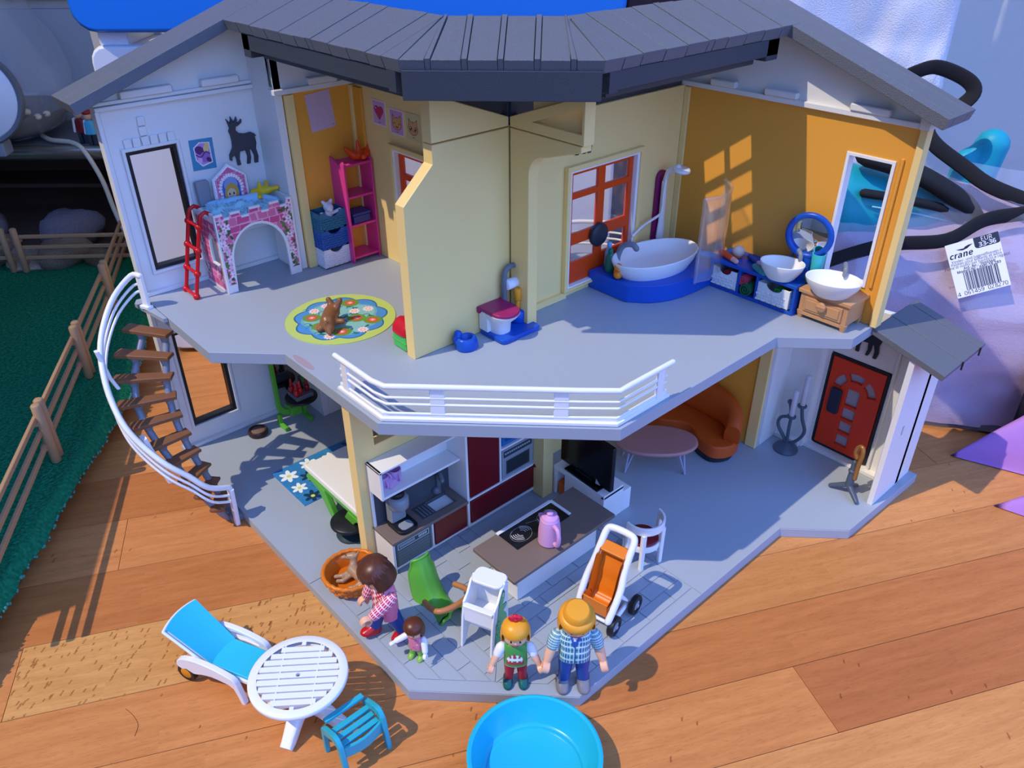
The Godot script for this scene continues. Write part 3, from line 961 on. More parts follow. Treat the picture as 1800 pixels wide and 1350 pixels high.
func build_roof(H: Node3D, up94: Callable, slate: Material, dark: Material) -> void:
	var R := Node3D.new()
	R.name = "roof"
	H.add_child(R)
	var ft := func(z: float) -> float: return 36.8 + 0.36 * (10.0 - z)
	var rp := func(p: Array, lift := 0.0, thick := 0.82) -> void:
		var q: Array = p.map(func(a): return a + V(0, 0.94 + lift, 0))
		part(R, "roof_plank", sheet3(q, thick, 0.05 if thick > 0.5 and not narrow(q) else 0.015), slate)
	var zr := 5.15
	var xs := [-20.95, -18.9, -16.75, -14.6, -12.45, -10.35, -8.85, -8.2, -6.05, -3.9, -1.75, -0.1]
	for i in xs.size() - 1:
		var a: float = xs[i] + 0.04
		var b: float = xs[i + 1] - 0.04
		var lf := 0.03 * (i % 2) + (0.05 if i == 6 else 0.0)
		rp.call([V(a, ft.call(10.0), 10), V(b, ft.call(10.0), 10), V(b, ft.call(zr), zr), V(a, ft.call(zr), zr)], lf)
		rp.call([V(10, ft.call(10.0), b), V(10, ft.call(10.0), a + (2.9 if i == 0 else 0.0)), V(zr, ft.call(zr), a + (2.9 if i == 0 else 0.0)), V(zr, ft.call(zr), b)], lf)
	rp.call([V(-0.06, ft.call(10.0), 10), V(1.6, ft.call(10.0), 10), V(-0.06, ft.call(5.6), 5.6)])
	rp.call([V(10, ft.call(10.0), 1.6), V(10, ft.call(10.0), -0.06), V(5.6, ft.call(5.6), -0.06)])
	# long planks over the gable ends, down to the eaves
	for e in [[-25.2, -23.0], [-22.94, -21.0]]:
		rp.call([V(e[0], ft.call(22.1), 22.1), V(e[1], ft.call(22.1), 22.1), V(e[1], ft.call(zr), zr), V(e[0], ft.call(zr), zr)])
	for e in [[-18.85, -17.95], [-20.95, -18.91], [-22.0, -21.01]]:
		rp.call([V(22.1, ft.call(22.1), e[1]), V(22.1, ft.call(22.1), e[0]), V(zr, ft.call(zr), e[0]), V(zr, ft.call(zr), e[1])])
	# chamfered middle with its battens
	var f0 := V(1.65, 36.8, 10)
	var f1 := V(10, 36.8, 1.65)
	var r0 := V(-0.1, 38.53, 5.1)
	var r1 := V(5.1, 38.53, -0.1)
	var fr := [0.0, 0.127, 0.156, 0.306, 0.336, 0.483, 0.512, 0.66, 0.69, 0.836, 0.866, 1.0]
	var L := (f1 - f0).length()
	var lr := (r1 - r0).length()
	var m0 := (L - lr) / 2 / L
	for i in fr.size() - 1:
		var a: float = fr[i] + 0.0015
		var b: float = fr[i + 1] - 0.0015
		var p: Array = [f0.lerp(f1, a), f0.lerp(f1, b)]
		for t in [b, a]: p.append(r0.lerp(r1, clampf((t - m0) / (1.0 - 2.0 * m0), 0.0, 1.0)) if t > m0 and t < 1.0 - m0 else f0.lerp(f1, t).lerp(r0 if t <= m0 else r1, 0.0))
		if i == 0: p = [f0.lerp(f1, 0), f0.lerp(f1, b), f0.lerp(f1, b).lerp(r0.lerp(r1, 0.0), 0.62), r0]
		if i == 1: p = [f0.lerp(f1, a), f0.lerp(f1, b), r0.lerp(r1, 0.02), r0.lerp(r1, 0.0)]
		if i == 2: p = [f0.lerp(f1, a), f0.lerp(f1, b), r0.lerp(r1, (b - m0) / (1.0 - 2 * m0)), r0.lerp(r1, 0.03)]
		if i == 8: p = [f0.lerp(f1, a), f0.lerp(f1, b), r0.lerp(r1, (b - m0) / (1.0 - 2 * m0)), r0.lerp(r1, (a - m0) / (1.0 - 2 * m0))]
		if i == 9: p = [f0.lerp(f1, a), f0.lerp(f1, b), r1, r0.lerp(r1, 0.99)]
		if i == 10: p = [f0.lerp(f1, a), f1, r1]
		rp.call(p, 0.07 if i % 2 else 0.0)
	# rear slopes; the right one has a skylight of two by four panes
	var bk := func(p: Array, called: String) -> void:
		part(R, called, sheet3(p.map(func(a): return a + V(0, 0.94, 0)), 0.6, 0.04), slate)
	bk.call([V(-25.2, 38.5, zr), V(-0.1, 38.5, zr), V(-1.6, 33.5, -1.6), V(-25.2, 33.5, -1.6)], "rear_slope")
	bk.call([V(-0.1, 38.5, zr), V(5.1, 38.5, -0.1), V(-1.6, 33.5, -1.6)], "rear_slope")
	var sl := func(x: float) -> float: return 38.5 - 0.746 * (5.15 - x)
	for e in [[-22.0, -13.7], [-6.4, -0.1]]:
		bk.call([V(zr, 38.5, e[0]), V(zr, 38.5, e[1]), V(-1.6, 33.5, e[1] if e[1] < -1 else -1.6), V(-1.6, 33.5, e[0])], "rear_slope")
	bk.call([V(zr, 38.5, -13.7), V(zr, 38.5, -6.4), V(4.75, sl.call(4.75), -6.4), V(4.75, sl.call(4.75), -13.7)], "skylight_frame")
	bk.call([V(0.45, sl.call(0.45), -13.7), V(0.45, sl.call(0.45), -6.4), V(-1.6, 33.5, -6.4), V(-1.6, 33.5, -13.7)], "rear_slope")
	bk.call([V(2.75, sl.call(2.75), -13.7), V(2.75, sl.call(2.75), -6.4), V(2.45, sl.call(2.45), -6.4), V(2.45, sl.call(2.45), -13.7)], "skylight_bar")
	for i in 3:
		var z := -12.0 + i * 1.78
		bk.call([V(4.8, sl.call(4.8), z - 0.14), V(4.8, sl.call(4.8), z + 0.14), V(0.4, sl.call(0.4), z + 0.14), V(0.4, sl.call(0.4), z - 0.14)], "skylight_bar")
	# dark beams under the front edge and along the wall tops
	var bm := Mb.new().bx(V(-19.0, 34.9, 9.25), V(0.55, 36.05, 9.65), 0.05).bx(V(-19.0, 34.4, 8.4), V(-17.9, 36.1, 9.65), 0.05).bx(V(-17.9, 34.3, 8.2), V(0.0, 35.3, 8.7), 0.05)
	part(R, "beam", up94.call(bm), dark)
	var bm2 := Mb.new().bx(V(9.25, 34.9, -17.15), V(9.65, 36.05, 0.55), 0.05).bx(V(8.4, 34.6, -17.15), V(9.65, 36.1, -15.7), 0.05).bx(V(8.2, 34.3, -15.7), V(8.7, 35.3, 0.0), 0.05)
	part(R, "beam", up94.call(bm2), dark)
	var mid := Mb.new().box(V(5.6, 35.35, 5.6), V(11.6, 1.7, 0.4), 0.05, ry(45)).bx(V(0.1, 34.8, 9.0), V(0.9, 36.1, 9.75), 0.04).bx(V(9.0, 34.8, 0.1), V(9.75, 36.1, 0.9), 0.04)
	part(R, "beam", up94.call(mid), dark)
	part(R, "wall_plate", up94.call(Mb.new().bx(V(-20.0, 31.1, -0.8), V(0, 33.4, -0.2), 0.04).bx(V(-0.8, 31.1, -20), V(-0.2, 33.4, 0), 0.04)), dark)

func build_rails(H: Node3D, shiny: Material) -> void:
	var B := Node3D.new()
	B.name = "balcony_railing"
	H.add_child(B)
	B.position = V(0, 0.94, 0) * S
	var run := func(y: float, o: float) -> Array:
		var c := 20.25 + o * 1.4
		return [V(0.0, y, 15.4 + o), V(c - 15.4 - o, y, 15.4 + o), V(15.4 + o, y, c - 15.4 - o), V(15.4 + o, y, 0.0)]
	var ext_run := func(y: float, o: float, e: float) -> Array:
		var q: Array = run.call(y, o)
		q[0].x -= e; q[3].z -= e
		return q
	var dens := func(q: Array) -> Array:
		var o: Array = []
		for i in q.size() - 1:
			for k in 6: o.append((q[i] as Vector3).lerp(q[i + 1], k / 6.0 if k else 0.02))
		o.append(q[-1])
		return o
	part(B, "handrail", Mb.new().tube(dens.call(ext_run.call(18.6, 0.05, 0.5)), 0.2, 10), shiny)
	part(B, "rail", Mb.new().tube(dens.call(run.call(17.75, 0.0)), 0.1, 8), shiny)
	part(B, "rail", Mb.new().tube(dens.call(run.call(17.25, 0.0)), 0.1, 8), shiny)
	part(B, "rail", Mb.new().tube(dens.call(run.call(16.55, 0.0)), 0.1, 8), shiny)
	var q: Array = ext_run.call(16.0, 0.25, 0.3)
	var w: Array = ext_run.call(16.0, -0.3, 0.3)
	var pol: Array = []
	for a in q: pol.append(W(a.x, a.z))
	w.reverse()
	for a in w: pol.append(W(a.x, a.z))
	part(B, "kerb", slab(pol, 16.0, 16.3, 0.08), shiny)
	q = ext_run.call(16.0, 0.05, 0.2)
	w = ext_run.call(16.0, -0.1, 0.2)
	pol = []
	for a in q: pol.append(W(a.x, a.z))
	w.reverse()
	for a in w: pol.append(W(a.x, a.z))
	part(B, "kerb", slab(pol, 16.25, 16.6, 0.05), shiny)
	for e in [V(7.35, 0, 12.85), V(12.9, 0, 7.3)]: part(B, "post", Mb.new().box(e + V(0, 17.4, 0), V(0.95, 2.3, 0.22), 0.05, ry(45)), shiny)
	part(B, "post", Mb.new().box(V(0.62, 17.3, 15.4), V(0.7, 2.5, 0.24), 0.05), shiny)
	part(B, "post", Mb.new().box(V(15.4, 17.3, 0.62), V(0.24, 2.5, 0.7), 0.05), shiny)
	# small railing of the rear balcony, seen through the doors
	var C := Node3D.new()
	C.name = "rear_railing"
	H.add_child(C)
	C.position = V(0, 0.94, 0) * S
	for e in [[19.2, 0.2], [18.3, 0.1], [17.7, 0.1], [17.1, 0.12]]:
		part(C, "rail", Mb.new().tube(sp([V(-6.5, e[0], -1.5), V(-6.5, e[0], -6.5), V(-6.2, e[0], -12.5), V(-3.0, e[0], -15.6), V(-1.2, e[0], -15.8)], 4), e[1], 8), shiny)
	part(C, "balcony_floor", slab(pts2([-7, -1, -1, -1, -1, -16.2, -3.4, -16.2, -7, -12.8]), 15.4, 16.0, 0.05), grain("a2abb4", 0.5, 40.0, 0.25))

func build_stairs(H: Node3D, shiny: Material) -> void:
	var T := Node3D.new()
	T.name = "winding_staircase"
	H.add_child(T)
	T.position = V(0, 0.94, 0) * S
	var brown := grain("8a5c3c", 0.45, 50.0, 0.4, [[0.0, "c8b8a8"], [0.5, "ffffff"], [1.0, "e0d0c0"]])
	var grey := pl("85878f", 0.45)
	var O := pts2([-22.7, 22.2, -21.75, 23.65, -20.4, 24.75, -18.75, 25.35, -17.3, 25.2, -15.8, 24.75, -14.7, 24.15, -13.5, 23.6, -12.7, 22.85, -12.1, 22.0])
	var I := pts2([-19.15, 20.05, -18.25, 20.65, -17.75, 21.05, -17.2, 21.3, -16.65, 21.45, -15.95, 21.45, -15.3, 21.3, -14.9, 21.05, -14.5, 20.8, -14.2, 20.5])
	var sa: Array = []
	var sb: Array = []
	var hr: Array = []
	for i in O.size():
		var y := 16.0 - 16.0 / 11.0 * (i + 1)
		var d: Vector2 = (O[i] - I[i]).normalized()
		var n := d.orthogonal()
		var wo := 0.85
		var wi := 0.5
		var p: Array = [O[i] + n * (wo - 0.25), O[i] + d * 0.12 + n * (wo - 0.5), O[i] + d * 0.12 - n * (wo - 0.5), O[i] - n * (wo - 0.25), I[i] - n * wi, I[i] + n * wi]
		part(T, "tread", slab(p, y - 0.34, y, 0.06), brown)
		var a: Vector2 = O[i].lerp(I[i], 0.3)
		var b: Vector2 = O[i].lerp(I[i], 0.86)
		sa.append(V(a.x, y - 0.5, a.y)); sb.append(V(b.x, y - 0.5, b.y))
		for c in [a, b]: part(T, "bracket", Mb.new().stack([[y - 1.25, 0.12, 0.2, c.x, c.y], [y - 0.34, 0.3, 0.4, c.x, c.y]], Vector3(), Basis(), 8), grey)
		var h: Vector2 = O[i] + d * [0.35, 0.35, 0.35, 0.4, 0.85, 1.3, 1.4, 1.15, 0.7, 0.45][i]
		hr.append(V(h.x, y + 2.65, h.y))
	sa.append(V(-13.2, -0.3, 20.9)); sb.append(V(-14.2, -0.3, 20.2))
	for l in [sa, sb]: part(T, "stringer", Mb.new().tube(sp(l.map(func(v): return v + V(0, -0.55, 0)), 3), 0.3, 8, false, false, 1.0), grey)
	var tp := [V(-21.6, 18.85, 20.4), V(-22.5, 18.7, 20.85)]
	var bt := [V(-11.95, 3.1, 20.6)]
	for e in [[0.0, 0.24], [-0.85, 0.12], [-1.5, 0.12]]:
		var line: Array = []
		for v in tp + hr + bt: line.append(v + V(0, e[0], 0))
		part(T, "handrail" if e[0] == 0.0 else "rail", Mb.new().tube(sp(line, 4), e[1], 8), shiny)
	part(T, "post", Mb.new().box(V(-21.75, 17.5, 20.45), V(0.7, 3.0, 0.3), 0.06, ry(20)).box(V(-21.75, 16.1, 20.5), V(1.0, 0.3, 0.6), 0.06, ry(20)), shiny)
	part(T, "post", Mb.new().stack([[-0.9, 0.25, 0.2, -12.0, 20.65], [3.0, 0.42, 0.2, -11.95, 20.6]], Vector3(), Basis(), 12, 5.0), shiny)
	part(T, "post", Mb.new().stack([[4.2, 0.35, 0.2, -14.6, 24.3], [8.6, 0.45, 0.2, -15.3, 25.1]], Vector3(), Basis(), 12, 5.0), shiny)
	part(T, "post", Mb.new().stack([[11.2, 0.5, 0.16, -19.6, 24.9], [12.2, 0.35, 0.16, -19.8, 25.2], [14.6, 0.25, 0.16, -19.9, 25.5]], Vector3(), Basis(), 12, 4.0), shiny)
	part(T, "foot", Mb.new().bx(V(-15, -0.94, 19.95), V(-12.2, -0.3, 20.9), 0.08), grey)

func put_print(name_: String, c: Cv) -> void:
	texs[name_] = c.tex()

func draw_prints() -> void:
	var rg := RandomNumberGenerator.new()
	rg.seed = 21
	# pink castle stones with climbing flowers
	for side in 2:
		var c := Cv.new(256, 256, "f0a9c4")
		var y := 0
		var row := 0
		while y < 256:
			var hh := rg.randi_range(20, 30)
			var x := -rg.randi_range(0, 20)
			while x < 256:
				var ww := rg.randi_range(22, 44)
				var j := func() -> float: return rg.randf_range(-4, 4)
				c.poly([W(x + 2 + j.call(), y + 2), W(x + ww - 2, y + 2 + j.call() * 0.5), W(x + ww - 2 + j.call(), y + hh - 2), W(x + 2, y + hh - 2 + j.call() * 0.5)], ["d94f86", "e0608f", "cf4a80", "e4709c"][rg.randi() % 4])
				x += ww
			y += hh
			row += 1
		for k in 120:
			var lx: float = rg.randf_range(4, 44) if k % 2 == 0 else rg.randf_range(212, 252)
			if side == 1: lx = rg.randf_range(150, 250) if k % 2 == 0 else rg.randf_range(0, 60)
			c.ell(lx, rg.randf_range(20, 235), rg.randf_range(6, 11), 4, ["3f6b3c", "57834a", "2f5a38"][k % 3], rg.randf() * 3.0)
		for k in 26:
			var lx: float = rg.randf_range(8, 40) if k % 2 == 0 else rg.randf_range(216, 248)
			if side == 1: lx = rg.randf_range(160, 245) if k % 2 == 0 else rg.randf_range(5, 50)
			c.flower(lx, 22 + k * 8.4, 13, 5, "f4c3d6" if k % 3 else "fbe4ec", "e88aa8", rg.randf() * 2.0, 0.3)
		put_print("castle%d" % side, c)
	# headboard: pink arch with a plain fair-haired doll
	var h := Cv.new(128, 160, "ffffff")
	h.poly(pts2([8, 156, 8, 46, 64, 8, 120, 46, 120, 156]), "e56a93")
	for i in 9: h.line(W(4, 30 + i * 15), W(124, 30 + i * 15), 2, "f4b8cc")
	for i in 12: h.line(W(6 + i * 11, 20 + (i % 3) * 9), W(6 + i * 11, 150), 2, "f0a8c0")
	for i in 15:
		var a := PI + PI * i / 14.0
		h.ell(64 + cos(a) * 42, 86 + sin(a) * 50, 7, 5, "fff4f6", a)
	for i in 5:
		h.rc(20, 92 + i * 14, 10, 9, "fff4f6"); h.rc(98, 92 + i * 14, 10, 9, "fff4f6")
	h.poly(disc(W(64, 84), 34, 40, 20) + [], "2f6fc0")
	h.rc(30, 84, 68, 76, "2f6fc0")
	h.ell(64, 70, 26, 26, "8fa8d8")
	h.ell(64, 100, 27, 36, "d9a84a")
	h.rc(38, 100, 54, 60, "d9a84a")
	h.ell(66, 102, 17, 19, "f3cfa4")
	h.rc(48, 128, 34, 30, "f1e6df")
	for e in [58, 74]: h.ell(e, 102, 3, 4.5, "3a2417")
	h.ell(66, 112, 4, 1.5, "b4474a")
	put_print("headboard", h)
	# round rug: water, lily leaves, flowers
	var r := Cv.new(512, 512, "c3d56c")
	var blob := func(rad: float, amp: float, n: int, ph: float) -> Array:
		var o: Array = []
		for i in 90:
			var a := TAU * i / 90
			o.append(W(256, 256) + Vector2.from_angle(a) * (rad + amp * absf(sin(a * n / 2.0 + ph))))
		return o
	r.poly(blob.call(196, 26, 9, 0.3), "2e6f8f")
	r.poly(blob.call(188, 26, 9, 0.3), "4f93cf")
	r.poly(blob.call(160, 24, 7, 1.1), "6fb2b8")
	r.poly(blob.call(150, 20, 7, 1.1), "8cc4bb")
	for k in 34:
		var q := W(256, 256) + Vector2.from_angle(rg.randf() * TAU) * sqrt(rg.randf()) * 190
		var sw: Array = []
		var a0 := rg.randf() * TAU
		for i in 12: sw.append(q + Vector2.from_angle(a0 + i * 0.42) * (22.0 - i * 1.6))
		r.path(sw, 5, ["1f6f66", "3d86b8", "2b8f86", "77b7d8"][k % 4])
		r.ell(q.x + 18, q.y, 15, 7, "1d7a5c", a0)
	var lilies := [[256, 96, 1], [360, 150, 0], [150, 140, 0], [410, 260, 1], [330, 250, 1], [120, 270, 1], [200, 230, 0], [390, 360, 0], [300, 390, 1], [190, 350, 1], [110, 200, 0], [256, 440, 0], [230, 300, 0], [300, 180, 0]]
	for e in lilies:
		if e[2]: r.ell(e[0], e[1], 44, 40, "6f9a36")
		r.star(e[0], e[1], 30, 11, "e5463f" if e[2] else "fbe9e4", 0.66)
		r.star(e[0], e[1], 19, 11, "f58a72" if e[2] else "f7b8a8", 0.66, 0.2)
		r.ell(e[0], e[1], 6, 6, "ffe9c0")
	put_print("rug", r)
	# blue rug with white flowers
	var b := Cv.new(256, 384, "2f7fb8")
	for i in 1500: b.rc(rg.randi() % 256, rg.randi() % 384, 2, 2, ["5fa3d0", "1f68a0", "8cc0dd"][i % 3])
	for e in [[40, 40, 34, "173a58"], [90, 80, 36, "f2f6f2"], [190, 50, 30, "f2f6f2"], [60, 150, 30, "f2f6f2"], [140, 180, 26, "173a58"], [215, 150, 30, "f2f6f2"], [40, 240, 34, "f2f6f2"], [110, 280, 32, "173a58"], [200, 250, 34, "f2f6f2"], [60, 340, 36, "f2f6f2"], [150, 345, 30, "f2f6f2"], [225, 330, 34, "173a58"], [130, 120, 22, "f2f6f2"]]:
		b.flower(e[0], e[1], e[2], 6, e[3], "d8e070", 0.3, 0.26)
	put_print("blue_rug", b)
	# posters
	var p1 := Cv.new(96, 116, "d9a6cc")
	p1.rc(0, 0, 96, 5, "f3dfee"); p1.rc(0, 111, 96, 5, "f3dfee"); p1.rc(0, 0, 5, 116, "f3dfee"); p1.rc(91, 0, 5, 116, "f3dfee")
	for e in [[33, 44], [63, 44]]: p1.ell(e[0], e[1], 18, 18, "7c1740")
	p1.poly(pts2([16, 50, 80, 50, 48, 92]), "7c1740")
	for e in [[33, 44], [63, 44]]: p1.ell(e[0], e[1], 15, 15, "d42a66")
	p1.poly(pts2([20, 51, 76, 51, 48, 87]), "d42a66")
	p1.ell(26, 38, 4, 3, "ffe0ea")
	p1.rc(40, 100, 16, 3, "5a3a58")
	put_print("heart", p1)
	for k in 2:
		var p2 := Cv.new(96, 116, "cf9cc8" if k == 0 else "dcc98e")
		if k == 0:
			p2.rc(0, 0, 96, 5, "f3dfee"); p2.rc(0, 111, 96, 5, "f3dfee"); p2.rc(0, 0, 5, 116, "f3dfee"); p2.rc(91, 0, 5, 116, "f3dfee")
		for o in [0, 1]:
			var col := "6b3a1e" if o == 0 else "dfa262"
			var g := 0.0 if o == 0 else 2.5
			p2.poly(pts2([20 + g, 60, 20 + g, 22 + g * 2, 44, 40]), col)
			p2.poly(pts2([76 - g, 60, 76 - g, 22 + g * 2, 52, 40]), col)
			p2.ell(48, 64, 33 - g, 29 - g, col)
		if k == 0:
			p2.path(pts2([24, 66, 31, 61, 38, 66]), 3, "5a2c1a"); p2.path(pts2([58, 66, 65, 61, 72, 66]), 3, "5a2c1a")
			p2.path(pts2([36, 76, 42, 80, 48, 76, 54, 80, 60, 76]), 3, "5a2c1a")
			p2.ell(48, 82, 4, 4, "c0404a")
		else:
			for e in [33, 63]:
				p2.ell(e, 66, 8, 10, "2a1712"); p2.ell(e - 2, 62, 3, 3, "ffffff"); p2.ell(e + 3, 70, 2, 2, "ffffff")
			p2.ell(48, 76, 3, 2, "7a3a2a")
		p2.rc(40, 100, 16, 3, "5a3a58")
		put_print("cat%d" % k, p2)
	var p3 := Cv.new(96, 120, "3f8fb4")
	p3.poly(pts2([14, 30, 40, 12, 82, 16, 84, 96, 40, 108, 16, 80]), "f4efe6")
	p3.poly(pts2([18, 32, 42, 16, 78, 20, 80, 92, 42, 102, 20, 78]), "c58fce")
	p3.ell(38, 44, 20, 16, "5e2a6b", 0.6); p3.ell(66, 36, 12, 20, "f0c98a", 0.3); p3.ell(56, 72, 22, 20, "a56bb8", 0.2); p3.ell(70, 84, 12, 8, "4a2260", 0.8); p3.ell(34, 82, 9, 12, "e6b6e0", 0.2)
	p3.path(sp(pts2([22, 60, 40, 70, 60, 52, 78, 62]), 6), 4, "41205a")
	put_print("swirl", p3)
	# clothes
	var pd := Cv.new(128, 64, "5fa9a8")
	for i in 16: pd.rc(i * 8, 0, 4, 64, "2c5fae" if i % 2 else "3f8f8c")
	for i in 9: pd.rc(0, i * 8 - 1, 128, 2, "e8f2ee")
	for i in 9: pd.rc(0, i * 8 + 3, 128, 2, "2a6a86")
	for i in 32: pd.rc(i * 4 + 1, 0, 1, 64, "dff0ee")
	pd.poly(pts2([26, 0, 40, 0, 33, 30]), "f4f6f6")
	pd.path(pts2([25, 0, 33, 31, 41, 0]), 3, "2a55a4")
	pd.rc(32, 31, 1, 33, "1e3f80")
	put_print("plaid", pd)
	var gm := Cv.new(128, 64, "e26a86")
	for i in 16: gm.rc(i * 8, 0, 4, 64, "c53050")
	for i in 8: gm.rc(0, i * 8, 128, 2, "f6dfe4")
	for i in 16: gm.rc(i * 8 + 5, 0, 2, 64, "f6dfe4")
	put_print("gingham", gm)
	var bl := Cv.new(128, 64, "e58aa2")
	bl.rc(12, 0, 40, 64, "c8283e")
	for i in 10:
		for j in 8: bl.ell(13 + i * 4.2, 4 + j * 8 + (4 if i % 2 else 0), 1.7, 1.9, "fbeef0")
	bl.rc(31, 16, 2, 48, "f6d8de")
	bl.rc(12, 34, 8, 30, "d8607a"); bl.rc(44, 34, 8, 30, "d8607a")
	put_print("blouse", bl)
	var gv := Cv.new(128, 64, "4f9a45")
	gv.rc(0, 54, 128, 10, "dfe6dc")
	for i in 9: gv.poly([W(18 + i * 3.4, 30 + absf(i - 4) * 2), W(21.4 + i * 3.4, 30 + absf(i - 4) * 2), W(20.6 + i * 3.4, 48), W(19 + i * 3.4, 48)], "f2f2ea" if i % 2 else "b83a40")
	gv.rc(18, 44, 31, 5, "b83a40"); gv.rc(20, 38, 28, 4, "f6f6f0")
	put_print("vest", gv)
	var dr := Cv.new(128, 64, "d97c94")
	for i in 60: dr.ell(rg.randi() % 128, rg.randi() % 64, 2, 2, "f2c2cc" if i % 2 else "c05a78")
	put_print("dots", dr)
	# kitchen prints
	var hb := Cv.new(192, 96, "121316")
	for i in 24: hb.rc(0, 70 + i, 192, 1, "24262b" if i % 2 else "121316")
	for e in [[50, 46], [146, 46]]:
		for q in 4: 
			hb.path(disc(W(e[0], e[1]), 12 + q * 6, 12 + q * 6, 14, -1.2, 0.4), 2, "e8e8e8")
			hb.path(disc(W(e[0], e[1]), 12 + q * 6, 12 + q * 6, 14, 1.9, 3.6), 2, "e8e8e8")
		hb.path(disc(W(e[0] - 4, e[1] + 4), 32, 32, 30), 1.5, "9a9a9a")
	for i in 6: hb.rc(84 + i * 5, 20 + i * 2, 3, 5, "8f8f8f")
	put_print("hob", hb)
	var ov := Cv.new(128, 128, "9aa0a6")
	ov.rc(4, 4, 120, 30, "2c3a44")
	for i in 12: ov.rc(10 + i * 9, 14, 6, 8, "b8c2c8")
	ov.rc(4, 40, 120, 84, "8e979c"); ov.rc(14, 52, 100, 66, "3c4950"); ov.rc(18, 56, 92, 58, "232d34")
	put_print("oven", ov)
	var dw := Cv.new(192, 128, "4d5a60")
	dw.rc(10, 12, 172, 30, "c9d2d2"); dw.rc(14, 16, 164, 22, "38464c")
	for i in 14: dw.rc(20 + i * 6, 20, 4, 13, "b6c2c2")
	for i in 6: dw.rc(124 + i * 8, 20, 5, 13, "d6dede")
	for i in 9: dw.rc(10, 52 + i * 8, 172, 4, "6f7d80" if i % 2 else "7e8c8e")
	put_print("dishwasher", dw)
	# crocodile on the high chair side
	var cr := Cv.new(128, 256, "eef0ee")
	var cp := sp(pts2([20, 250, 14, 200, 24, 150, 40, 100, 52, 50, 80, 8, 96, 14, 100, 40, 82, 70, 110, 84, 112, 104, 88, 108, 112, 150, 108, 190, 84, 216, 60, 240]), 4, true)
	cr.poly(cp, "1d6a4a")
	var cq: Array = []
	for q in cp: cq.append(W(62, 150) + (q - W(62, 150)) * 0.92 + W(3, 0))
	cr.poly(cq, "7cc27a")
	for i in 70: cr.ell(22 + rg.randf() * 40, 120 + rg.randf() * 120, 2.5, 2.5, "1d6a4a")
	cr.ell(88, 30, 5, 6, "ffffff"); cr.ell(89, 31, 2, 3, "0c2a1c")
	put_print("croc", cr)
	# shoe label with bar code
	var lb := Cv.new(256, 330, "f4f4f8")
	lb.poly(rrect(136, -20, 258, 66, 16), "2b2f3a")
	var bx := 52
	var bits := "10100011010110010011010011001011101100100110101010111001011011001101100110110011010001001110010101"
	for i in bits.length():
		if bits[i] == "1": lb.rc(bx + i * 1.7, 184, 2, 112, "15161c")
	put_print("label", lb)
	# toy microwave
	var mw := Cv.new(128, 64, "1f6fb4")
	mw.rc(8, 10, 90, 46, "154f86"); mw.rc(104, 12, 16, 40, "2b86cc")
	put_print("microwave", mw)
	var li := Cv.new(96, 128, "cfb2c6")
	for i in 700: li.rc(rg.randi() % 96, rg.randi() % 128, 1, 1, "c4a6ba" if i % 2 else "d8bcd0")
	li.rc(86, 116, 2, 5, "4a2a2a")
	put_print("lilac", li)

func stag_poly(s: float) -> Array:
	var p := pts2([-2.1, 6.6, -2.3, 7.3, -2.0, 7.9, -2.2, 8.9, -2.4, 9.8, -1.95, 9.2, -1.8, 8.8, -1.5, 9.4, -1.45, 10.1, -1.1, 9.4, -1.1, 8.9, -0.6, 9.3, -0.3, 9.9, -0.2, 9.2, -0.5, 8.7, 0.2, 8.8, 0.7, 9.3, 0.6, 8.7, 0.1, 8.3, -0.7, 8.0, -0.9, 7.4, -0.3, 6.7, 0.9, 6.4, 2.2, 6.5, 2.9, 6.1, 3.3, 5.5, 2.9, 5.6, 3.0, 4.2, 2.7, 3.2, 2.95, 1.6, 2.7, 0.3, 2.0, 0.3, 2.15, 1.8, 1.8, 3.0, 1.3, 3.2, 1.35, 1.6, 1.0, 0.4, 0.4, 0.4, 0.7, 1.8, 0.5, 3.2, -0.8, 3.1, -1.1, 1.7, -1.0, 0.5, -1.7, 0.5, -1.75, 2.0, -1.9, 2.6, -2.6, 2.3, -2.7, 1.6, -3.1, 1.8, -3.0, 2.8, -2.1, 4.2, -2.0, 5.4])
	return p.map(func(q): return q * s)

func bear_net(B: Callable) -> void: pass

func faucet(t: Node3D, base: Vector3, dirv: Vector3, m: Material, s := 1.0) -> void:
	var u := V(0, s, 0)
	wp(t, "faucet", Mb.new().cyl(base, 0.34 * s, 0.0, 0.3 * s, 14, 0.06).tube(sp([base + u * 0.2, base + u * 1.5, base + u * 2.1 + dirv * 0.5 * s, base + u * 2.0 + dirv * 1.3 * s, base + u * 1.5 + dirv * 1.45 * s], 4), 0.2 * s, 8), m)
	for k in [-1.0, 1.0]:
		var sd: Vector3 = dirv.cross(Vector3.UP) * k * 0.8 * s
		wp(t, "tap_handle", Mb.new().tube([base + u * 0.35, base + u * 0.4 + sd], 0.16 * s, 8).cyl(base + u * 0.25 + sd, 0.26 * s, 0.0, 0.35 * s, 10, 0.06), m)

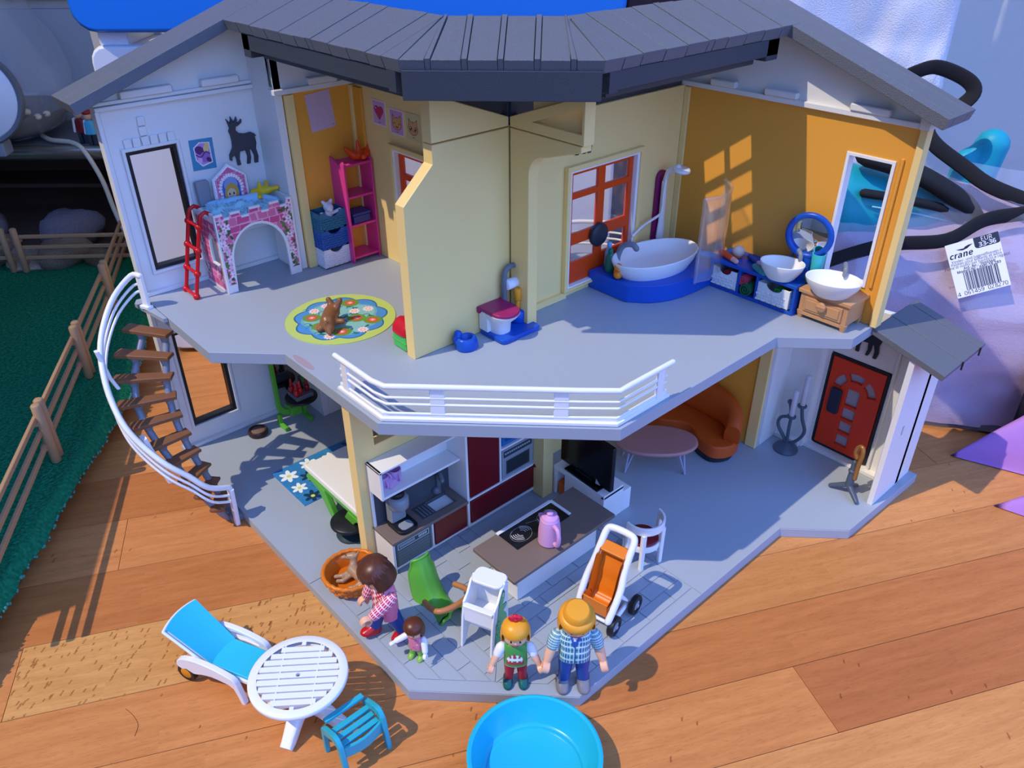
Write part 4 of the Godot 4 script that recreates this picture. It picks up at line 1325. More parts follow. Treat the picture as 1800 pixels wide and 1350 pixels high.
func woven(w: float, h: float, d: float, notch: bool) -> Mb:
	# basket in its own axes: front at z = d / 2, raised wicker courses on the outside
	var b := Mb.new()
	var fr := pts2([-w / 2, 0, w / 2, 0, w / 2, h])
	if notch:
		fr.append(W(0.28 * w, h))
		for i in 9: fr.append(W(0, h) + Vector2(cos(-PI * i / 8.0) * 0.25 * w, sin(-PI * i / 8.0) * 0.3 * h))
		fr.append(W(-0.28 * w, h))
	fr.append(W(-w / 2, h))
	b.ext(fr, d / 2 - 0.15, d / 2, Basis(), Vector3(), 0.04)
	b.bx(V(-w / 2, 0, -d / 2), V(-w / 2 + 0.15, h, d / 2 - 0.1), 0.04).bx(V(w / 2 - 0.15, 0, -d / 2), V(w / 2, h, d / 2 - 0.1), 0.04).bx(V(-w / 2, 0, -d / 2), V(w / 2, h, -d / 2 + 0.15), 0.04).bx(V(-w / 2, 0, -d / 2), V(w / 2, 0.15, d / 2), 0.04)
	var rows := int(h / 0.24)
	for r in rows:
		var y := 0.16 + r * (h - 0.2) / rows
		if notch and y > h * 0.66: continue
		for k in int(w / 0.5):
			var x := -w / 2 + 0.27 + k * 0.5 + (0.12 if r % 2 else -0.12)
			if x < w / 2 - 0.2: b.box(V(x, y, d / 2), V(0.4, 0.17, 0.12), 0.04)
		for k in int(d / 0.5):
			var z := -d / 2 + 0.3 + k * 0.5
			for e in [-1.0, 1.0]: b.box(V(e * w / 2, y, z), V(0.12, 0.17, 0.4), 0.04)
	return b

func build_upstairs() -> void:
	var white := pl("ecebe8", 0.35)
	var chrome := pl("7d848e", 0.32)
	var slate := pl("3d434c", 0.4)
	# ---- castle loft bed
	var C := thing("loft_bed", "white toy castle loft bed printed with pink stones and flowers", "bed", V(-21.5, 16, 10.9))
	var cren: Array = pts2([7.4, 22.95, 7.95, 22.95, 7.95, 22.45, 8.6, 22.45, 8.6, 22.9, 9.5, 22.9, 9.5, 22.4, 10.3, 22.4, 10.3, 22.9, 11.3, 22.9, 11.3, 22.4, 12.1, 22.4, 12.1, 22.85, 13.0, 22.85, 13.0, 22.5, 13.6, 22.5, 13.6, 22.9, 14.4, 22.9])
	var archp := func(g: float) -> Array:
		var a: Array = []
		for i in 17: a.append(W(10.95, 18.6) + Vector2(cos(PI - PI * i / 16.0) * (2.4 + g), sin(PI * i / 16.0) * (2.75 + g)))
		return a
	var pf: Array = [W(7.4, 22.95)]
	pf = cren.duplicate()
	pf.append_array(pts2([14.4, 16, 13.5, 16]))
	var ar: Array = archp.call(0.0)
	ar.reverse()
	pf.append_array(ar)
	pf.append_array(pts2([8.5, 16, 7.4, 16]))
	wp(C, "front_panel", upr(pf, -19.75, -19.5, 0.05), white)
	var pp: Array = []
	for q in cren: pp.append(W(clampf(q.x, 7.62, 14.18), q.y - 0.2))
	pp.append_array(pts2([14.18, 16.75, 13.6, 16.75]))
	ar = archp.call(0.25)
	ar.reverse()
	pp.append_array(ar)
	pp.append_array(pts2([8.25, 16.75, 7.62, 16.75]))
	for i in pp.size():
		if i < cren.size(): pp[i].x += 0.1 if (i % 4 == 1 or i % 4 == 2) and i > 0 and i < 22 else 0.0
	wp(C, "printed_stones", upr(pp, -19.5, -19.47, 0.0, [], Rect2(7.4, 16, 7.0, 7.0)), printed("castle0"))
	var win: Array = []
	for i in 11: win.append(W(-20.75, 19.6) + Vector2(cos(PI * i / 10.0) * 0.75, sin(PI * i / 10.0) * 1.2))
	win.append_array(pts2([-21.5, 18.4, -20.0, 18.4]))
	var win2: Array = win.map(func(q): return W(-20.75, 19.3) + (q - W(-20.75, 19.3)) * 1.18)
	wp(C, "side_panel", Mb.new().ext(pts2([-23.4, 16, -19.6, 16, -19.6, 22.9, -20.4, 22.9, -20.4, 22.4, -21.4, 22.4, -21.4, 22.8, -22.4, 22.8, -22.4, 22.4, -23.4, 22.4]), 14.15, 14.4, Basis(), Vector3(), 0.05, [win]), white)
	wp(C, "printed_stones", Mb.new().ext(rect(-23.2, 16.3, -19.8, 22.2), 14.4, 14.43, Basis(), Vector3(), 0.0, [win2]), printed("castle1"))
	wp(C, "side_panel", Mb.new().bx(V(-23.4, 16, 7.4), V(-19.7, 22.9, 7.65), 0.05), white)
	wp(C, "back_panel", Mb.new().bx(V(-23.55, 19.5, 7.4), V(-23.35, 22.5, 14.4), 0.05), white)
	wp(C, "bed_base", Mb.new().bx(V(-23.4, 21.3, 7.6), V(-19.7, 21.6, 14.2), 0.04), white)
	var hb := pts2([9.35, 21.6, 12.5, 21.6, 12.45, 24.5, 10.9, 25.65, 9.4, 24.5])
	wp(C, "headboard", upr(hb, -23.4, -23.2, 0.05), white)
	wp(C, "headboard_print", upr(hb.map(func(q): return W(10.92, 23.5) + (q - W(10.92, 23.5)) * 0.94), -23.2, -23.17, 0.0), printed("headboard"), "pink arch print with a fair-haired doll")
	# blanket: soft folds with a pile of short fibres
	var nz := FastNoiseLite.new()
	nz.seed = 8
	nz.frequency = 0.35
	var gt: Array = []
	for i in 17:
		var line: Array = []
		for j in 25:
			var x := -23.1 + 3.3 * i / 16.0
			var z := 7.8 + 6.2 * j / 24.0
			var e := minf(minf(i, 16 - i) / 2.0, minf(j, 24 - j) / 2.0)
			line.append(V(x, 21.62 + 0.75 * minf(e, 1.0) + nz.get_noise_2d(x * 2, z * 2) * 0.45 + (0.35 if x < -21.4 and z > 10 else 0.0), z))
		gt.append(line)
	var BL := thing("blanket", "fluffy pale blue blanket lying crumpled on the castle bed", "blanket", V(-21.5, 21.6, 10.9))
	wp(BL, "cloth", Mb.new().grid(gt, false), pl("b4e0e8", 0.95))
	var fib := Mb.new()
	var rg := RandomNumberGenerator.new()
	rg.seed = 2
	for k in 5000:
		var a: Vector3 = gt[rg.randi_range(0, 16)][rg.randi_range(0, 24)] + V(rg.randf_range(-0.12, 0.12), 0, rg.randf_range(-0.14, 0.14))
		var t := a + V(rg.randf_range(-0.14, 0.14), rg.randf_range(0.1, 0.22), rg.randf_range(-0.14, 0.14))
		var n := V(0.3, 1, 0.2).normalized()
		fib.tri(a + V(0.03, 0, 0), a + V(-0.03, 0, 0.02), t, n, n, n)
	wp(BL, "pile", fib, pl("bfe6ea", 0.95)).set_meta("kind", "stuff")
	var fold := Mb.new().net([[V(-22.8, 22.55, 13.2), V(-21.9, 22.6, 9.4), 0.42, 0.5], [V(-22.6, 22.5, 9.0), V(-21.0, 22.4, 8.2), 0.4, 0.35]], 0.14, 0.3)
	wp(BL, "fold", fold.noise(0.1, 0.9, 3), pl("a8d6f0", 0.95))
	# ladder
	var L := thing("ladder", "red plastic ladder leaning on the castle bed", "ladder", V(-21.6, 16, 16.7))
	var red := pl("d3141c", 0.3)
	var lb := func(x: float, t: float) -> Vector3: return V(x, 16.2 + 6.1 * t, 16.75 - 1.55 * t)
	for x in [-22.65, -20.55]: wp(L, "rail", Mb.new().tube([lb.call(x, 0.0), lb.call(x, 0.5), lb.call(x, 1.0), lb.call(x, 1.0) + V(0, 0.5, -0.2), lb.call(x, 1.0) + V(0, 0.7, -0.6), lb.call(x, 1.0) + V(0, 0.45, -1.0)], 0.17, 8), red)
	for i in 4:
		var t := i / 3.2
		wp(L, "rung", Mb.new().tube([lb.call(-22.65, t), lb.call(-20.55, t)], 0.15, 8).sph(lb.call(-22.65, t), V(0.3, 0.3, 0.3), Basis(), 6, 10).sph(lb.call(-20.55, t), V(0.3, 0.3, 0.3), Basis(), 6, 10), red)
	# small things on the bed and walls
	var yel := pl("f2c61c", 0.35)
	var yd := thing("toy_star", "yellow plastic star-shaped doll lying on the blue blanket", "toy", V(-22.4, 22.5, 8.8))
	wp(yd, "body", Mb.new().net([[V(-22.5, 22.9, 9.2), V(-22.3, 23.0, 8.3), 0.4, 0.38], [V(-22.5, 22.9, 9.3), V(-22.0, 22.8, 10.0), 0.26, 0.22], [V(-22.3, 22.9, 9.1), V(-21.5, 22.8, 9.3), 0.26, 0.24], [V(-22.3, 23.0, 8.2), V(-22.9, 23.5, 7.9), 0.25, 0.16], [V(-22.2, 23.0, 8.2), V(-21.7, 23.2, 7.5), 0.27, 0.2], [V(-22.4, 23.1, 8.7), V(-22.6, 23.7, 8.7), 0.25, 0.12]], 0.1, 0.15), yel)
	solo("grey_block", "small grey box standing between window and castle headboard", "box", Mb.new().stack([[0, 0.28, 0.5], [1.0, 0.32, 0.56], [1.9, 0.34, 0.58], [2.0, 0.28, 0.52]], Vector3(), Basis(), 16, 5.0), pl("8d929a", 0.45), V(-23.45, 22.6, 13.3))
	sheet("poster", "teal poster with a purple swirl on the white wall", "poster", 2.0, 2.5, 0.03, "swirl", "d8d8d8", V(-23.99, 26.55, 12.45), zy() * Basis(Vector3.UP, PI) * rz(0.0))
	for o in get_children():
		if o.name == "poster": o.transform.basis = Basis(V(0, 0, -1), V(0, 1, 0), V(1, 0, 0)) * rz(-2.0)
	var st := solo("stag_ornament", "dark grey stag silhouette hung above the castle bed", "wall ornament", Mb.new().ext(stag_poly(0.42), 0.0, 0.3, Basis(), Vector3(), 0.05), slate, V(-24.0, 24.9, 9.0), 90, "stag ornaments")
	sheet("drawing_paper", "large pale lilac paper stuck on the orange bedroom wall", "poster", 2.35, 3.1, 0.02, "lilac", "cfb4c8", V(-19.99, 29.25, 3.35), Basis(V(0, 0, -1), V(0, 1, 0), V(1, 0, 0)) * rz(5.0))
	var zz := Basis()
	sheet("poster", "small lilac poster with a dark pink heart", "poster", 1.95, 2.05, 0.03, "heart", "f3dfee", V(-16.2, 29.2, 0.0), zz, [], "posters over the bedroom door")
	sheet("poster", "small lilac poster with a laughing cat face", "poster", 1.95, 2.05, 0.03, "cat0", "f3dfee", V(-13.7, 28.87, 0.0), zz, [], "posters over the bedroom door")
	sheet("poster", "cream poster with a big-eyed cat face beside the divider", "poster", 1.95, 2.15, 0.03, "cat1", "e6d8a8", V(-11.45, 28.88, 0.0), zz, [], "posters over the bedroom door")
	# pink shelf with its things
	var SH := thing("shelf_unit", "tall pink open shelf in the corner of the orange room", "shelf", V(-18.9, 16, 1.2))
	var pink := pl("e23f8c", 0.35)
	for z in [-0.2, 2.55]: wp(SH, "side", Mb.new().ext(pts2([-20, 16, -17.9, 16, -17.75, 16.2, -17.75, 25.1, -18.0, 25.3, -18.6, 24.9, -19.6, 25.3, -20, 25.4]), z + 0.35, z + 0.55, Basis(), Vector3(), 0.05), pink)
	for y in [16.35, 19.35, 21.95, 24.75]: wp(SH, "shelf_board", Mb.new().bx(V(-20, y, 0.3), V(-17.85, y + 0.22, 3.0), 0.04), pink)
	wp(SH, "back_strip", Mb.new().bx(V(-20, 16.3, 2.2), V(-19.85, 25, 2.9), 0.03), pink)
	var cr := thing("toy_crown", "bright orange toy crown with points on the pink shelf", "toy", V(-18.9, 24.97, 0.9))
	wp(cr, "flower", Mb.new().net([[V(-18.7, 25.35, 1.3), V(-18.5, 25.4, 0.4), 0.4, 0.4], [V(-18.7, 25.5, 1.5), V(-18.8, 26.1, 2.1), 0.26, 0.16], [V(-18.6, 25.6, 0.9), V(-18.7, 26.5, 0.9), 0.26, 0.13], [V(-18.6, 25.5, 0.3), V(-18.6, 26.2, -0.2), 0.28, 0.2], [V(-18.5, 25.4, 0.1), V(-18.2, 25.7, -0.4), 0.26, 0.2], [V(-18.3, 25.3, 0.8), V(-17.9, 25.4, 0.9), 0.3, 0.26]], 0.1, 0.14), pl("ef4a16", 0.35))
	var bk := thing("toy_box", "dark blue box lying in the pink shelf", "box", V(-18.7, 19.57, 1.4))
	wp(bk, "body", Mb.new().bx(V(-19.4, 19.57, 0.75), V(-18.0, 20.25, 2.5), 0.06), pl("27357e", 0.4))
	wp(bk, "lid", Mb.new().bx(V(-19.5, 20.25, 0.65), V(-17.95, 20.55, 2.6), 0.08), pl("2c3a8c", 0.4))
	# stacked baskets, the white one lowest
	var cols := [["dfe1ea", "white wicker-look basket, lowest of the bedroom stack"], ["1a5aa6", "blue wicker-look basket, middle of the bedroom stack"], ["1d6f8d", "teal wicker-look basket, topmost, with a white bear"]]
	for i in 3:
		var bs := thing("basket", cols[i][1], "basket", V(-19.15, 16.05 + i * 1.72, 4.35), 90, "stacked baskets in the bedroom")
		part(bs, "body", woven(2.75, 1.95 if i < 2 else 1.7, 1.6, true), pl(cols[i][0], 0.42))
		part(bs, "rim", Mb.new().bx(V(-1.4, 1.55, -0.82), V(-1.22, 1.7, 0.8), 0.04).bx(V(1.22, 1.55, -0.82), V(1.4, 1.7, 0.8), 0.04), pl(cols[i][0], 0.42))
	var td := thing("toy_bear", "small white toy bear sitting in the teal basket", "toy bear", V(-19.0, 19.9, 4.4))
	wp(td, "body", Mb.new().net([[V(-18.95, 20.1, 4.4), V(-19.0, 20.9, 4.4), 0.36, 0.3], [V(-18.9, 21.45, 4.4), V(-18.75, 21.42, 4.4), 0.44, 0.38], [V(-19.0, 21.85, 4.75), V(-19.0, 21.95, 4.82), 0.17, 0.15], [V(-19.0, 21.85, 4.05), V(-19.0, 21.95, 3.98), 0.17, 0.15], [V(-18.9, 20.8, 4.7), V(-18.5, 21.1, 5.35), 0.18, 0.17], [V(-18.9, 20.8, 4.1), V(-18.5, 21.1, 3.5), 0.18, 0.17], [V(-18.6, 21.35, 4.4), V(-18.4, 21.32, 4.4), 0.2, 0.14]], 0.09, 0.14), pl("dcdde6", 0.5))
	# rug and brown bear
	var rug := sheet("round_rug", "round rug printed with water lilies on the upper floor", "rug", 8.7, 8.7, 0.06, "rug", "c3d56c", V(-9.3, 16.0, 9.8), Basis(V(0.74, 0, -0.67), V(-0.67, 0, -0.74), V(0, 1, 0)), disc(W(0, 0), 4.35, 4.35, 64))
	var br := thing("toy_bear", "brown toy bear cub lying head down on the round rug", "toy bear", V(-8.7, 16.07, 11.0))
	wp(br, "body", Mb.new().net([[V(-9.2, 16.85, 10.6), V(-8.3, 16.75, 11.5), 0.62, 0.6], [V(-7.9, 16.55, 11.7), V(-7.7, 16.5, 11.75), 0.48, 0.42], [V(-7.4, 16.35, 11.95), V(-7.3, 16.3, 12.0), 0.26, 0.2], [V(-9.3, 17.0, 10.3), V(-9.8, 17.7, 10.4), 0.34, 0.22], [V(-9.0, 17.0, 10.4), V(-8.9, 17.8, 9.9), 0.34, 0.22], [V(-8.4, 16.6, 11.2), V(-7.6, 16.7, 10.6), 0.28, 0.22], [V(-8.5, 16.5, 11.7), V(-8.3, 16.3, 12.3), 0.28, 0.22], [V(-7.9, 16.95, 11.5), V(-7.95, 17.05, 11.45), 0.14, 0.12], [V(-7.7, 16.9, 11.95), V(-7.68, 17.0, 12.0), 0.14, 0.12]], 0.1, 0.18), pl("8a5a33", 0.34))
	# chest half hidden by the divider
	var ch := thing("toy_chest", "green toy chest with a red roof-like lid by the divider", "chest", V(-2.2, 16, 8.6))
	wp(ch, "body", Mb.new().bx(V(-2.9, 16, 7.7), V(-1.2, 17.3, 9.2), 0.12).bx(V(-2.95, 16.6, 7.65), V(-1.15, 16.75, 9.25), 0.05), pl("4fc45a", 0.35))
	wp(ch, "lid", Mb.new().stack([[17.3, 0.95, 0.9, -2.05, 8.45], [17.7, 0.95, 0.85, -2.05, 8.45], [18.1, 0.9, 0.5, -2.05, 8.45], [18.2, 0.8, 0.2, -2.05, 8.45]], Vector3(), Basis(), 20, 4.0), pl("c8182c", 0.35))
	build_bath(white, chrome)
	# stag behind the arch
	solo("stag_ornament", "dark grey stag silhouette half hidden above the bathroom door", "wall ornament", Mb.new().ext(stag_poly(0.36), 0.0, 0.3, Basis(), Vector3(), 0.05), slate, V(0.0, 27.6, -7.3), 90, "stag ornaments")

func build_bath(white: Material, chrome: Material) -> void:
	var blue := pl("1250b4", 0.32)
	# potty
	var po := thing("potty", "small blue plastic potty on the bathroom floor", "potty", V(1.1, 16, 5.5))
	wp(po, "bowl", Mb.new().stack([[16.0, 0.72, 0.8], [16.1, 0.8, 0.9], [16.5, 0.74, 0.85], [16.8, 0.66, 0.78], [16.95, 0.56, 0.66], [16.9, 0.42, 0.5], [16.5, 0.32, 0.36], [16.35, 0.1, 0.1]].map(func(s): return s + [1.15, 5.4]), Vector3(), Basis(), 22, 2.2, true), blue)
	wp(po, "back_rest", Mb.new().net([[V(0.5, 16.6, 5.85), V(0.55, 17.1, 5.75), 0.3, 0.26], [V(0.75, 16.6, 6.05), V(0.6, 17.0, 5.6), 0.25, 0.2]], 0.09, 0.2), blue)
	# toilet on its blue plate
	var T := thing("toilet", "white toy toilet with raspberry lid on a blue base", "toilet", V(1.4, 16, 1.4))
	wp(T, "base_plate", slab(rrect(0.0, -0.7, 2.85, 3.25, 0.35), 16.0, 16.4, 0.08), blue)
	wp(T, "bowl", Mb.new().stack([[16.4, 0.95, 0.75, 1.1, 2.2], [17.2, 0.95, 0.8, 1.15, 2.2], [17.7, 1.25, 1.1, 1.4, 2.2], [18.05, 1.4, 1.2, 1.5, 2.2]], Vector3(), Basis(), 24, 2.6).bx(V(0.05, 16.4, 1.1), V(1.1, 18.0, 3.3), 0.1), white)
	var lid: Array = pts2([0.1, 1.05])
	for i in 13: lid.append(W(1.7, 2.2) + Vector2(cos(-PI / 2 + PI * i / 12.0) * 1.3, sin(-PI / 2 + PI * i / 12.0) * 1.2))
	lid.append_array(pts2([0.1, 3.4]))
	wp(T, "lid", slab(lid, 18.05, 18.35, 0.1).bx(V(0.02, 17.8, 1.0), V(0.35, 18.36, 3.45), 0.08), pl("9c1f5c", 0.32))
	wp(T, "holder_frame", Mb.new().tube(sp([V(0.45, 16.4, 1.0), V(0.45, 18.5, 1.0), V(0.45, 20.2, 1.0), V(0.45, 20.75, 0.7), V(0.45, 20.85, 0.3), V(0.45, 20.75, -0.15), V(0.45, 20.2, -0.4), V(0.45, 18.5, -0.4), V(0.45, 16.4, -0.4)], 4), 0.22, 10), pl("6c737c", 0.35))
	wp(T, "cross_bar", Mb.new().tube([V(0.45, 17.4, 1.0), V(0.45, 17.4, -0.4)], 0.12, 8), pl("6c737c", 0.35))
	wp(T, "paper_roll", Mb.new().cyl(V(0.6, 19.5, 0.95), 0.42, 0.0, 1.25, 18, 0.05, rx(-90)), pl("eceaf0", 0.8), "white paper roll")
	wp(T, "brush_pot", Mb.new().cyl(V(1.1, 16.4, 0.2), 0.55, 0.0, 1.0, 18, 0.08), blue)
	wp(T, "brush_handle", Mb.new().cyl(V(1.1, 17.3, 0.2), 0.17, 0.0, 1.0, 12, 0.05).cyl(V(1.1, 18.2, 0.2), 0.3, 0.0, 1.0, 14, 0.08), pl("f0a020", 0.4), "orange brush handle")
	# bathtub
	var B := thing("bathtub", "white oval bathtub set in a blue corner base", "bathtub", V(3.4, 16, -14))
	var bp := pts2([0.0, -9.0, 4.1, -9.0])
	bp.append_array(sp([W(4.1, -9.0), W(5.6, -10.3), W(6.5, -12.0), W(6.9, -14.3), W(6.9, -16.9)], 4).slice(1))
	bp.append_array(pts2([6.2, -19.9, 0.0, -19.9]))
	wp(B, "base", slab(bp, 16.0, 17.6, 0.1), blue)
	var C := V(3.55, 0, -13.3)
	var ta := 0.28
	var prof: Array = []
	for e in [[17.6, 0.8], [18.3, 0.93], [18.95, 1.0], [19.05, 0.985], [19.0, 0.95], [18.3, 0.86], [17.8, 0.7], [17.7, 0.1]]:
		prof.append([e[0], 2.55 * e[1], 4.4 * e[1]])
	wp(B, "tub", Mb.new().stack(prof, C, ry(rad_to_deg(-0.12)), 40), white)
	wp(B, "tap", Mb.new().tube(sp([V(1.4, 17.6, -11.0), V(1.4, 18.7, -11.0), V(1.8, 19.7, -11.1), V(2.6, 20.0, -11.3), V(3.0, 19.7, -11.4)], 5), 0.25, 10).sph(V(1.5, 17.9, -10.7), V(0.4, 0.3, 0.4), Basis(), 8, 12), chrome, "grey bent tap")
	wp(B, "shower_panel", upr(rrect(-18.3, 17.6, -16.9, 24.4, 0.68), 0.0, 0.35, 0.08), pl("86145c", 0.3), "purple shower panel")
	wp(B, "shower_rail", Mb.new().stack([[18.3, 0.2, 0.42, 0.55, -17.6], [18.5, 0.24, 0.5, 0.55, -17.6], [20.0, 0.2, 0.36, 0.6, -17.55], [23.6, 0.2, 0.3, 0.65, -17.45]], Vector3(), Basis(), 14).tube([V(0.65, 23.5, -17.45), V(1.0, 24.4, -17.3), V(1.9, 24.95, -17.3)], 0.22, 10), white)
	wp(B, "shower_head", Mb.new().cyl(V(2.3, 24.75, -17.4), 0.75, 0.0, 0.32, 22, 0.12, rz(-8)).tube([V(1.1, 24.6, -17.3), V(2.0, 25.1, -17.35)], 0.26, 10), white)
	wp(B, "shower_hose", Mb.new().tube(sp([V(0.8, 24.0, -17.4), V(1.0, 22.5, -17.0), V(0.95, 21.0, -17.0), V(0.8, 20.6, -16.6), V(0.7, 20.2, -15.0), V(0.7, 19.6, -13.6)], 5), 0.12, 8), white)
	var gl := StandardMaterial3D.new()
	gl.albedo_color = Color(0.96, 0.92, 0.9, 0.08)
	gl.transparency = BaseMaterial3D.TRANSPARENCY_ALPHA
	gl.roughness = 0.05
	var gp: Array = []
	for i in 9:
		var a := deg_to_rad(-62 + i * 11.0)
		gp.append(W(3.9, -15.2) + Vector2(cos(a) * 4.3, sin(a) * 4.0))
	var gi: Array = []
	for q in gp: gi.append(W(3.9, -15.2) + (q - W(3.9, -15.2)) * 0.955)
	gi.reverse()
	wp(B, "glass_screen", slab(gp + gi, 17.6, 24.6, 0.03), gl, "clear curved screen")
	wp(B, "screen_rim", Mb.new().tube(gp.map(func(q): return V(3.9 + (q.x - 3.9) * 0.978, 24.62, -15.2 + (q.y + 15.2) * 0.978)), 0.16, 8).tube([V(gp[-1].x - 0.1, 17.6, gp[-1].y), V(gp[-1].x - 0.1, 21, gp[-1].y), V(gp[-1].x - 0.1, 24.6, gp[-1].y)], 0.15, 8), gl)
	# bottles and duck on the tub edge
	for e in [["pale blue toy bottle on the tub edge", "7fb2d6", V(0.75, 17.6, -10.6), 2.3, 0.36], ["dark green toy bottle beside the bathtub tap", "17705a", V(1.35, 17.6, -10.1), 2.0, 0.42]]:
		var b := thing("bottle", e[0], "bottle", e[2], 0, "bottles on the tub edge")
		part(b, "body", Mb.new().lathe([W(0, 0), W(e[4], 0.02), W(e[4] + 0.03, 0.2), W(e[4], e[3] * 0.6), W(0.2, e[3] * 0.75), W(0.16, e[3] * 0.8), W(0, e[3] * 0.8)], Vector3(), Basis(), 18), pl(e[1], 0.3))
		part(b, "cap", Mb.new().cyl(V(0, e[3] * 0.78, 0), 0.2, 0.0, e[3] * 0.22, 14, 0.05), pl(e[1], 0.3))
	var dk := thing("toy_duck", "orange toy duck sitting on the blue tub edge", "toy", V(2.7, 17.6, -9.6), 40)
	part(dk, "body", Mb.new().net([[V(0, 0.38, -0.3), V(0, 0.4, 0.35), 0.38, 0.36], [V(0, 0.5, -0.5), V(0, 0.75, -0.85), 0.22, 0.1], [V(0, 1.05, 0.4), V(0, 1.1, 0.42), 0.36, 0.34], [V(0, 1.0, 0.8), V(0, 1.0, 0.95), 0.13, 0.08]], 0.09, 0.14), pl("f08a1c", 0.32))
	# low blue cabinet with wash bowl
	var K := thing("vanity_cabinet", "low blue washstand with open compartments under the orange wall", "cabinet", V(10.7, 16, -18.4))
	wp(K, "top", Mb.new().bx(V(6.6, 18.25, -20.0), V(14.8, 18.6, -16.8), 0.08), blue)
	wp(K, "base", Mb.new().bx(V(6.7, 16.0, -19.9), V(14.75, 16.3, -16.85), 0.06), blue)
	for x in [6.7, 9.45, 11.15, 14.5]: wp(K, "upright", Mb.new().bx(V(x, 16.2, -19.9), V(x + 0.25, 18.3, -16.85), 0.05), blue)
	wp(K, "back", Mb.new().bx(V(6.7, 16.2, -20.0), V(14.7, 18.3, -19.8), 0.04), blue)
	for e in [[8.2, "white basket on the left in the blue washstand"], [12.85, "white basket with green towel in the blue washstand"]]:
		var bs := thing("basket", e[1], "basket", V(e[0], 16.3, -18.0), 0, "baskets in the washstand")
		part(bs, "body", woven(2.35 if e[0] < 10 else 2.9, 1.65, 2.3, true), white)
	for e in [[V(9.9, 17.5, -17.4), "c9405c", "pink rolled towel, upper of two in the washstand", 0.42], [V(10.35, 16.85, -17.2), "16603c", "dark green rolled towel, lower of two in the washstand", 0.52], [V(13.1, 17.4, -17.6), "1f8a3c", "bright green towel bundled in a washstand basket", 0.4], [V(8.3, 17.45, -17.6), "9c2030", "dark red towel bundled in a washstand basket", 0.38]]:
		var tw := thing("towel", e[2], "towel", e[0], 0, "towels in the washstand")
		var spi: Array = []
		for i in 26: spi.append(V(cos(i * 0.5) * (0.08 + i * 0.0145 * e[3] / 0.42), sin(i * 0.5) * (0.08 + i * 0.0145 * e[3] / 0.42), 0.45))
		part(tw, "roll", Mb.new().cyl(V(0, 0, -1.2), e[3], 0.0, 1.6, 18, 0.1, rx(90)), pl(e[1], 0.9))
		part(tw, "spiral", Mb.new().tube(spi, 0.085, 6), pl(e[1], 0.9))
	var bowl := func(c: Vector3, a: float, bb: float, label: String) -> void:
		var o := thing("wash_bowl", label, "sink", c, 18, "white wash bowls")
		part(o, "bowl", Mb.new().stack([[0, a * 0.55, bb * 0.55], [0.2, a * 0.66, bb * 0.66], [0.9, a * 0.92, bb * 0.92], [1.35, a, bb], [1.42, a * 0.985, bb * 0.98], [1.35, a * 0.93, bb * 0.92], [0.9, a * 0.82, bb * 0.8], [0.45, a * 0.5, bb * 0.5], [0.38, a * 0.05, bb * 0.05]], Vector3(), Basis(), 36), pl("f0efe9", 0.25))
	bowl.call(V(13.0, 18.62, -17.2), 1.75, 1.35, "white oval wash bowl on the blue washstand")
	bowl.call(V(17.2, 18.5, -17.55), 2.1, 1.6, "white oval wash bowl on the tan cabinet")
	var f1 := thing("faucet_set", "grey two-handled faucet behind the bowl on blue", "faucet", V(13.2, 18.6, -19.2), 0, "grey faucets")
	faucet(f1, V(12.6, 18.6, -19.2), V(0.85, 0, 0.5), chrome, 0.95)
	var f2 := thing("faucet_set", "grey two-handled faucet behind the bowl on tan", "faucet", V(16.6, 18.4, -20.0), 0, "grey faucets")
	faucet(f2, V(16.7, 18.4, -20.0), V(0.5, 0, 0.85), chrome, 0.95)
	# round mirror
	var M := thing("table_mirror", "round mirror in a blue frame leaning by the window", "mirror", V(13.9, 18.6, -18.9), 12)
	var ring: Array = []
	for i in 32: ring.append(V(cos(TAU * i / 32) * 1.65, 3.4 + sin(TAU * i / 32) * 1.65, 0))
	part(M, "frame", Mb.new().tube(ring, 0.24, 10, true), blue)
	var mir := pl("d8d8dc", 0.03, {"metallic": 1.0})
	part(M, "mirror_glass", Mb.new().cyl(V(0, 3.4, -0.1), 1.55, 0.0, 0.14, 36, 0.02, rx(90)), mir)
	part(M, "back", Mb.new().cyl(V(0, 3.4, -0.3), 1.6, 0.0, 0.16, 36, 0.02, rx(90)), blue)
	part(M, "stand", Mb.new().stack([[0, 0.9, 0.5], [0.3, 0.85, 0.4], [0.8, 0.5, 0.24], [1.9, 0.7, 0.2]], Vector3(), Basis(), 18, 3.0), blue)
	# cup with brushes and toiletries
	var cu := thing("tooth_mug", "turquoise beaker with green foot between the two bowls", "cup", V(15.0, 18.55, -18.9))
	part(cu, "beaker", Mb.new().lathe([W(0, 0.5), W(0.42, 0.5), W(0.5, 1.9), W(0.52, 2.3), W(0.44, 2.3), W(0.4, 0.7), W(0, 0.7)], Vector3(), Basis(), 20), pl("3fbfc0", 0.3))
	part(cu, "foot", Mb.new().lathe([W(0, 0), W(0.75, 0), W(0.75, 0.25), W(0.45, 0.5), W(0, 0.5)], Vector3(), Basis(), 20), pl("4fae6a", 0.35))
	part(cu, "band", Mb.new().cyl(Vector3(), 0.47, 0.5, 0.85, 20, 0.03), pl("203a86", 0.35))
	var it := func(called: String, label: String, hex: String, c: Vector3, dirv: Vector3, ra: float, rb: float, hex2: String) -> void:
		var o := thing(called, label, "toiletry", c, 0, "toiletries on the blue washstand")
		part(o, "body", Mb.new().tube([-dirv * 0.5, dirv * 0.3], [ra, rb], 10), pl(hex, 0.35))
		part(o, "tip", Mb.new().tube([dirv * 0.3, dirv * 0.6], [rb * 0.9, rb * 0.8], 10), pl(hex2, 0.35))
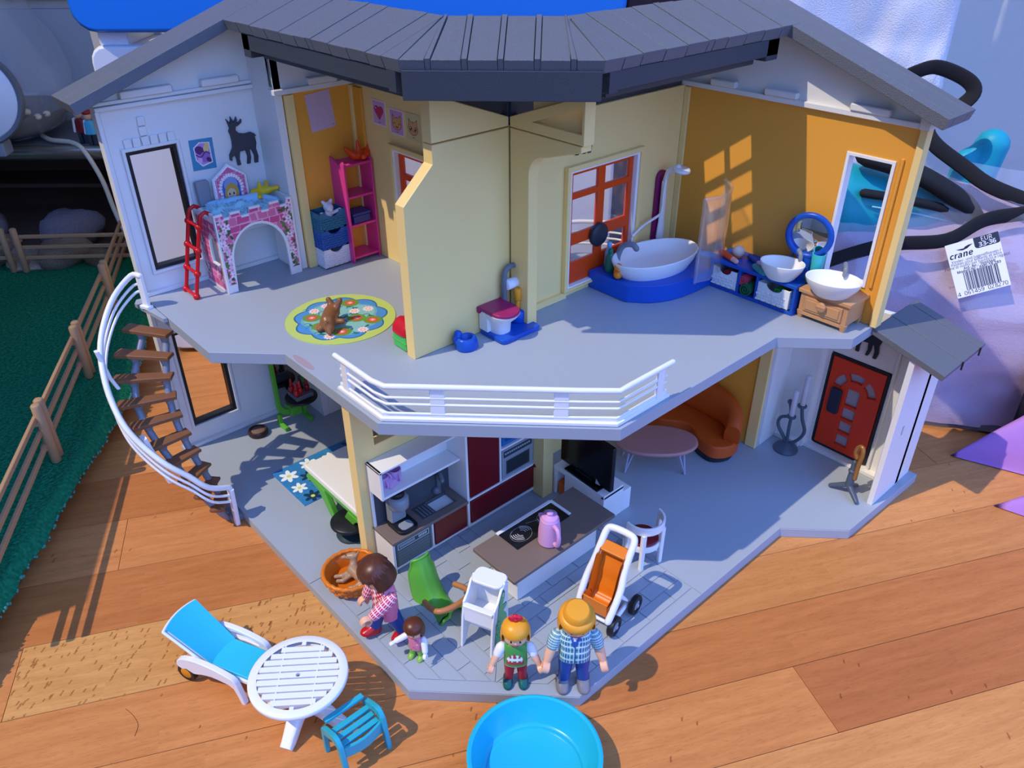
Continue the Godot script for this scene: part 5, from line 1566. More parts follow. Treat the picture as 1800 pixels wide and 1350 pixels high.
	it.call("hair_brush", "orange red brush lying at the left end of the washstand", "e8501c", V(7.9, 18.85, -17.5), V(1.9, 0, 0.8), 0.28, 0.26, "f0b8a8")
	it.call("tube", "blue toiletry tube in the middle of the washstand", "20489c", V(9.9, 18.85, -18.4), V(1.5, 0, 0.8), 0.24, 0.24, "c8b0d8")
	it.call("tube", "turquoise toiletry tube with a yellow band on the washstand", "3fb0b8", V(11.2, 18.88, -18.2), V(1.4, 0, 1.1), 0.28, 0.26, "e0b860")
	it.call("tube", "small teal bottle lying behind the wash bowl", "2f98a0", V(11.2, 18.85, -17.0), V(1.2, 0, 0.6), 0.26, 0.28, "2f98a0")
	var sg := thing("sponge_ball", "round cream and orange sponge ball on the washstand", "toiletry", V(8.2, 18.6, -18.5))
	part(sg, "ball", Mb.new().sph(V(0, 0.5, 0), V(0.52, 0.5, 0.52)), pl("f2d8c0", 0.6))
	part(sg, "base", Mb.new().cyl(Vector3(), 0.42, 0.0, 0.3, 18, 0.05), pl("ee7a2c", 0.5))
	# tan cabinet
	var N := thing("tan_cabinet", "light brown washstand cabinet with one drawer below the window", "cabinet", V(17, 16, -19))
	var tan := pl("c89566", 0.42)
	wp(N, "top", Mb.new().bx(V(14.8, 18.15, -20.0), V(19.2, 18.5, -17.05), 0.08), tan)
	wp(N, "body", Mb.new().bx(V(15.0, 16.5, -19.9), V(19.0, 18.2, -17.25), 0.05), tan)
	for x in [15.0, 18.6]:
		for z in [-17.65, -19.9]: wp(N, "leg", Mb.new().stack([[16.0, 0.16, 0.16, x + 0.2, z + 0.2], [16.6, 0.28, 0.28, x + 0.2, z + 0.2]], Vector3(), Basis(), 12, 6.0), tan)
	wp(N, "skirt", Mb.new().bx(V(15.0, 16.3, -17.4), V(19.0, 16.6, -17.2), 0.05), tan)
	var dr := wp(N, "drawer", Mb.new().bx(V(15.4, 16.75, -17.3), V(18.6, 17.95, -17.1), 0.06).bx(V(15.6, 16.95, -17.15), V(18.4, 17.75, -17.02), 0.06), tan)
	var kn := Mb.new().cyl(V(17.0, 17.6, -17.0), 0.4, 0.0, 0.25, 18, 0.06, rx(90)).bx(V(16.6, 17.55, -17.0), V(17.4, 17.75, -16.7), 0.05)
	for i in kn.P.size(): kn.P[i] -= V(17, 16, -19)
	part(dr, "knob", kn, tan)

func build_downstairs() -> void:
	var white := pl("eceae6", 0.35)
	var lime := pl("5fb53a", 0.35)
	var dred := pl("6d0d18", 0.3)
	var taupe := pl("7a6a60", 0.42)
	var blk := pl("1a1b1f", 0.38)
	# ---- treatment corner on the left
	sheet("flower_rug", "blue rug with white flowers under the massage table", "rug", 6.0, 8.6, 0.05, "blue_rug", "2f7fb8", V(-12.1, 0, 11.4), Basis(V(1, 0, 0), V(0, 0, -1), V(0, 1, 0)))
	var M := thing("massage_table", "green massage table with a thick white cushion on the blue rug", "massage table", V(-5.6, 0, 12.6))
	wp(M, "cushion", Mb.new().box(V(-5.7, 3.15, 12.6), V(8.9, 0.62, 4.3), 0.24), pl("efece2", 0.5))
	wp(M, "frame", Mb.new().bx(V(-9.6, 2.45, 13.9), V(-1.2, 2.85, 14.7), 0.1).bx(V(-9.6, 2.45, 10.5), V(-1.2, 2.85, 11.3), 0.1).bx(V(-9.4, 2.5, 10.6), V(-8.6, 2.8, 14.6), 0.08).bx(V(-2.2, 2.5, 10.6), V(-1.4, 2.8, 14.6), 0.08), lime)
	for z in [14.5, 10.8]:
		wp(M, "leg", Mb.new().ext(pts2([-9.6, 2.8, -9.9, 2.5, -9.7, 1.9, -9.3, 2.2, -8.0, 1.9, -6.4, 0, -5.6, 0, -5.6, 0.4, -7.0, 2.4]), z - 0.25, z + 0.25, Basis(), Vector3(), 0.08), lime)
		wp(M, "leg", Mb.new().ext(pts2([-3.4, 2.5, -4.8, 0.4, -4.8, 0, -4.0, 0, -2.2, 2.1, -1.2, 2.5]), z - 0.25, z + 0.25, Basis(), Vector3(), 0.08), lime)
	var BS := thing("stool", "round black stool in front of the massage table", "stool", V(-3.4, 0, 14.6))
	wp(BS, "seat", Mb.new().cyl(V(-3.4, 0, 14.6), 1.6, 1.25, 1.6, 30, 0.12), blk)
	wp(BS, "foot", Mb.new().lathe([W(0, 0), W(1.2, 0), W(1.25, 0.2), W(0.5, 0.45), W(0.3, 0.7), W(0.3, 1.3), W(0, 1.3)], V(-3.4, 0, 14.6), Basis(), 24), pl("28424a", 0.4))
	var PK := thing("round_dish", "small dark brown round dish on the grey floor by the wall", "dish", V(-21.7, 0, 13.6))
	part(PK, "dish", Mb.new().lathe([W(0, 0), W(0.85, 0), W(0.95, 0.1), W(0.95, 0.45), W(0.85, 0.55), W(0.7, 0.5), W(0.62, 0.42)], Vector3(), Basis(), 26), pl("3a241c", 0.4))
	part(PK, "filling", Mb.new().cyl(Vector3(), 0.68, 0.1, 0.44, 24, 0.03), pl("7d6258", 0.5))
	# green standing mirror with a tray of nail polish
	var G := thing("standing_mirror", "tall mirror in a green frame with a black tray", "mirror", V(-21, 0, 9.8))
	var fo := rrect(7.9, 0.9, 11.4, 9.6, 1.3, 6)
	var fi := rrect(8.35, 1.5, 10.95, 9.3, 1.1, 6)
	wp(G, "frame", upr(fo, -21.7, -21.3, 0.1, [fi]), lime)
	wp(G, "mirror_glass", upr(fi, -21.6, -21.45, 0.0), pl("c8cfd2", 0.04, {"metallic": 1.0}))
	for z in [8.6, 11.3]: wp(G, "foot", Mb.new().bx(V(-21.9, 0, z - 0.22), V(-20.1, 0.45, z + 0.22), 0.1).bx(V(-21.7, 0.3, z - 0.2), V(-21.2, 1.4, z + 0.2), 0.08), lime)
	wp(G, "bracket", Mb.new().bx(V(-21.6, 0.9, 9.1), V(-20.7, 1.9, 10.3), 0.12), lime)
	wp(G, "tray", Mb.new().cyl(V(-19.3, 3.6, 9.7), 1.55, 0.0, 0.3, 28, 0.08).bx(V(-21.4, 3.6, 9.3), V(-19.4, 3.85, 10.1), 0.05), blk, "black round tray")
	var bx_ := thing("polish_rack", "small grey rack standing on the black mirror tray", "rack", V(-19.3, 3.9, 9.7))
	part(bx_, "body", Mb.new().bx(V(-0.9, 0, -0.9), V(0.9, 0.45, 0.9), 0.06).bx(V(-0.8, 0.45, -0.8), V(-0.5, 0.9, 0.8), 0.05), pl("6d7076", 0.4))
	var k := 0
	for e in [[-0.45, -0.6, "b01a20"], [0.4, -0.2, "d8202a"], [-0.3, 0.25, "1d2a24"], [0.3, 0.6, "8e1620"], [0.55, -0.65, "c42028"]]:
		var b := thing("polish_bottle", ["dark red polish bottle at the back of the rack", "bright red polish bottle in the middle of the rack", "black polish bottle in the grey rack", "wine red polish bottle at the left of the rack", "red polish bottle at the right front of the rack"][k], "bottle", V(-19.3 + e[0], 4.35, 9.7 - e[1]), 0, "nail polish bottles")
		part(b, "glass", Mb.new().cyl(Vector3(), 0.24, 0.0, 0.7, 12, 0.06), pl(e[2], 0.25))
		part(b, "cap", Mb.new().cyl(Vector3(), 0.17, 0.7, 1.5, 12, 0.05, Basis(), 0.1), pl(e[2], 0.25))
		k += 1
	# ---- kitchen units against the divider
	var KL := thing("kitchen_unit", "white kitchen unit with dishwasher, drawer, sink and open shelf", "kitchen unit", V(1.5, 0, 11))
	wp(KL, "side_panel", Mb.new().ext(pts2([0.25, 0, 2.8, 0, 2.8, 3.05, 0.5, 3.05, 0.5, 6.9, 2.1, 6.9, 2.1, 9.5, 0.25, 9.5]), 14.35, 14.6, Basis(), Vector3(), 0.05), white)
	wp(KL, "carcass", Mb.new().bx(V(0.3, 0.4, 7.25), V(2.6, 3.05, 14.4), 0.04).bx(V(0.25, 0, 7.25), V(2.45, 0.45, 14.4), 0.03).bx(V(2.5, 0.35, 7.3), V(2.8, 0.55, 14.4), 0.04).bx(V(2.55, 0.45, 10.72), V(2.8, 3.0, 10.88), 0.02), white)
	wp(KL, "worktop", slab(rect(0.3, 7.3, 3.0, 14.65), 3.05, 3.35, 0.06, [rect(0.75, 8.0, 2.3, 10.0)]), taupe)
	wp(KL, "sink", Mb.new().bx(V(0.75, 2.5, 8.0), V(2.3, 2.6, 10.0), 0.02).bx(V(0.7, 3.3, 10.0), V(2.35, 3.39, 11.3), 0.03).bx(V(0.7, 2.5, 7.9), V(0.8, 3.39, 10.05), 0.02).bx(V(2.25, 2.5, 7.9), V(2.35, 3.39, 10.05), 0.02), pl("4b4d52", 0.35), "dark grey sink")
	for i in 4: wp(KL, "drain_rib", Mb.new().bx(V(0.95, 3.38, 10.15 + i * 0.28), V(2.2, 3.46, 10.27 + i * 0.28), 0.03), pl("77797d", 0.35))
	wp(KL, "sink_tap", Mb.new().tube(sp([V(0.55, 3.35, 8.4), V(0.55, 5.0, 8.4), V(0.9, 5.6, 8.5), V(1.5, 5.3, 8.7)], 4), 0.2, 8).sph(V(0.6, 3.8, 8.7), V(0.35, 0.35, 0.35), Basis(), 8, 12), pl("6a6c72", 0.3))
	wp(KL, "splashback", Mb.new().bx(V(0.25, 3.3, 7.25), V(0.45, 6.9, 14.4), 0.03), pl("4a4d54", 0.45))
	var dwm := wp(KL, "dishwasher", Mb.new().bx(V(2.5, 0.5, 10.95), V(2.72, 2.98, 14.3), 0.04), pl("4d5a60", 0.35))
	var pr := upr(rect(10.97, 0.52, 14.28, 2.96), 2.72, 2.74, 0.0)
	for i in pr.U.size(): pr.U[i].x = 1.0 - pr.U[i].x
	wp(KL, "dishwasher_front", pr, printed("dishwasher"))
	wp(KL, "drawer", Mb.new().bx(V(2.5, 0.6, 7.35), V(2.86, 2.95, 10.65), 0.08), dred)
	wp(KL, "wall_shelf", Mb.new().bx(V(0.25, 9.3, 7.25), V(2.1, 9.5, 14.6), 0.05).bx(V(0.25, 6.9, 7.25), V(2.1, 7.15, 14.4), 0.05).bx(V(0.25, 7.1, 7.25), V(0.45, 9.4, 14.4), 0.03).bx(V(1.2, 8.75, 7.25), V(1.45, 9.35, 12.5), 0.04), white)
	var KT := thing("kitchen_tower", "tall kitchen cupboard with dark red doors, oven and microwave", "kitchen unit", V(1.5, 0, 3.5))
	wp(KT, "carcass", Mb.new().bx(V(0.3, 0, -0.3), V(2.5, 12.5, 7.2), 0.05).bx(V(0.3, 0.4, 7.0), V(2.8, 12.5, 7.25), 0.04).bx(V(2.4, 0.3, -0.35), V(2.8, 0.55, 7.2), 0.04).bx(V(2.4, 3.0, -0.3), V(2.8, 3.2, 7.1), 0.03).bx(V(2.4, 3.1, 3.55), V(2.8, 12.5, 3.75), 0.03).bx(V(2.4, 0.4, -0.35), V(2.8, 12.5, -0.15), 0.03).bx(V(2.4, 6.3, -0.2), V(2.8, 6.5, 3.6), 0.03), white)
	wp(KT, "drawer", Mb.new().bx(V(2.4, 0.65, -0.1), V(2.86, 2.95, 6.95), 0.08), dred)
	wp(KT, "door", Mb.new().bx(V(2.4, 3.3, 3.8), V(2.86, 11.5, 6.95), 0.08), dred)
	wp(KT, "oven", Mb.new().bx(V(2.4, 3.3, -0.05), V(2.74, 6.2, 3.45), 0.05), pl("8e979c", 0.35))
	pr = upr(rect(0.0, 3.4, 3.4, 6.15), 2.74, 2.76, 0.0)
	for i in pr.U.size(): pr.U[i].x = 1.0 - pr.U[i].x
	wp(KT, "oven_front", pr, printed("oven"))
	wp(KT, "microwave", Mb.new().bx(V(2.3, 6.6, 0.0), V(2.72, 9.2, 3.4), 0.06), pl("1f6fb4", 0.35))
	pr = upr(rect(0.05, 6.7, 3.35, 9.1), 2.72, 2.74, 0.0)
	for i in pr.U.size(): pr.U[i].x = 1.0 - pr.U[i].x
	wp(KT, "microwave_front", pr, printed("microwave"))
	wp(KT, "knob", Mb.new().sph(V(2.9, 3.0, -0.2), V(0.2, 0.2, 0.25), Basis(), 6, 10), dred)
	# cups on the shelf, coffee machine on the worktop
	var lil := pl("cf9fd0", 0.35)
	for e in [[V(1.0, 7.15, 13.75), "pale lilac cup nearest the shelf's open end"], [V(0.95, 7.15, 12.6), "pale lilac cup standing deepest on the kitchen shelf"], [V(1.65, 7.15, 13.2), "pale lilac cup lying in front on the kitchen shelf"]]:
		var c := thing("cup", e[1], "cup", e[0], 0, "lilac cups on the kitchen shelf")
		part(c, "cup", Mb.new().lathe([W(0, 0), W(0.38, 0), W(0.46, 0.3), W(0.5, 1.1), W(0.44, 1.12), W(0.4, 0.3), W(0, 0.2)], Vector3(), Basis(), 18), lil)
		part(c, "handle", Mb.new().tube(disc(W(0, 0), 0.28, 0.32, 8, -1.5, 1.5).map(func(q): return V(q.x + 0.45, q.y + 0.6, 0)), 0.09, 6), lil)
		if e[0].x > 1.5:
			c.rotation_degrees = V(0, 20, 80)
			c.position.y += 0.004
	var CM := thing("coffee_machine", "grey and black coffee machine on the kitchen worktop", "coffee machine", V(1.5, 3.35, 12.9))
	wp(CM, "base", slab(rrect(0.6, 11.95, 2.85, 13.75, 0.55), 3.35, 3.65, 0.08), blk)
	wp(CM, "drip_tray", slab(rrect(1.75, 12.3, 2.65, 13.4, 0.3), 3.62, 3.74, 0.04), pl("8a9096", 0.35))
	wp(CM, "body", Mb.new().bx(V(0.65, 3.6, 12.2), V(1.5, 6.0, 13.6), 0.16), pl("8b9096", 0.3))
	wp(CM, "head", Mb.new().cyl(V(1.55, 0, 12.9), 0.8, 5.1, 6.2, 24, 0.15), pl("8b9096", 0.3))
	wp(CM, "hopper", Mb.new().cyl(V(1.4, 0, 12.9), 0.6, 6.1, 6.6, 22, 0.1), blk)
	# ---- island with hob and jug
	var I := thing("kitchen_island", "kitchen island with overhanging brown top on a white base", "kitchen island", V(9.7, 0, 5.2))
	wp(I, "base", Mb.new().bx(V(8.35, 0, 0.85), V(11.1, 3.2, 9.4), 0.06), white)
	wp(I, "worktop", Mb.new().bx(V(7.45, 3.15, -0.1), V(12.1, 3.5, 10.6), 0.07), taupe)
	wp(I, "hob_edge", Mb.new().bx(V(7.42, 3.2, 2.6), V(7.75, 3.6, 8.3), 0.04).bx(V(7.5, 3.4, 2.4), V(9.7, 3.56, 2.7), 0.03), white, "white edge strip")
	wp(I, "hob", Mb.new().ext(rect(0, 0, 5.5, 2.15), 0.0, 0.06, Basis(V(0, 0, -1), V(-1, 0, 0), V(0, 1, 0)), V(9.85, 3.5, 8.25), 0.0), printed("hob", 0.2), "black printed hob")
	var J := thing("jug", "pale pink lidded jug standing on the kitchen island", "jug", V(10.75, 3.5, 5.85), 20)
	var pk := pl("dba3d2", 0.35)
	part(J, "body", Mb.new().lathe([W(0, 0), W(0.72, 0), W(0.86, 0.12), W(0.84, 1.2), W(0.74, 2.0), W(0.7, 2.25), W(0.62, 2.3), W(0, 2.3)], Vector3(), Basis(), 28), pk)
	part(J, "lid", Mb.new().lathe([W(0, 2.3), W(0.66, 2.3), W(0.6, 2.45), W(0.3, 2.55), W(0.22, 2.6), W(0.25, 2.8), W(0.15, 2.88), W(0, 2.88)], Vector3(), Basis(), 24), pk)
	part(J, "handle", Mb.new().tube(sp([V(0.55, 2.0, 0.4), V(0.95, 2.0, 0.7), V(1.15, 1.4, 0.85), V(1.0, 0.6, 0.75), V(0.65, 0.45, 0.5)], 4), 0.17, 8), pk)
	part(J, "spout", Mb.new().stack([[1.7, 0.15, 0.15, -0.72, -0.1], [2.25, 0.3, 0.24, -0.68, -0.1]], Vector3(), Basis(), 12), pk)
	# ---- TV bench, chair, table, sofa
	var TB := thing("tv_bench", "stepped white media bench behind the kitchen island", "bench", V(7, 0, -2.8))
	wp(TB, "upper", Mb.new().bx(V(3.9, 2.6, -3.85), V(9.75, 3.0, -1.4), 0.06).bx(V(9.4, 0, -3.85), V(9.75, 2.9, -1.4), 0.05).bx(V(5.2, 0.8, -1.8), V(9.6, 2.8, -1.45), 0.05).bx(V(3.9, 0, -3.8), V(4.2, 2.8, -1.45), 0.05), white)
	wp(TB, "lower", Mb.new().bx(V(5.2, 0, -4.9), V(9.75, 2.2, -3.8), 0.06).bx(V(5.2, 0, -3.8), V(9.5, 1.0, -1.6), 0.05), white)
	solo("orange_toy_box", "small orange box inside the white media bench", "box", Mb.new().bx(V(-0.6, 0, -0.6), V(0.5, 1.3, 0.6), 0.1), pl("e0691e", 0.4), V(4.9, 0.02, -2.2))
	var TV := thing("television", "black flat television on the white media bench", "television", V(7.0, 3.0, -2.2), -3)
	part(TV, "screen", Mb.new().box(V(0, 2.5, 0), V(6.0, 4.4, 0.5), 0.1), pl("0c0d10", 0.22))
	part(TV, "stand", Mb.new().bx(V(-1.0, 0.1, -0.4), V(1.0, 0.6, 0.4), 0.08).bx(V(-2.0, 0.0, -0.7), V(2.0, 0.18, 0.7), 0.06), pl("0c0d10", 0.22))
	part(TV, "standby_light", Mb.new().ext(pts2([-0.15, 0.0, 0.4, 0.1, -0.1, 0.5]), 0.26, 0.28, Basis(), V(1.5, 0.35, 0), 0.0), pl("b8bcc4", 0.4))
	var CH := thing("chair", "white chair with round dark red seat and curved back", "chair", V(14.2, 0, -1.0), -12)
	part(CH, "seat", Mb.new().cyl(Vector3(), 1.25, 2.0, 2.25, 30, 0.1), pl("7c0f22", 0.4), "dark red seat")
	part(CH, "seat_ring", Mb.new().lathe([W(1.2, 1.55), W(1.38, 1.55), W(1.42, 2.0), W(1.36, 2.08), W(1.22, 2.05)], Vector3(), Basis(), 30), white)
	var bo: Array = disc(W(0, 0), 1.62, 1.62, 16, -1.65, 1.65)
	var bi: Array = disc(W(0, 0), 1.42, 1.42, 16, -1.65, 1.65)
	bi.reverse()
	part(CH, "backrest", slab(bo + bi, 3.45, 4.2, 0.06), white)
	for a in [-1.5, -0.65, 0.65, 1.5]: part(CH, "leg", Mb.new().stack([[0, 0.17, 0.17, cos(a) * 1.5, sin(a) * 1.5], [3.5, 0.2, 0.2, cos(a) * 1.5, sin(a) * 1.5]], Vector3(), Basis(), 10, 4.0), white)
	for a in [2.3, -2.3]: part(CH, "leg", Mb.new().stack([[0, 0.17, 0.17, cos(a) * 1.3, sin(a) * 1.3], [1.7, 0.2, 0.2, cos(a) * 1.25, sin(a) * 1.25]], Vector3(), Basis(), 10, 4.0), white)
	var PT := thing("coffee_table", "oval dusty pink table on clear splayed legs before the sofa", "table", V(7.4, 0, -10.9), 45)
	part(PT, "top", Mb.new().stack([[2.45, 3.4, 2.0], [2.5, 3.65, 2.2], [2.7, 3.8, 2.3], [2.86, 3.75, 2.27], [2.9, 3.6, 2.15]], Vector3(), Basis(), 44, 2.15), pl("b8837c", 0.4))
	for e in [[2.4, 1.1], [2.4, -1.1], [-2.4, 1.1], [-2.4, -1.1]]:
		var lg := pl("a8a4b4", 0.2)
		part(PT, "leg", Mb.new().tube([V(e[0] * 1.12, 0.1, e[1] * 1.2), V(e[0], 2.5, e[1])], 0.11, 8).tube([V(e[0] * 1.12, 0.1, e[1] * 1.2), V(e[0] - 0.5 * signf(e[0]), 2.5, e[1])], 0.09, 8), lg)
	var SO := thing("sofa", "curved orange sofa against the orange living room wall", "sofa", V(8, 0, -17))
	var om := pl("c85112", 0.55)
	var so := sp(pts2([2.0, -19.6, 2.2, -15.0, 4.6, -14.8, 7.0, -16.2, 9.2, -15.1, 11.0, -14.9, 12.0, -16.3, 11.6, -18.0, 10.0, -19.4]), 5, true)
	wp(SO, "seat", slab(so, 0.55, 2.0, 0.22), om)
	var sob: Array = so.map(func(q): return W(7, -17.4) + (q - W(7, -17.4)) * 0.93)
	wp(SO, "plinth", slab(sob, 0.0, 0.6, 0.05), pl("23242c", 0.45), "dark plinth")
	var bpth := sp([V(2.6, 2.6, -19.0), V(6, 2.6, -19.1), V(9.2, 2.6, -18.9), V(10.8, 2.5, -18.0), V(11.55, 2.2, -16.7)], 4)
	var G2: Array = []
	for i in bpth.size():
		var t := float(i) / (bpth.size() - 1)
		var tg: Vector3 = (bpth[mini(i + 1, bpth.size() - 1)] - bpth[maxi(i - 1, 0)]).normalized()
		var sd := tg.cross(Vector3.UP)
		G2.append(Mb.ell(bpth[i] + V(0, 1.1 - 0.7 * t * t, 0), sd * 0.75, V(0, 1.9 - 0.85 * t * t, 0), 16, 2.6))
	wp(SO, "backrest", Mb.new().grid(G2, true, true, true), om)
	# ---- hall: candle holder, stand, stag over the door
	var CS := thing("candle_stand", "grey wrought candle stand with two white candles in the hall corner", "candle stand", V(14.3, 0, -22.0))
	var iron := pl("4d5866", 0.4)
	wp(CS, "base", Mb.new().lathe([W(0, 0), W(1.1, 0), W(1.15, 0.15), W(1.0, 0.35), W(0.7, 0.5), W(0.45, 0.75), W(0, 0.8)], V(14.3, 0, -22.0), Basis(), 28), iron)
	for a in [[V(14.2, 0.6, -22), V(13.9, 1.2, -22), V(13.1, 2.2, -22.0), V(13.2, 3.1, -22.0), V(14.0, 3.6, -22.0)], [V(14.4, 0.6, -22.1), V(15.1, 1.3, -22.4), V(15.5, 2.4, -22.5), V(15.1, 3.6, -22.4), V(14.85, 4.9, -22.3)], [V(14.3, 0.6, -22), V(14.2, 2.4, -22.0), V(14.2, 3.6, -22.0), V(14.15, 3.7, -22)], [V(14.05, 3.5, -22.1), V(13.95, 4.4, -22.1), V(13.8, 4.9, -22.1)]]:
		wp(CS, "arm", Mb.new().tube(sp(a, 4), 0.16, 8), iron)
	wp(CS, "knob", Mb.new().sph(V(13.75, 5.05, -22.1), V(0.25, 0.25, 0.25), Basis(), 8, 12), iron)
	for e in [[V(14.2, 3.6, -22.0), 2.9], [V(14.85, 4.95, -22.3), 3.3]]:
		wp(CS, "cup", Mb.new().cyl(e[0], 0.42, -0.05, 0.2, 16, 0.05), iron)
		wp(CS, "candle", Mb.new().cyl(e[0], 0.25, 0.15, e[1], 14, 0.06), pl("cfcad0", 0.5), "white candle")
	var TP := thing("hook_stand", "grey three-legged stand with a curved golden hook by the end wall", "stand", V(21.5, 0, -20.0))
	for e in [V(20.0, 0.25, -19.9), V(22.7, 0.25, -19.4), V(21.6, 0.25, -21.6)]: wp(TP, "leg", Mb.new().tube([e, V(21.4, 1.0, -20.2), V(21.45, 1.3, -20.2)], [0.18, 0.27, 0.3], 10), iron)
	wp(TP, "stem", Mb.new().tube([V(21.45, 1.0, -20.2), V(21.45, 2.2, -20.2), V(21.4, 3.4, -20.25)], [0.36, 0.3, 0.22], 10).sph(V(21.42, 2.5, -20.2), V(0.36, 0.22, 0.36), Basis(), 6, 12), iron)
	wp(TP, "hook", Mb.new().tube(sp([V(21.8, 1.9, -20.1), V(21.8, 3.4, -20.1), V(21.9, 4.5, -20.1), V(21.7, 5.1, -20.2), V(21.35, 4.9, -20.3), V(21.25, 4.3, -20.3), V(21.5, 3.9, -20.2)], 4), 0.2, 8), pl("a8733a", 0.32, {"metallic": 0.4}), "golden brown hook")
	solo("stag_ornament", "black stag ornament over the red front door", "wall ornament", Mb.new().ext(stag_poly(0.42), 0.0, 0.3, Basis(), Vector3(), 0.05), pl("20242c", 0.4), V(18.2, 11.0, -24.38), 0, "stag ornaments")

func figure(label: String, at: Vector3, turn: float, sc: float, o: Dictionary) -> Node3D:
	var t := thing("toy_figure", label, "toy figure", at, turn)
	var B := Basis.from_scale(Vector3.ONE * sc)
	var put := func(parent: Node3D, called: String, b: Mb, m: Material, lab := "") -> MeshInstance3D:
		b.xform(Basis(), Vector3())
		for i in b.P.size(): b.P[i] *= sc
		return part(parent, called, b, m, lab)
	var skin := pl(o.get("skin", "eeb592"), 0.35)
	var lp: float = o.get("leg_short", 1.0)
	for s in [-1.0, 1.0]:
		var sw: float = o.get("stride", 0.0) * s
		var R := rx(sw)
		var hip := V(0, 3.0 * lp, 0)
		var turn_leg := func(b: Mb) -> Mb:
			for i in b.P.size():
				b.P[i] = hip + R * (b.P[i] - hip)
				b.N[i] = R * b.N[i]
			return b
		var cx: float = s * (0.56 + o.get("apart", 0.0))
		var leg := Mb.new().stack([[0.45 * lp, 0.38, 0.42, cx + s * 0.1, 0.0], [1.4 * lp, 0.42, 0.46, cx, 0.0], [2.5 * lp, 0.5, 0.58, s * 0.54, 0.0], [3.2 * lp, 0.5, 0.62, s * 0.5, 0.0]], Vector3(), Basis(), 16, 2.6)
		var L := put.call(t, "leg", turn_leg.call(leg), pl(o.trousers, 0.38)) as MeshInstance3D
		var shx: float = cx + s * 0.14
		var shoe := Mb.new().stack([[0.0, 0.40, 0.74, shx, 0.24], [0.08, 0.47, 0.84, shx, 0.24], [0.3, 0.46, 0.8, shx, 0.22], [0.5, 0.42, 0.6, shx, 0.06], [0.68, 0.40, 0.46, shx, 0.0]], Vector3(), Basis(), 18, 2.4)
		put.call(L, "shoe", turn_leg.call(shoe), pl(o.shoes, 0.3))
	var ty := 3.0 * lp - 3.0
	var tor := Mb.new().stack([[2.7 + ty, 0.98, 0.66], [2.8 + ty, 1.06, 0.76], [3.3 + ty, 1.04, 0.78], [4.0 + ty, 1.0, 0.74], [4.6 + ty, 1.08, 0.72], [5.0 + ty, 1.0, 0.62], [5.22 + ty, 0.72, 0.52], [5.36 + ty, 0.42, 0.4]], Vector3(), Basis(), 26, 2.5)
	put.call(t, "torso", tor, o.top)
	if o.has("vest"):
		var vs := Mb.new()
		var vr: Array = []
		for e in [[2.35, 1.12, 0.84], [3.3, 1.1, 0.84], [4.2, 1.06, 0.8], [4.9, 1.08, 0.7], [5.2, 0.8, 0.58]]:
			var line: Array = []
			for i in 19:
				var a := PI / 2 + 0.75 + (TAU - 1.5) * i / 18.0
				line.append(V(cos(a) * e[1], e[0] + ty, sin(a) * e[2]))
			vr.append(line)
		put.call(t, "vest", vs.grid(vr, false, false, false, true), pl(o.vest, 0.4))
	put.call(t, "neck", Mb.new().cyl(V(0, 0, 0), 0.38, 5.2 + ty, 5.6 + ty, 16, 0.05), skin)
	var hd := Node3D.new()
	hd.name = "head"
	t.add_child(hd)
	hd.position = V(0, (5.4 + ty) * sc, 0) * S
	hd.rotation_degrees = o.get("head_turn", V(0, 0, 0))
	var k: float = o.get("head", 1.0)
	var hput := func(called: String, b: Mb, m: Material) -> void:
		for i in b.P.size(): b.P[i] *= sc * k
		part(hd, called, b, m)
	hput.call("face", Mb.new().lathe([W(0, 0.0), W(0.45, 0.02), W(0.74, 0.16), W(0.9, 0.45), W(0.94, 0.8), W(0.9, 1.25), W(0.72, 1.6), W(0.35, 1.8), W(0, 1.84)], Vector3(), Basis(), 26), skin)
	for s in [-1.0, 1.0]:
		hput.call("eye", Mb.new().sph(V(s * 0.33, 0.82, 0.86), V(0.085, 0.13, 0.05), Basis(), 6, 10), pl("1a1210", 0.3))
		hput.call("ear", Mb.new().sph(V(s * 0.93, 0.8, 0.0), V(0.1, 0.18, 0.14), Basis(), 6, 8), skin)
		hput.call("eyebrow", Mb.new().tube([V(s * 0.22, 1.05, 0.88), V(s * 0.44, 1.07, 0.82)], 0.03, 6), pl("6a4426", 0.5))
	hput.call("nose", Mb.new().sph(V(0, 0.66, 0.92), V(0.08, 0.08, 0.07), Basis(), 6, 8), skin)
	hput.call("mouth", Mb.new().tube(sp([V(-0.3, 0.46, 0.84), V(-0.13, 0.38, 0.88), V(0.13, 0.38, 0.88), V(0.3, 0.46, 0.84)], 3), 0.032, 6), pl("a03a34", 0.4))
	# hair: a cap, and a curtain round the back and sides that leaves the face open
	var hair := pl(o.hair, 0.36)
	var st: String = o.get("style", "bob")
	var hb := Mb.new()
	if st == "crown":
		hb.lathe([W(0.9, 1.05), W(1.04, 1.0), W(1.1, 1.25), W(1.06, 1.5), W(0.92, 1.62), W(0.84, 1.64), W(0.82, 1.72), W(0.78, 2.0), W(0.66, 2.12), W(0, 2.16)], Vector3(), Basis(), 30, 0.0, TAU, 0.75)
	else:
		hb.lathe([W(0.88, 1.15), W(1.04, 1.1), W(1.1, 1.35), W(1.0, 1.7), W(0.74, 1.98), W(0.3, 2.12), W(0, 2.14)], Vector3(), Basis(), 30)
	var low: float = {"bob": 0.1, "crown": 0.45, "short": 0.4}[st]
	var wide := 0.95 if st == "bob" else 1.15
	hb.lathe([W(0.9, low + 0.1), W(1.0, low), W(1.14, low + 0.08), W(1.16, low + 0.5), W(1.08, 1.3), W(0.9, 1.3), W(0.92, low + 0.1)], Vector3(), Basis(), 26, PI / 2 + wide, PI / 2 - wide + TAU)
	hput.call("hair", hb, hair)
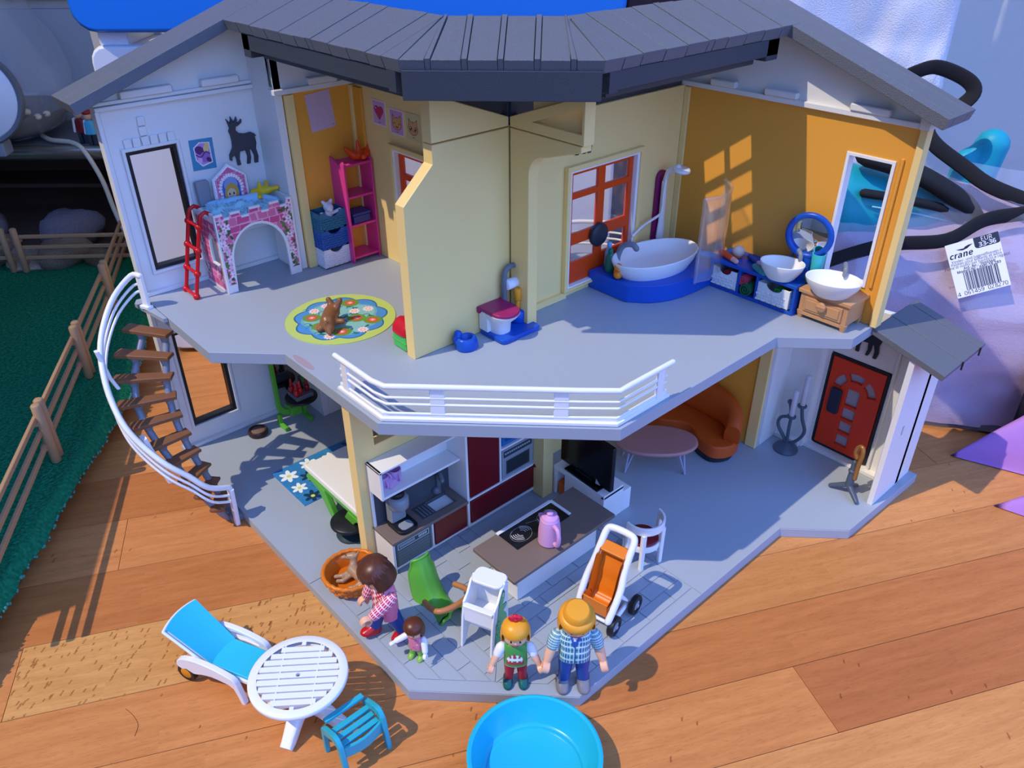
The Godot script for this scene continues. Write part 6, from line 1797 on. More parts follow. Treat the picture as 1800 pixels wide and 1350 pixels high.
	if st == "bob":
		var lk := Mb.new()
		for i in 15:
			var a := PI / 2 + 0.3 + (TAU - 0.6) * i / 14.0
			lk.tube([V(cos(a + 0.1) * 0.35, 2.02, sin(a + 0.1) * 0.35), V(cos(a) * 0.92, 1.62, sin(a) * 0.92), V(cos(a) * 1.06, 1.25, sin(a) * 1.06)], [0.1, 0.14, 0.1], 6)
		hput.call("hair_lock", lk, hair)
	if o.has("bow"):
		hput.call("bow", Mb.new().sph(V(0, 2.25, 0.0), V(0.2, 0.2, 0.2), Basis(), 6, 10).sph(V(-0.28, 2.42, 0), V(0.28, 0.26, 0.16), rz(25), 6, 10).sph(V(0.28, 2.42, 0), V(0.28, 0.26, 0.16), rz(-25), 6, 10).sph(V(0, 2.55, -0.05), V(0.24, 0.2, 0.2), Basis(), 6, 10), pl(o.bow, 0.4))
	# arms: sleeve, forearm, and a hand shaped as an open clasp
	for s in [-1.0, 1.0]:
		var an: Vector3 = o.get("arm_l" if s > 0 else "arm_r", V(-8, 0, s * 8))
		var AB := Basis.from_euler(V(deg_to_rad(an.x), deg_to_rad(an.y), deg_to_rad(an.z)))
		var sh := V(s * 1.2, 4.78 + ty, 0.0)
		var al: float = o.get("arm_long", 1.0)
		var place := func(b: Mb) -> Mb:
			for i in b.P.size():
				b.P[i] = sh + AB * b.P[i]
				b.N[i] = AB * b.N[i]
			return b
		var cut: float = o.get("sleeve", 1.8) * al
		var el := func(y: float) -> Vector3: return V(s * 0.1 * y / 2.0, -y, 0.12 * y * y / 3.0)
		var sl: Array = []
		for i in 7: sl.append(el.call(cut * i / 6.0))
		var A := put.call(t, "arm", place.call(Mb.new().tube(sl, [0.4, 0.46, 0.46, 0.45, 0.44, 0.42, 0.40], 16)), o.arm) as MeshInstance3D
		var fe: float = 1.95 * al
		if cut < fe - 0.2: put.call(A, "forearm", place.call(Mb.new().tube([el.call(cut - 0.05), el.call((cut + fe) / 2), el.call(fe)], [0.35, 0.33, 0.27], 14)), skin)
		var co: Array = disc(W(0, 0), 0.42, 0.42, 14, -0.85, PI + 0.85)
		var ci: Array = disc(W(0, 0), 0.22, 0.22, 14, -0.85, PI + 0.85)
		ci.reverse()
		var hm := Mb.new().ext(co + ci, -0.26, 0.26, Basis(V(0, 0, -1), V(0, 1, 0), V(1, 0, 0)), el.call(fe) + V(0, -0.5, 0.1), 0.09)
		hm.tube([el.call(fe - 0.15), el.call(fe + 0.12)], 0.25, 12)
		put.call(A, "hand", place.call(hm), pl(o.get("hands", o.get("skin", "eeb592")), 0.35))
	return t

func build_figures() -> void:
	figure("toy woman with brown bob, pink vest and checked sleeves, striding", V(7.2, 0, 18.25), -4, 0.98, {"trousers": "1d3f8c", "shoes": "c0121e", "top": printed("blouse"), "vest": "dd7390", "arm": printed("gingham"), "hair": "59301f", "style": "bob", "stride": 16.0, "apart": 0.1, "arm_l": V(-48, 0, -12), "arm_r": V(-15, 0, -10), "head_turn": V(22, 0, 6), "head": 1.06})
	figure("toy toddler with brown hair, pink top and green trousers", V(10.1, 0, 17.9), 28, 0.5, {"leg_short": 0.7, "trousers": "86b748", "shoes": "86b748", "top": printed("dots"), "arm": pl("eef0f4", 0.35), "hands": "eef0f4", "hair": "5c2f1a", "style": "short", "head": 1.3, "arm_r": V(-40, 0, -45), "arm_l": V(-20, 0, 12), "head_turn": V(8, 0, 0)})
	figure("toy girl with blond hair, red bow, green vest and red trousers", V(16.2, 0, 14.25), 48, 0.74, {"trousers": "b01f33", "shoes": "0f5f5c", "top": printed("vest"), "arm": pl("f0f0f2", 0.35), "hair": "eea328", "style": "short", "bow": "d01a36", "sleeve": 0.95, "head": 1.15, "arm_l": V(-14, 0, 22), "arm_r": V(-14, 0, -22)})
	figure("toy man with blond hair, blue checked shirt and jeans", V(18.85, 0, 11.5), 48, 1.0, {"trousers": "20509e", "shoes": "7d7b80", "top": printed("plaid"), "arm": printed("plaid"), "hair": "eba02c", "style": "crown", "sleeve": 0.95, "head": 1.06, "arm_l": V(-10, 0, 14), "arm_r": V(-12, 0, -14), "head_turn": V(14, 0, 0)})
	# dog in its basket
	var D := thing("dog_basket", "round orange wicker dog basket on the patio edge", "basket", V(1.3, 0, 17.5))
	part(D, "basket", Mb.new().lathe([W(0, 0), W(1.5, 0), W(1.75, 0.2), W(2.15, 1.3), W(2.1, 1.45), W(1.9, 1.3), W(1.55, 0.4), W(0, 0.35)], Vector3(), Basis(), 40), pl("cf6a14", 0.34))
	for r in 3:
		for i in 30:
			if i % 2 == r % 2:
				var a := TAU * i / 30
				part(D, "wicker_strand", Mb.new().sph(V(cos(a) * (1.83 + r * 0.13), 0.4 + r * 0.33, sin(a) * (1.83 + r * 0.13)), V(0.08, 0.14, 0.26), Basis(Vector3.UP, -a), 4, 8), pl("d9761c", 0.34))
	var rim: Array = []
	for i in 60: rim.append(V(cos(TAU * i / 60) * 2.08, 1.42 + 0.05 * sin(i * 2.2), sin(TAU * i / 60) * 2.08))
	part(D, "rim", Mb.new().tube(rim, 0.17, 8, true), pl("dd7a20", 0.34))
	var dog := thing("toy_dog", "beige toy dog lying on its side in the orange basket", "toy dog", V(1.5, 0.4, 17.6))
	wp(dog, "body", Mb.new().net([[V(1.0, 1.0, 17.2), V(1.9, 0.95, 17.2), 0.44, 0.36], [V(1.9, 0.95, 17.2), V(2.6, 0.95, 17.1), 0.36, 0.44], [V(0.85, 1.15, 17.05), V(0.55, 1.6, 16.75), 0.3, 0.27], [V(0.5, 1.75, 16.75), V(0.3, 1.75, 17.0), 0.34, 0.28], [V(0.2, 1.7, 17.05), V(-0.05, 1.62, 17.35), 0.2, 0.15], [V(0.75, 1.9, 16.6), V(0.9, 2.35, 16.4), 0.15, 0.06],
		[V(0.9, 0.85, 17.45), V(0.75, 0.72, 18.0), 0.2, 0.16], [V(0.75, 0.72, 18.0), V(0.45, 0.66, 18.4), 0.15, 0.17], [V(1.2, 0.8, 17.5), V(1.15, 0.62, 18.2), 0.2, 0.16], [V(1.15, 0.62, 18.2), V(0.9, 0.6, 18.5), 0.15, 0.17],
		[V(2.5, 0.9, 17.35), V(2.45, 0.75, 17.95), 0.27, 0.18], [V(2.45, 0.75, 17.95), V(2.15, 0.66, 18.25), 0.15, 0.17], [V(2.8, 0.85, 17.3), V(2.85, 0.66, 18.1), 0.25, 0.16], [V(2.85, 0.66, 18.1), V(2.6, 0.62, 18.4), 0.15, 0.16], [V(2.9, 1.1, 17.0), V(3.3, 1.4, 16.9), 0.13, 0.08]], 0.075, 0.12), pl("a98866", 0.36))
	wp(dog, "eye", Mb.new().sph(V(0.22, 1.95, 17.2), V(0.06, 0.06, 0.05), Basis(), 6, 8), pl("15110e", 0.2))
	# baby seat
	var BC := thing("baby_seat", "green baby seat with a tan carrying handle", "baby seat", V(7.4, 0, 13.9), 88)
	var sec := sp([V(0, 3.35, -1.75), V(0, 2.5, -1.35), V(0, 1.2, -0.75), V(0, 0.45, -0.1), V(0, 0.4, 0.8), V(0, 0.95, 1.6), V(0, 1.35, 1.95)], 3)
	var gi: Array = []
	var go: Array = []
	for i in sec.size():
		var t := float(i) / (sec.size() - 1)
		var tg: Vector3 = (sec[mini(i + 1, sec.size() - 1)] - sec[maxi(i - 1, 0)]).normalized()
		var up := tg.cross(V(1, 0, 0)) * -1.0
		var wd := lerpf(0.95, 1.25, sin(t * PI)) * (0.82 if t < 0.12 or t > 0.92 else 1.0)
		var dp := 0.35 + 0.9 * sin(minf(t * 1.15, 1.0) * PI)
		var l0: Array = []
		var l1: Array = []
		for j in 13:
			var u := -1.0 + 2.0 * j / 12.0
			var hgt := dp * pow(absf(u), 3.0)
			l0.append(sec[i] + V(u * wd * 0.9, 0, 0) + up * (hgt * 0.98 + 0.1))
			l1.append(sec[i] + V(u * wd, 0, 0) + up * (hgt - 0.1))
		gi.append(l0)
		go.append(l1)
	var gm := pl("5fae3c", 0.32)
	part(BC, "shell", Mb.new().grid(gi, false).grid(go, false, false, false, true), gm)
	var edge: Array = []
	for l in gi: edge.append(l[0])
	for j in 13: edge.append(gi[-1][j])
	for i in gi.size(): edge.append(gi[gi.size() - 1 - i][12])
	for j in 13: edge.append(gi[0][12 - j])
	part(BC, "rim", Mb.new().tube(edge, 0.13, 8, true), gm)
	part(BC, "handle", Mb.new().tube(sp([V(-1.35, 1.3, 0.2), V(-1.5, 1.6, 1.2), V(-1.3, 1.9, 2.1), V(0, 2.0, 2.45), V(1.3, 1.9, 2.1), V(1.5, 1.6, 1.2), V(1.35, 1.3, 0.2)], 5), 0.22, 10), pl("b9794a", 0.4), "tan handle")
	# high chair
	var HC := thing("high_chair", "white high chair with a green crocodile print on its side", "high chair", V(12.07, 0, 13.44), 23)
	var w := pl("eef0f2", 0.32)
	var side := pts2([1.35, 0, 1.05, 2.6, 0.75, 3.9, 0.2, 4.2, -0.35, 4.9, -0.9, 5.1, -1.35, 4.7, -1.25, 3.6, -1.3, 1.6, -1.55, 0.0, -1.0, 0.0, -0.55, 0.9, 0.3, 1.0, 0.9, 0.0])
	part(HC, "side_panel", upr(side, -1.25, -1.05, 0.06), w)
	var side2 := pts2([1.4, 0, 1.1, 2.6, 0.8, 3.9, 0.2, 4.2, -0.35, 4.9, -0.9, 5.1, -1.4, 4.7, -1.3, 3.6, -1.35, 1.6, -0.6, 0.5, 0.9, 0.0])
	part(HC, "side_panel", upr(side2, 1.05, 1.25, 0.06), w)
	var cp := upr(Mb.inset(side2, -0.12) if Mb.area(side2) < 0 else Mb.inset(side2, 0.12), 1.25, 1.27, 0.0)
	for i in cp.U.size(): cp.U[i].x = 1.0 - cp.U[i].x
	part(HC, "crocodile_print", cp, printed("croc"))
	part(HC, "tray", Mb.new().bx(V(-1.15, 3.5, 0.55), V(1.15, 3.75, 1.0), 0.08).bx(V(-1.1, 2.3, 0.75), V(1.1, 3.7, 0.95), 0.06), w)
	part(HC, "seat", Mb.new().bx(V(-1.1, 2.2, -1.2), V(1.1, 2.4, 0.9), 0.05).bx(V(-1.1, 1.0, -0.2), V(1.1, 1.3, 0.1), 0.06), w)
	part(HC, "backrest", slab(rrect(-1.2, -1.75, 1.2, -0.2, 0.5), 4.85, 5.12, 0.1).bx(V(-1.1, 2.3, -1.3), V(1.1, 5.0, -1.1), 0.06), w)
	# push chair
	var PC := thing("push_chair", "white push chair with an orange seat shell", "push chair", V(16.15, 0, 5.1), 12)
	var om := pl("e07a18", 0.36)
	var run := sp([V(0, 5.3, -0.75), V(0, 3.7, -0.1), V(0, 2.1, 0.45), V(0, 1.75, 1.0), V(0, 1.6, 1.9)], 5)
	gi = []
	go = []
	for i in run.size():
		var tg: Vector3 = (run[mini(i + 1, run.size() - 1)] - run[maxi(i - 1, 0)]).normalized()
		var nn := V(1, 0, 0).cross(tg)
		if nn.y < 0: nn = -nn
		var l0: Array = []
		var l1: Array = []
		for j in 9:
			var u := -1.0 + j / 4.0
			var hg := 0.0 if absf(u) < 0.8 else 1.05 if i > 1 else 0.7
			var rb := 0.06 if i % 4 < 2 else 0.0
			l0.append(run[i] + V(clampf(u * 1.2, -0.95, 0.95), 0, 0) + nn * (hg + rb))
			l1.append(run[i] + V(clampf(u * 1.3, -1.05, 1.05), 0, 0) + nn * (hg - 0.12))
		gi.append(l0)
		go.append(l1)
	part(PC, "seat_shell", Mb.new().grid(gi, false).grid(go, false, false, false, true), om)
	part(PC, "end_wall", Mb.new().ext(pts2([-0.98, 1.5, 0.98, 1.5, 0.98, 2.7, -0.98, 2.7]), 1.85, 2.0, Basis(), Vector3(), 0.05), om)
	part(PC, "end_wall", Mb.new().box(V(0, 5.55, -0.5), V(2.0, 0.3, 0.9), 0.1, rx(25)), om)
	var hp: Array = sp([V(1.25, 1.5, 2.2), V(1.35, 2.6, 1.5), V(1.35, 3.6, 0.8), V(1.2, 4.6, 0.2), V(1.15, 5.6, -0.5), V(1.1, 6.4, -1.15), V(0.7, 6.65, -1.35), V(-0.7, 6.65, -1.35), V(-1.1, 6.4, -1.15), V(-1.15, 5.6, -0.5), V(-1.2, 4.6, 0.2), V(-1.35, 3.6, 0.8), V(-1.35, 2.6, 1.5), V(-1.25, 1.5, 2.2)], 4)
	part(PC, "frame", Mb.new().tube(hp, 0.26, 10), w)
	for s in [-1.0, 1.0]: part(PC, "strut", Mb.new().tube([V(s * 1.25, 1.6, 2.1), V(s * 1.25, 0.8, 1.6), V(s * 1.2, 0.8, -0.9), V(s * 1.2, 2.6, 0.5)], 0.2, 8), w)
	for e in [[1.75, -0.95], [-1.75, -0.95], [1.5, 1.7], [-1.5, 1.7]]:
		var c := V(e[0], 0.78, e[1])
		var wh := part(PC, "wheel", Mb.new().lathe([W(0.42, -0.2), W(0.68, -0.24), W(0.78, -0.15), W(0.78, 0.15), W(0.68, 0.24), W(0.42, 0.2)], c, rz(90), 30), pl("17181b", 0.5))
		part(wh, "hub", Mb.new().cyl(c, 0.44, -0.17, 0.17, 22, 0.06, rz(90)).cyl(c, 0.18, -0.3, 0.3, 14, 0.06, rz(90)), pl("9a9ea6", 0.3))
	part(PC, "axle", Mb.new().tube([V(-1.7, 0.78, -0.95), V(1.7, 0.78, -0.95)], 0.16, 8).tube([V(-1.5, 0.78, 1.7), V(1.5, 0.78, 1.7)], 0.14, 8), w)

func build_foreground() -> void:
	var white := pl("eceef0", 0.32)
	var fy := -0.94
	# garden table with slatted round top
	var T := thing("garden_table", "round white slatted garden table standing on the wooden floor", "table", V(8.45, fy, 25.7), -38.5)
	var ht := 4.15
	part(T, "rim", Mb.new().lathe([W(2.55, ht - 0.34), W(3.02, ht - 0.38), W(3.1, ht - 0.3), W(3.1, ht - 0.06), W(3.04, ht), W(2.55, ht)], Vector3(), Basis(), 64), white)
	for i in 11:
		var x := -2.5 + i * 0.5
		var h0 := sqrt(maxf(2.6 * 2.6 - (absf(x) + 0.2) * (absf(x) + 0.2), 0.02))
		if i == 5:
			part(T, "slat", slab(rect(x - 0.2, -h0, x + 0.2, h0), ht - 0.3, ht - 0.005, 0.02, [disc(W(x, 0), 0.14, 0.14, 14)]), white)
		else:
			part(T, "slat", Mb.new().bx(V(x - 0.2, ht - 0.3, -h0), V(x + 0.2, ht - 0.005, h0), 0.02), white)
	for z in [-1.15, 1.15]: part(T, "cross_bar", Mb.new().bx(V(-2.4, ht - 0.3, z - 0.05), V(2.4, ht - 0.012, z + 0.05), 0.02), white)
	part(T, "column", Mb.new().lathe([W(0.2, 1.6), W(0.7, 1.6), W(0.5, 2.4), W(0.55, ht - 0.6), W(0.9, ht - 0.32), W(0.2, ht - 0.3)], Vector3(), Basis(), 20), white)
	for k in 4:
		var a := deg_to_rad(20.0 + 90.0 * k)
		var d := V(cos(a), 0, sin(a))
		var side := d.cross(Vector3.UP)
		var G: Array = []
		for e in [[0.3, 1.7, 0.55, 0.5], [1.2, 1.25, 0.5, 0.45], [2.2, 0.45, 0.42, 0.42], [2.65, 0.24, 0.4, 0.24]]: G.append(Mb.ell(d * e[0] + V(0, e[1], 0), side * e[2], V(0, e[3], 0) + d * 0.1, 14, 4.0))
		part(T, "leg", Mb.new().grid(G, true, true, true), white)
	# sun lounger
	var L := thing("sun_lounger", "white sun lounger with turquoise pad behind the garden table", "sun lounger", V(1.5, fy, 27.95), 24.8)
	var tq := pl("2fc0de", 0.34)
	var h := 1.75
	var back := func(u: float) -> Vector3: return V(-0.1 - 3.05 * u, h + 2.25 * u, 0)
	var bd: Vector3 = (back.call(1.0) - back.call(0.0)).normalized()
	var bn := V(-bd.y, bd.x, 0) * -1.0
	if bn.y < 0: bn = -bn
	var G2: Array = []
	var G3: Array = []
	for i in 9:
		var u := i / 8.0
		var l: Array = []
		var l2: Array = []
		for j in 9:
			var vz := -1.0 + j / 4.0
			l.append(back.call(u) + V(0, 0, vz * lerpf(1.18, 1.42, u)) + bn * (0.26 + 0.12 * vz * vz) + bd * (0.25 * (1.0 - vz * vz) if i == 8 else 0.0))
			l2.append(back.call(u) + V(0, 0, vz * lerpf(1.25, 1.5, u)) + bd * (0.25 * (1.0 - vz * vz) if i == 8 else 0.0))
		G2.append(l)
		G3.append(l2)
	part(L, "back_pad", Mb.new().grid(G2, false), tq)
	part(L, "backrest", Mb.new().grid(G3, false).tube([G3[0][0], G3[8][0]], 0.12, 8).tube([G3[0][8], G3[8][8]], 0.12, 8).tube(G3[8], 0.12, 8), white)
	part(L, "seat_pad", Mb.new().bx(V(-0.1, h + 0.02, -1.18), V(5.6, h + 0.28, 1.18), 0.1), tq)
	part(L, "seat_frame", Mb.new().bx(V(-0.4, h - 0.3, -1.3), V(5.7, h + 0.05, 1.3), 0.08), white)
	for s in [-1.0, 1.0]:
		var arm := sp(pts2([-2.5, 1.5, -2.2, 2.1, -1.4, 2.45, -0.4, 2.6, 0.8, 2.55, 1.9, 2.35, 2.5, 2.1, 2.75, 1.4, 3.0, 0.0, 2.65, 0.0, 2.3, 1.3, 1.6, 1.55, 0.6, 1.6, -0.3, 1.4, -1.0, 1.15, -1.6, 1.35, -2.0, 1.2]), 2, true)
		part(L, "arm", Mb.new().ext(arm, -0.22, 0.22, Basis(), V(0, 0, s * 1.62), 0.08, [sp(pts2([-0.2, 1.8, 0.9, 1.85, 1.9, 1.8, 1.6, 2.05, 0.6, 2.25, -0.3, 2.2]), 2, true)] if s < 0 else []), white)
		var wh := part(L, "wheel", Mb.new().lathe([W(0.4, -0.2), W(0.68, -0.22), W(0.75, -0.12), W(0.75, 0.12), W(0.68, 0.22), W(0.4, 0.2)], V(-1.9, 0.75, s * 1.55), rx(90), 28), pl("121212", 0.5))
		part(wh, "hub", Mb.new().cyl(V(-1.9, 0.75, s * 1.55), 0.48, -0.24, 0.24, 22, 0.08, rx(90)), pl("d8891a", 0.4), "orange hub")
	for z in [-1.0, 1.0]: part(L, "foot", Mb.new().bx(V(4.9, 0, z - 0.2), V(5.3, h, z + 0.2), 0.06), white)
	# turquoise bench
	var B := thing("garden_bench", "small turquoise slatted garden bench beside the white table", "bench", V(12.6, fy, 24.5), 0)
	var tb := pl("2fa8b8", 0.34)
	for s in [-1.0, 1.0]:
		var z: float = 1.5 * s
		var fr: Array = pts2([-1.2, 0, -0.95, 0, -0.85, 2.0, 0.3, 2.6, 0.75, 2.5, 1.1, 0, 1.45, 0, 1.15, 2.6])
		fr.append_array(sp(pts2([1.15, 2.6, 0.8, 3.1, 0.3, 3.15, -0.9, 2.6, -1.15, 2.35]), 3).slice(1))
		part(B, "side_frame", Mb.new().ext(fr, z - 0.17, z + 0.17, Basis(), Vector3(), 0.06), tb)
	for e in [[-1.0, 2.95, 0.36], [-0.45, 2.35, 0.4], [0.1, 2.3, 0.4], [0.62, 2.25, 0.36]]:
		part(B, "slat", Mb.new().bx(V(e[0] - 0.2, e[1] - e[2] * 0.5, -1.38), V(e[0] + 0.2, e[1] + 0.06, 1.38), 0.05), tb)
	var ap: Array = []
	for i in 9: ap.append(V(0.95 + 0.28 * sin(PI * i / 8.0), 0, -1.4 + 2.8 * i / 8.0))
	var ga: Array = []
	for y in [1.35, 1.42, 2.2, 2.27]: ga.append(ap.map(func(q): return q + V(0.05 if y > 1.4 and y < 2.25 else 0.0, y, 0)))
	var gb: Array = ga.map(func(l): return l.map(func(q): return q - V(0.16, 0, 0)))
	part(B, "apron", Mb.new().grid(ga, false).grid(gb, false).grid([ga[3], gb[3]], false).grid([ga[0], gb[0]], false), tb)
	part(B, "stretcher", Mb.new().bx(V(0.6, 1.1, -1.4), V(0.8, 1.3, 1.4), 0.04), tb)
	# paddling pool
	var P := thing("paddling_pool", "round turquoise toy paddling pool at the front edge", "paddling pool", V(21.35, fy, 17.4))
	part(P, "shell", Mb.new().lathe([W(0, 0), W(3.2, 0), W(3.4, 0.12), W(4.0, 1.75), W(4.1, 1.85), W(4.1, 1.98), W(3.98, 2.04), W(3.82, 1.98), W(3.75, 1.8), W(3.2, 0.4), W(3.05, 0.26), W(0, 0.24)], Vector3(), Basis(), 72), pl("22b4d2", 0.26))
	part(P, "floor_ring", Mb.new().lathe([W(2.7, 0.24), W(2.75, 0.28), W(2.95, 0.28), W(3.0, 0.24)], Vector3(), Basis(), 60), pl("22b4d2", 0.26))
	# a hair lying on the floor
	solo("hair_strand", "thin dark hair lying on the wooden floor", "hair", Mb.new().tube(sp([V(-1.2, 0.02, -0.6), V(-0.5, 0.02, -0.1), V(0.1, 0.02, 0.6), V(0.2, 0.02, 1.4)], 6), 0.012, 5), pl("4a3426", 0.6), room(-24.5, fy, 32.6), YAW)

func rm(t: Node3D, r: float, y: float, d: float) -> Vector3:          # room coordinates inside a thing placed with place_room
	return Vector3(r, y, -d)
func rthing(called: String, label: String, cat: String, r: float, y: float, d: float, turn := 0.0, group := "") -> Node3D:
	return thing(called, label, cat, room(r, y, d), YAW + turn, group)

func build_background() -> void:
	var fy := -0.94
	# board with green felt
	var F := thing("felt_mat", "green felt play mat on a low board with a frayed edge", "mat", V(CAM.x, fy, CAM.z), YAW)
	var out := pts2([-37.2, -36.0, -39.9, -67.5, -44.0, -85, -51, -107, -150, -107, -150, -30, -37.5, -30])
	part(F, "board", slab(Mb.inset(out, 0.6) if Mb.area(out) > 0 else Mb.inset(out, -0.6), 0.0, 2.8, 0.05), pl("6b5136", 0.7))
	var fm := StandardMaterial3D.new()
	fm.albedo_texture = noise_tex(31, 0.05, [[0.0, "14573a"], [0.45, "1c7450"], [1.0, "2a9566"]])
	fm.uv1_triplanar = true
	fm.uv1_scale = V(1, 1, 1) * 9.0
	fm.roughness = 0.97
	fm.metallic_specular = 0.15
	fm.normal_enabled = true
	fm.normal_texture = texs.get("bump")
	fm.normal_scale = 1.2
	part(F, "felt", slab(out, 2.78, 3.02, 0.06), fm)
	var line := [V(-36.4, 3.0, -26), V(-37.2, 3.0, -36), V(-38.6, 3.0, -52), V(-39.9, 3.0, -67.5), V(-44.0, 3.0, -85)]
	var hang: Array = []
	var top_l: Array = []
	var den := sp(line, 16)
	var nz := FastNoiseLite.new()
	nz.frequency = 0.09
	for i in den.size():
		top_l.append(den[i] + V(-0.5, 0.02, 0))
		hang.append([den[i] + V(0.15 + nz.get_noise_1d(i) * 0.3, -0.1, 0), den[i] + V(0.75 + nz.get_noise_1d(i * 1.7 + 50) * 0.5, -1.0 + nz.get_noise_1d(i * 2.3) * 0.3, 0)])
	part(F, "felt_flap", Mb.new().grid([top_l, hang.map(func(q): return q[0]), hang.map(func(q): return q[1])], false), fm)
	var fr := Mb.new()
	var rg := RandomNumberGenerator.new()
	rg.seed = 6
	for i in den.size() - 1:
		for k in 2:
			var p: Vector3 = (hang[i][1] as Vector3).lerp(hang[i + 1][1], rg.randf())
			fr.sph(p + V(0.05, rg.randf_range(-0.2, 0.1), 0), V(0.1, 0.12, 0.12) * rg.randf_range(0.7, 1.5), Basis(), 4, 6)
	part(F, "frayed_edge", fr, pl("3f8f78", 0.95)).set_meta("kind", "stuff")
	# tall box standing on the mat left of the frame: it keeps the sun off the felt
	solo("tall_box", "tall brown cardboard box standing on the left of the felt mat", "box", Mb.new().box(V(0, 14, 0), V(3.0, 28.0, 62.0), 0.1), pl("8a6a48", 0.85), room(-60.5, 2.1, 63), YAW + 13.0)
	# toy fence
	var wood := grain("b9946c", 0.6, 50.0, 0.5, [[0.0, "c8b090"], [0.5, "ffffff"], [1.0, "e6d6c0"]])
	var fence := func(label: String, a: Vector3, b: Vector3, ends: Array) -> void:
		var o := thing("toy_fence", label, "fence", a, 0, "brown toy fence panels")
		var d := b - a
		var u := d.normalized()
		var sd := u.cross(Vector3.UP)
		for i in 3:
			var y := 1.9 + i * 1.45
			part(o, "rail", Mb.new().box(d * 0.5 + V(0, y, 0), V(0.38, 0.5, d.length()), 0.1, Basis.looking_at(u)), wood)
		for e in ends:
			var c: Vector3 = d * e
			part(o, "post", Mb.new().cyl(c + sd * 0.35, 0.42, 0.0, 6.1, 14, 0.14), wood)
			for y in [1.7, 4.3]: part(o, "peg", Mb.new().box(c + V(0, y, 0) - sd * 0.1, V(0.7, 0.5, 0.9), 0.12, Basis.looking_at(u)), wood)
	var A := room(-40.8, 2.08, 56.3)
	var Bp := room(-44.3, 2.08, 70.6)
	var Cp := room(-48.2, 2.08, 86.0)
	var Dp := room(-53.0, 2.08, 103.0)
	fence.call("toy fence panel nearest the camera on the green mat", A + (A - Bp).normalized() * 20.0, A, [0.985])
	fence.call("second toy fence panel along the mat's right edge", A, Bp, [0.04, 0.975])
	fence.call("third toy fence panel along the mat's right edge", Bp, Cp, [0.04, 0.975])
	fence.call("far toy fence panel behind the stair railing", Cp, Dp, [0.04])
	fence.call("toy fence panel along the back edge of the mat", room(-64.6, 2.08, 97.6), room(-47.5, 2.08, 98.5), [0.02])
	fence.call("toy fence panel at the far left behind the mat", room(-84, 2.08, 97), room(-65.6, 2.08, 97.6), [0.985])
	# stones in the dark niche
	var st := [[-73.5, 103, 4.6, 5.2, "8d8794", "large grey stone at the left of the niche"], [-60.5, 104.5, 4.4, 4.4, "84808c", "flat grey stone to the right in the niche"], [-70, 100.6, 3.2, 3.4, "9a8878", "brownish stone behind the left fence post"], [-60.5, 100.4, 3.6, 3.4, "a08c74", "light brown stone behind the middle fence rail"], [-66.0, 101.0, 2.2, 1.6, "b0a090", "small pale stone lying low behind the fence"], [-55.5, 101.0, 2.4, 2.0, "9a8468", "small brown stone at the right end of the niche"], [-64.5, 99.4, 3.0, 0.9, "c9b49a", "pale flat stone slab at the fence foot"]]
	for e in st:
		var o := rthing("stone", e[5], "stone", e[0], 2.0 if e[1] < 102 else 3.2, e[1], rg.randf() * 60, "stones in the niche")
		var b := Mb.new().sph(V(0, e[3] * 0.45, 0), V(e[2], e[3] * 0.62, e[2] * 0.7), Basis(), 14, 22).noise(1.3, 0.22, int(e[2] * 100)).noise(0.35, 0.9, 5)
		part(o, "rock", b, grain(e[4], 0.9, 12.0, 1.0, [[0.0, "8a8580"], [0.5, "d8d4d0"], [1.0, "ffffff"]]))
	# shelf board over the niche, with its dark back
	var SB := thing("shelf_board", "grey shelf board with a rounded metallic front edge", "shelf", V(CAM.x, fy, CAM.z), YAW)
	part(SB, "board", Mb.new().bx(V(-150, 15.6, -121.5), V(-38, 16.9, -107.0), 0.05), pl("6d7178", 0.6))
	part(SB, "edge_profile", Mb.new().tube([V(-150, 16.1, -106.6), V(-90, 16.15, -106.6), V(-38, 16.2, -106.6)], 0.95, 16), pl("a8a598", 0.28, {"metallic": 0.85}))
	part(SB, "plinth", Mb.new().bx(V(-150, 0, -121.5), V(-38, 3.9, -102.5), 0.1), pl("5a4234", 0.8))
	part(SB, "back_board", Mb.new().bx(V(-150, 3.9, -121.5), V(-38, 15.6, -120.5), 0.0), pl("3c2a20", 0.85))
	part(SB, "lower_shelf", Mb.new().bx(V(-150, 9.0, -121), V(-38, 9.6, -114), 0.05), pl("4a3428", 0.8))
	var WP := thing("wall_panel", "pale grey two-part panel behind the jar", "panel", V(CAM.x, fy, CAM.z), YAW)
	part(WP, "lower_panel", Mb.new().bx(V(-150, 16.9, -121.9), V(-38, 32.0, -121), 0.05), pl("aab2bc", 0.7))
	part(WP, "upper_panel", Mb.new().bx(V(-150, 33.2, -121.9), V(-38, 60, -121), 0.05), pl("aab2bc", 0.7))
	# glass jar with a white disc
	var J := rthing("glass_jar", "big round glass jar with a white lid disc on the shelf", "jar", -68.5, fy + 17.0, 112)
	var gm := StandardMaterial3D.new()
	gm.albedo_color = Color(0.9, 0.92, 0.95, 0.12)
	gm.transparency = BaseMaterial3D.TRANSPARENCY_ALPHA
	gm.roughness = 0.06
	part(J, "glass", Mb.new().lathe([W(0, 0.1), W(3.5, 0.1), W(6.5, 1.6), W(8.6, 5.0), W(8.9, 8.5), W(8.0, 12.5), W(6.2, 15.5), W(5.2, 18.5), W(5.6, 21)], Vector3(), Basis(), 48), gm)
	part(J, "rim", Mb.new().lathe([W(5.5, 20.8), W(5.9, 20.8), W(5.9, 21.4), W(5.5, 21.4)], Vector3(), Basis(), 40), pl("9aa4ae", 0.3))
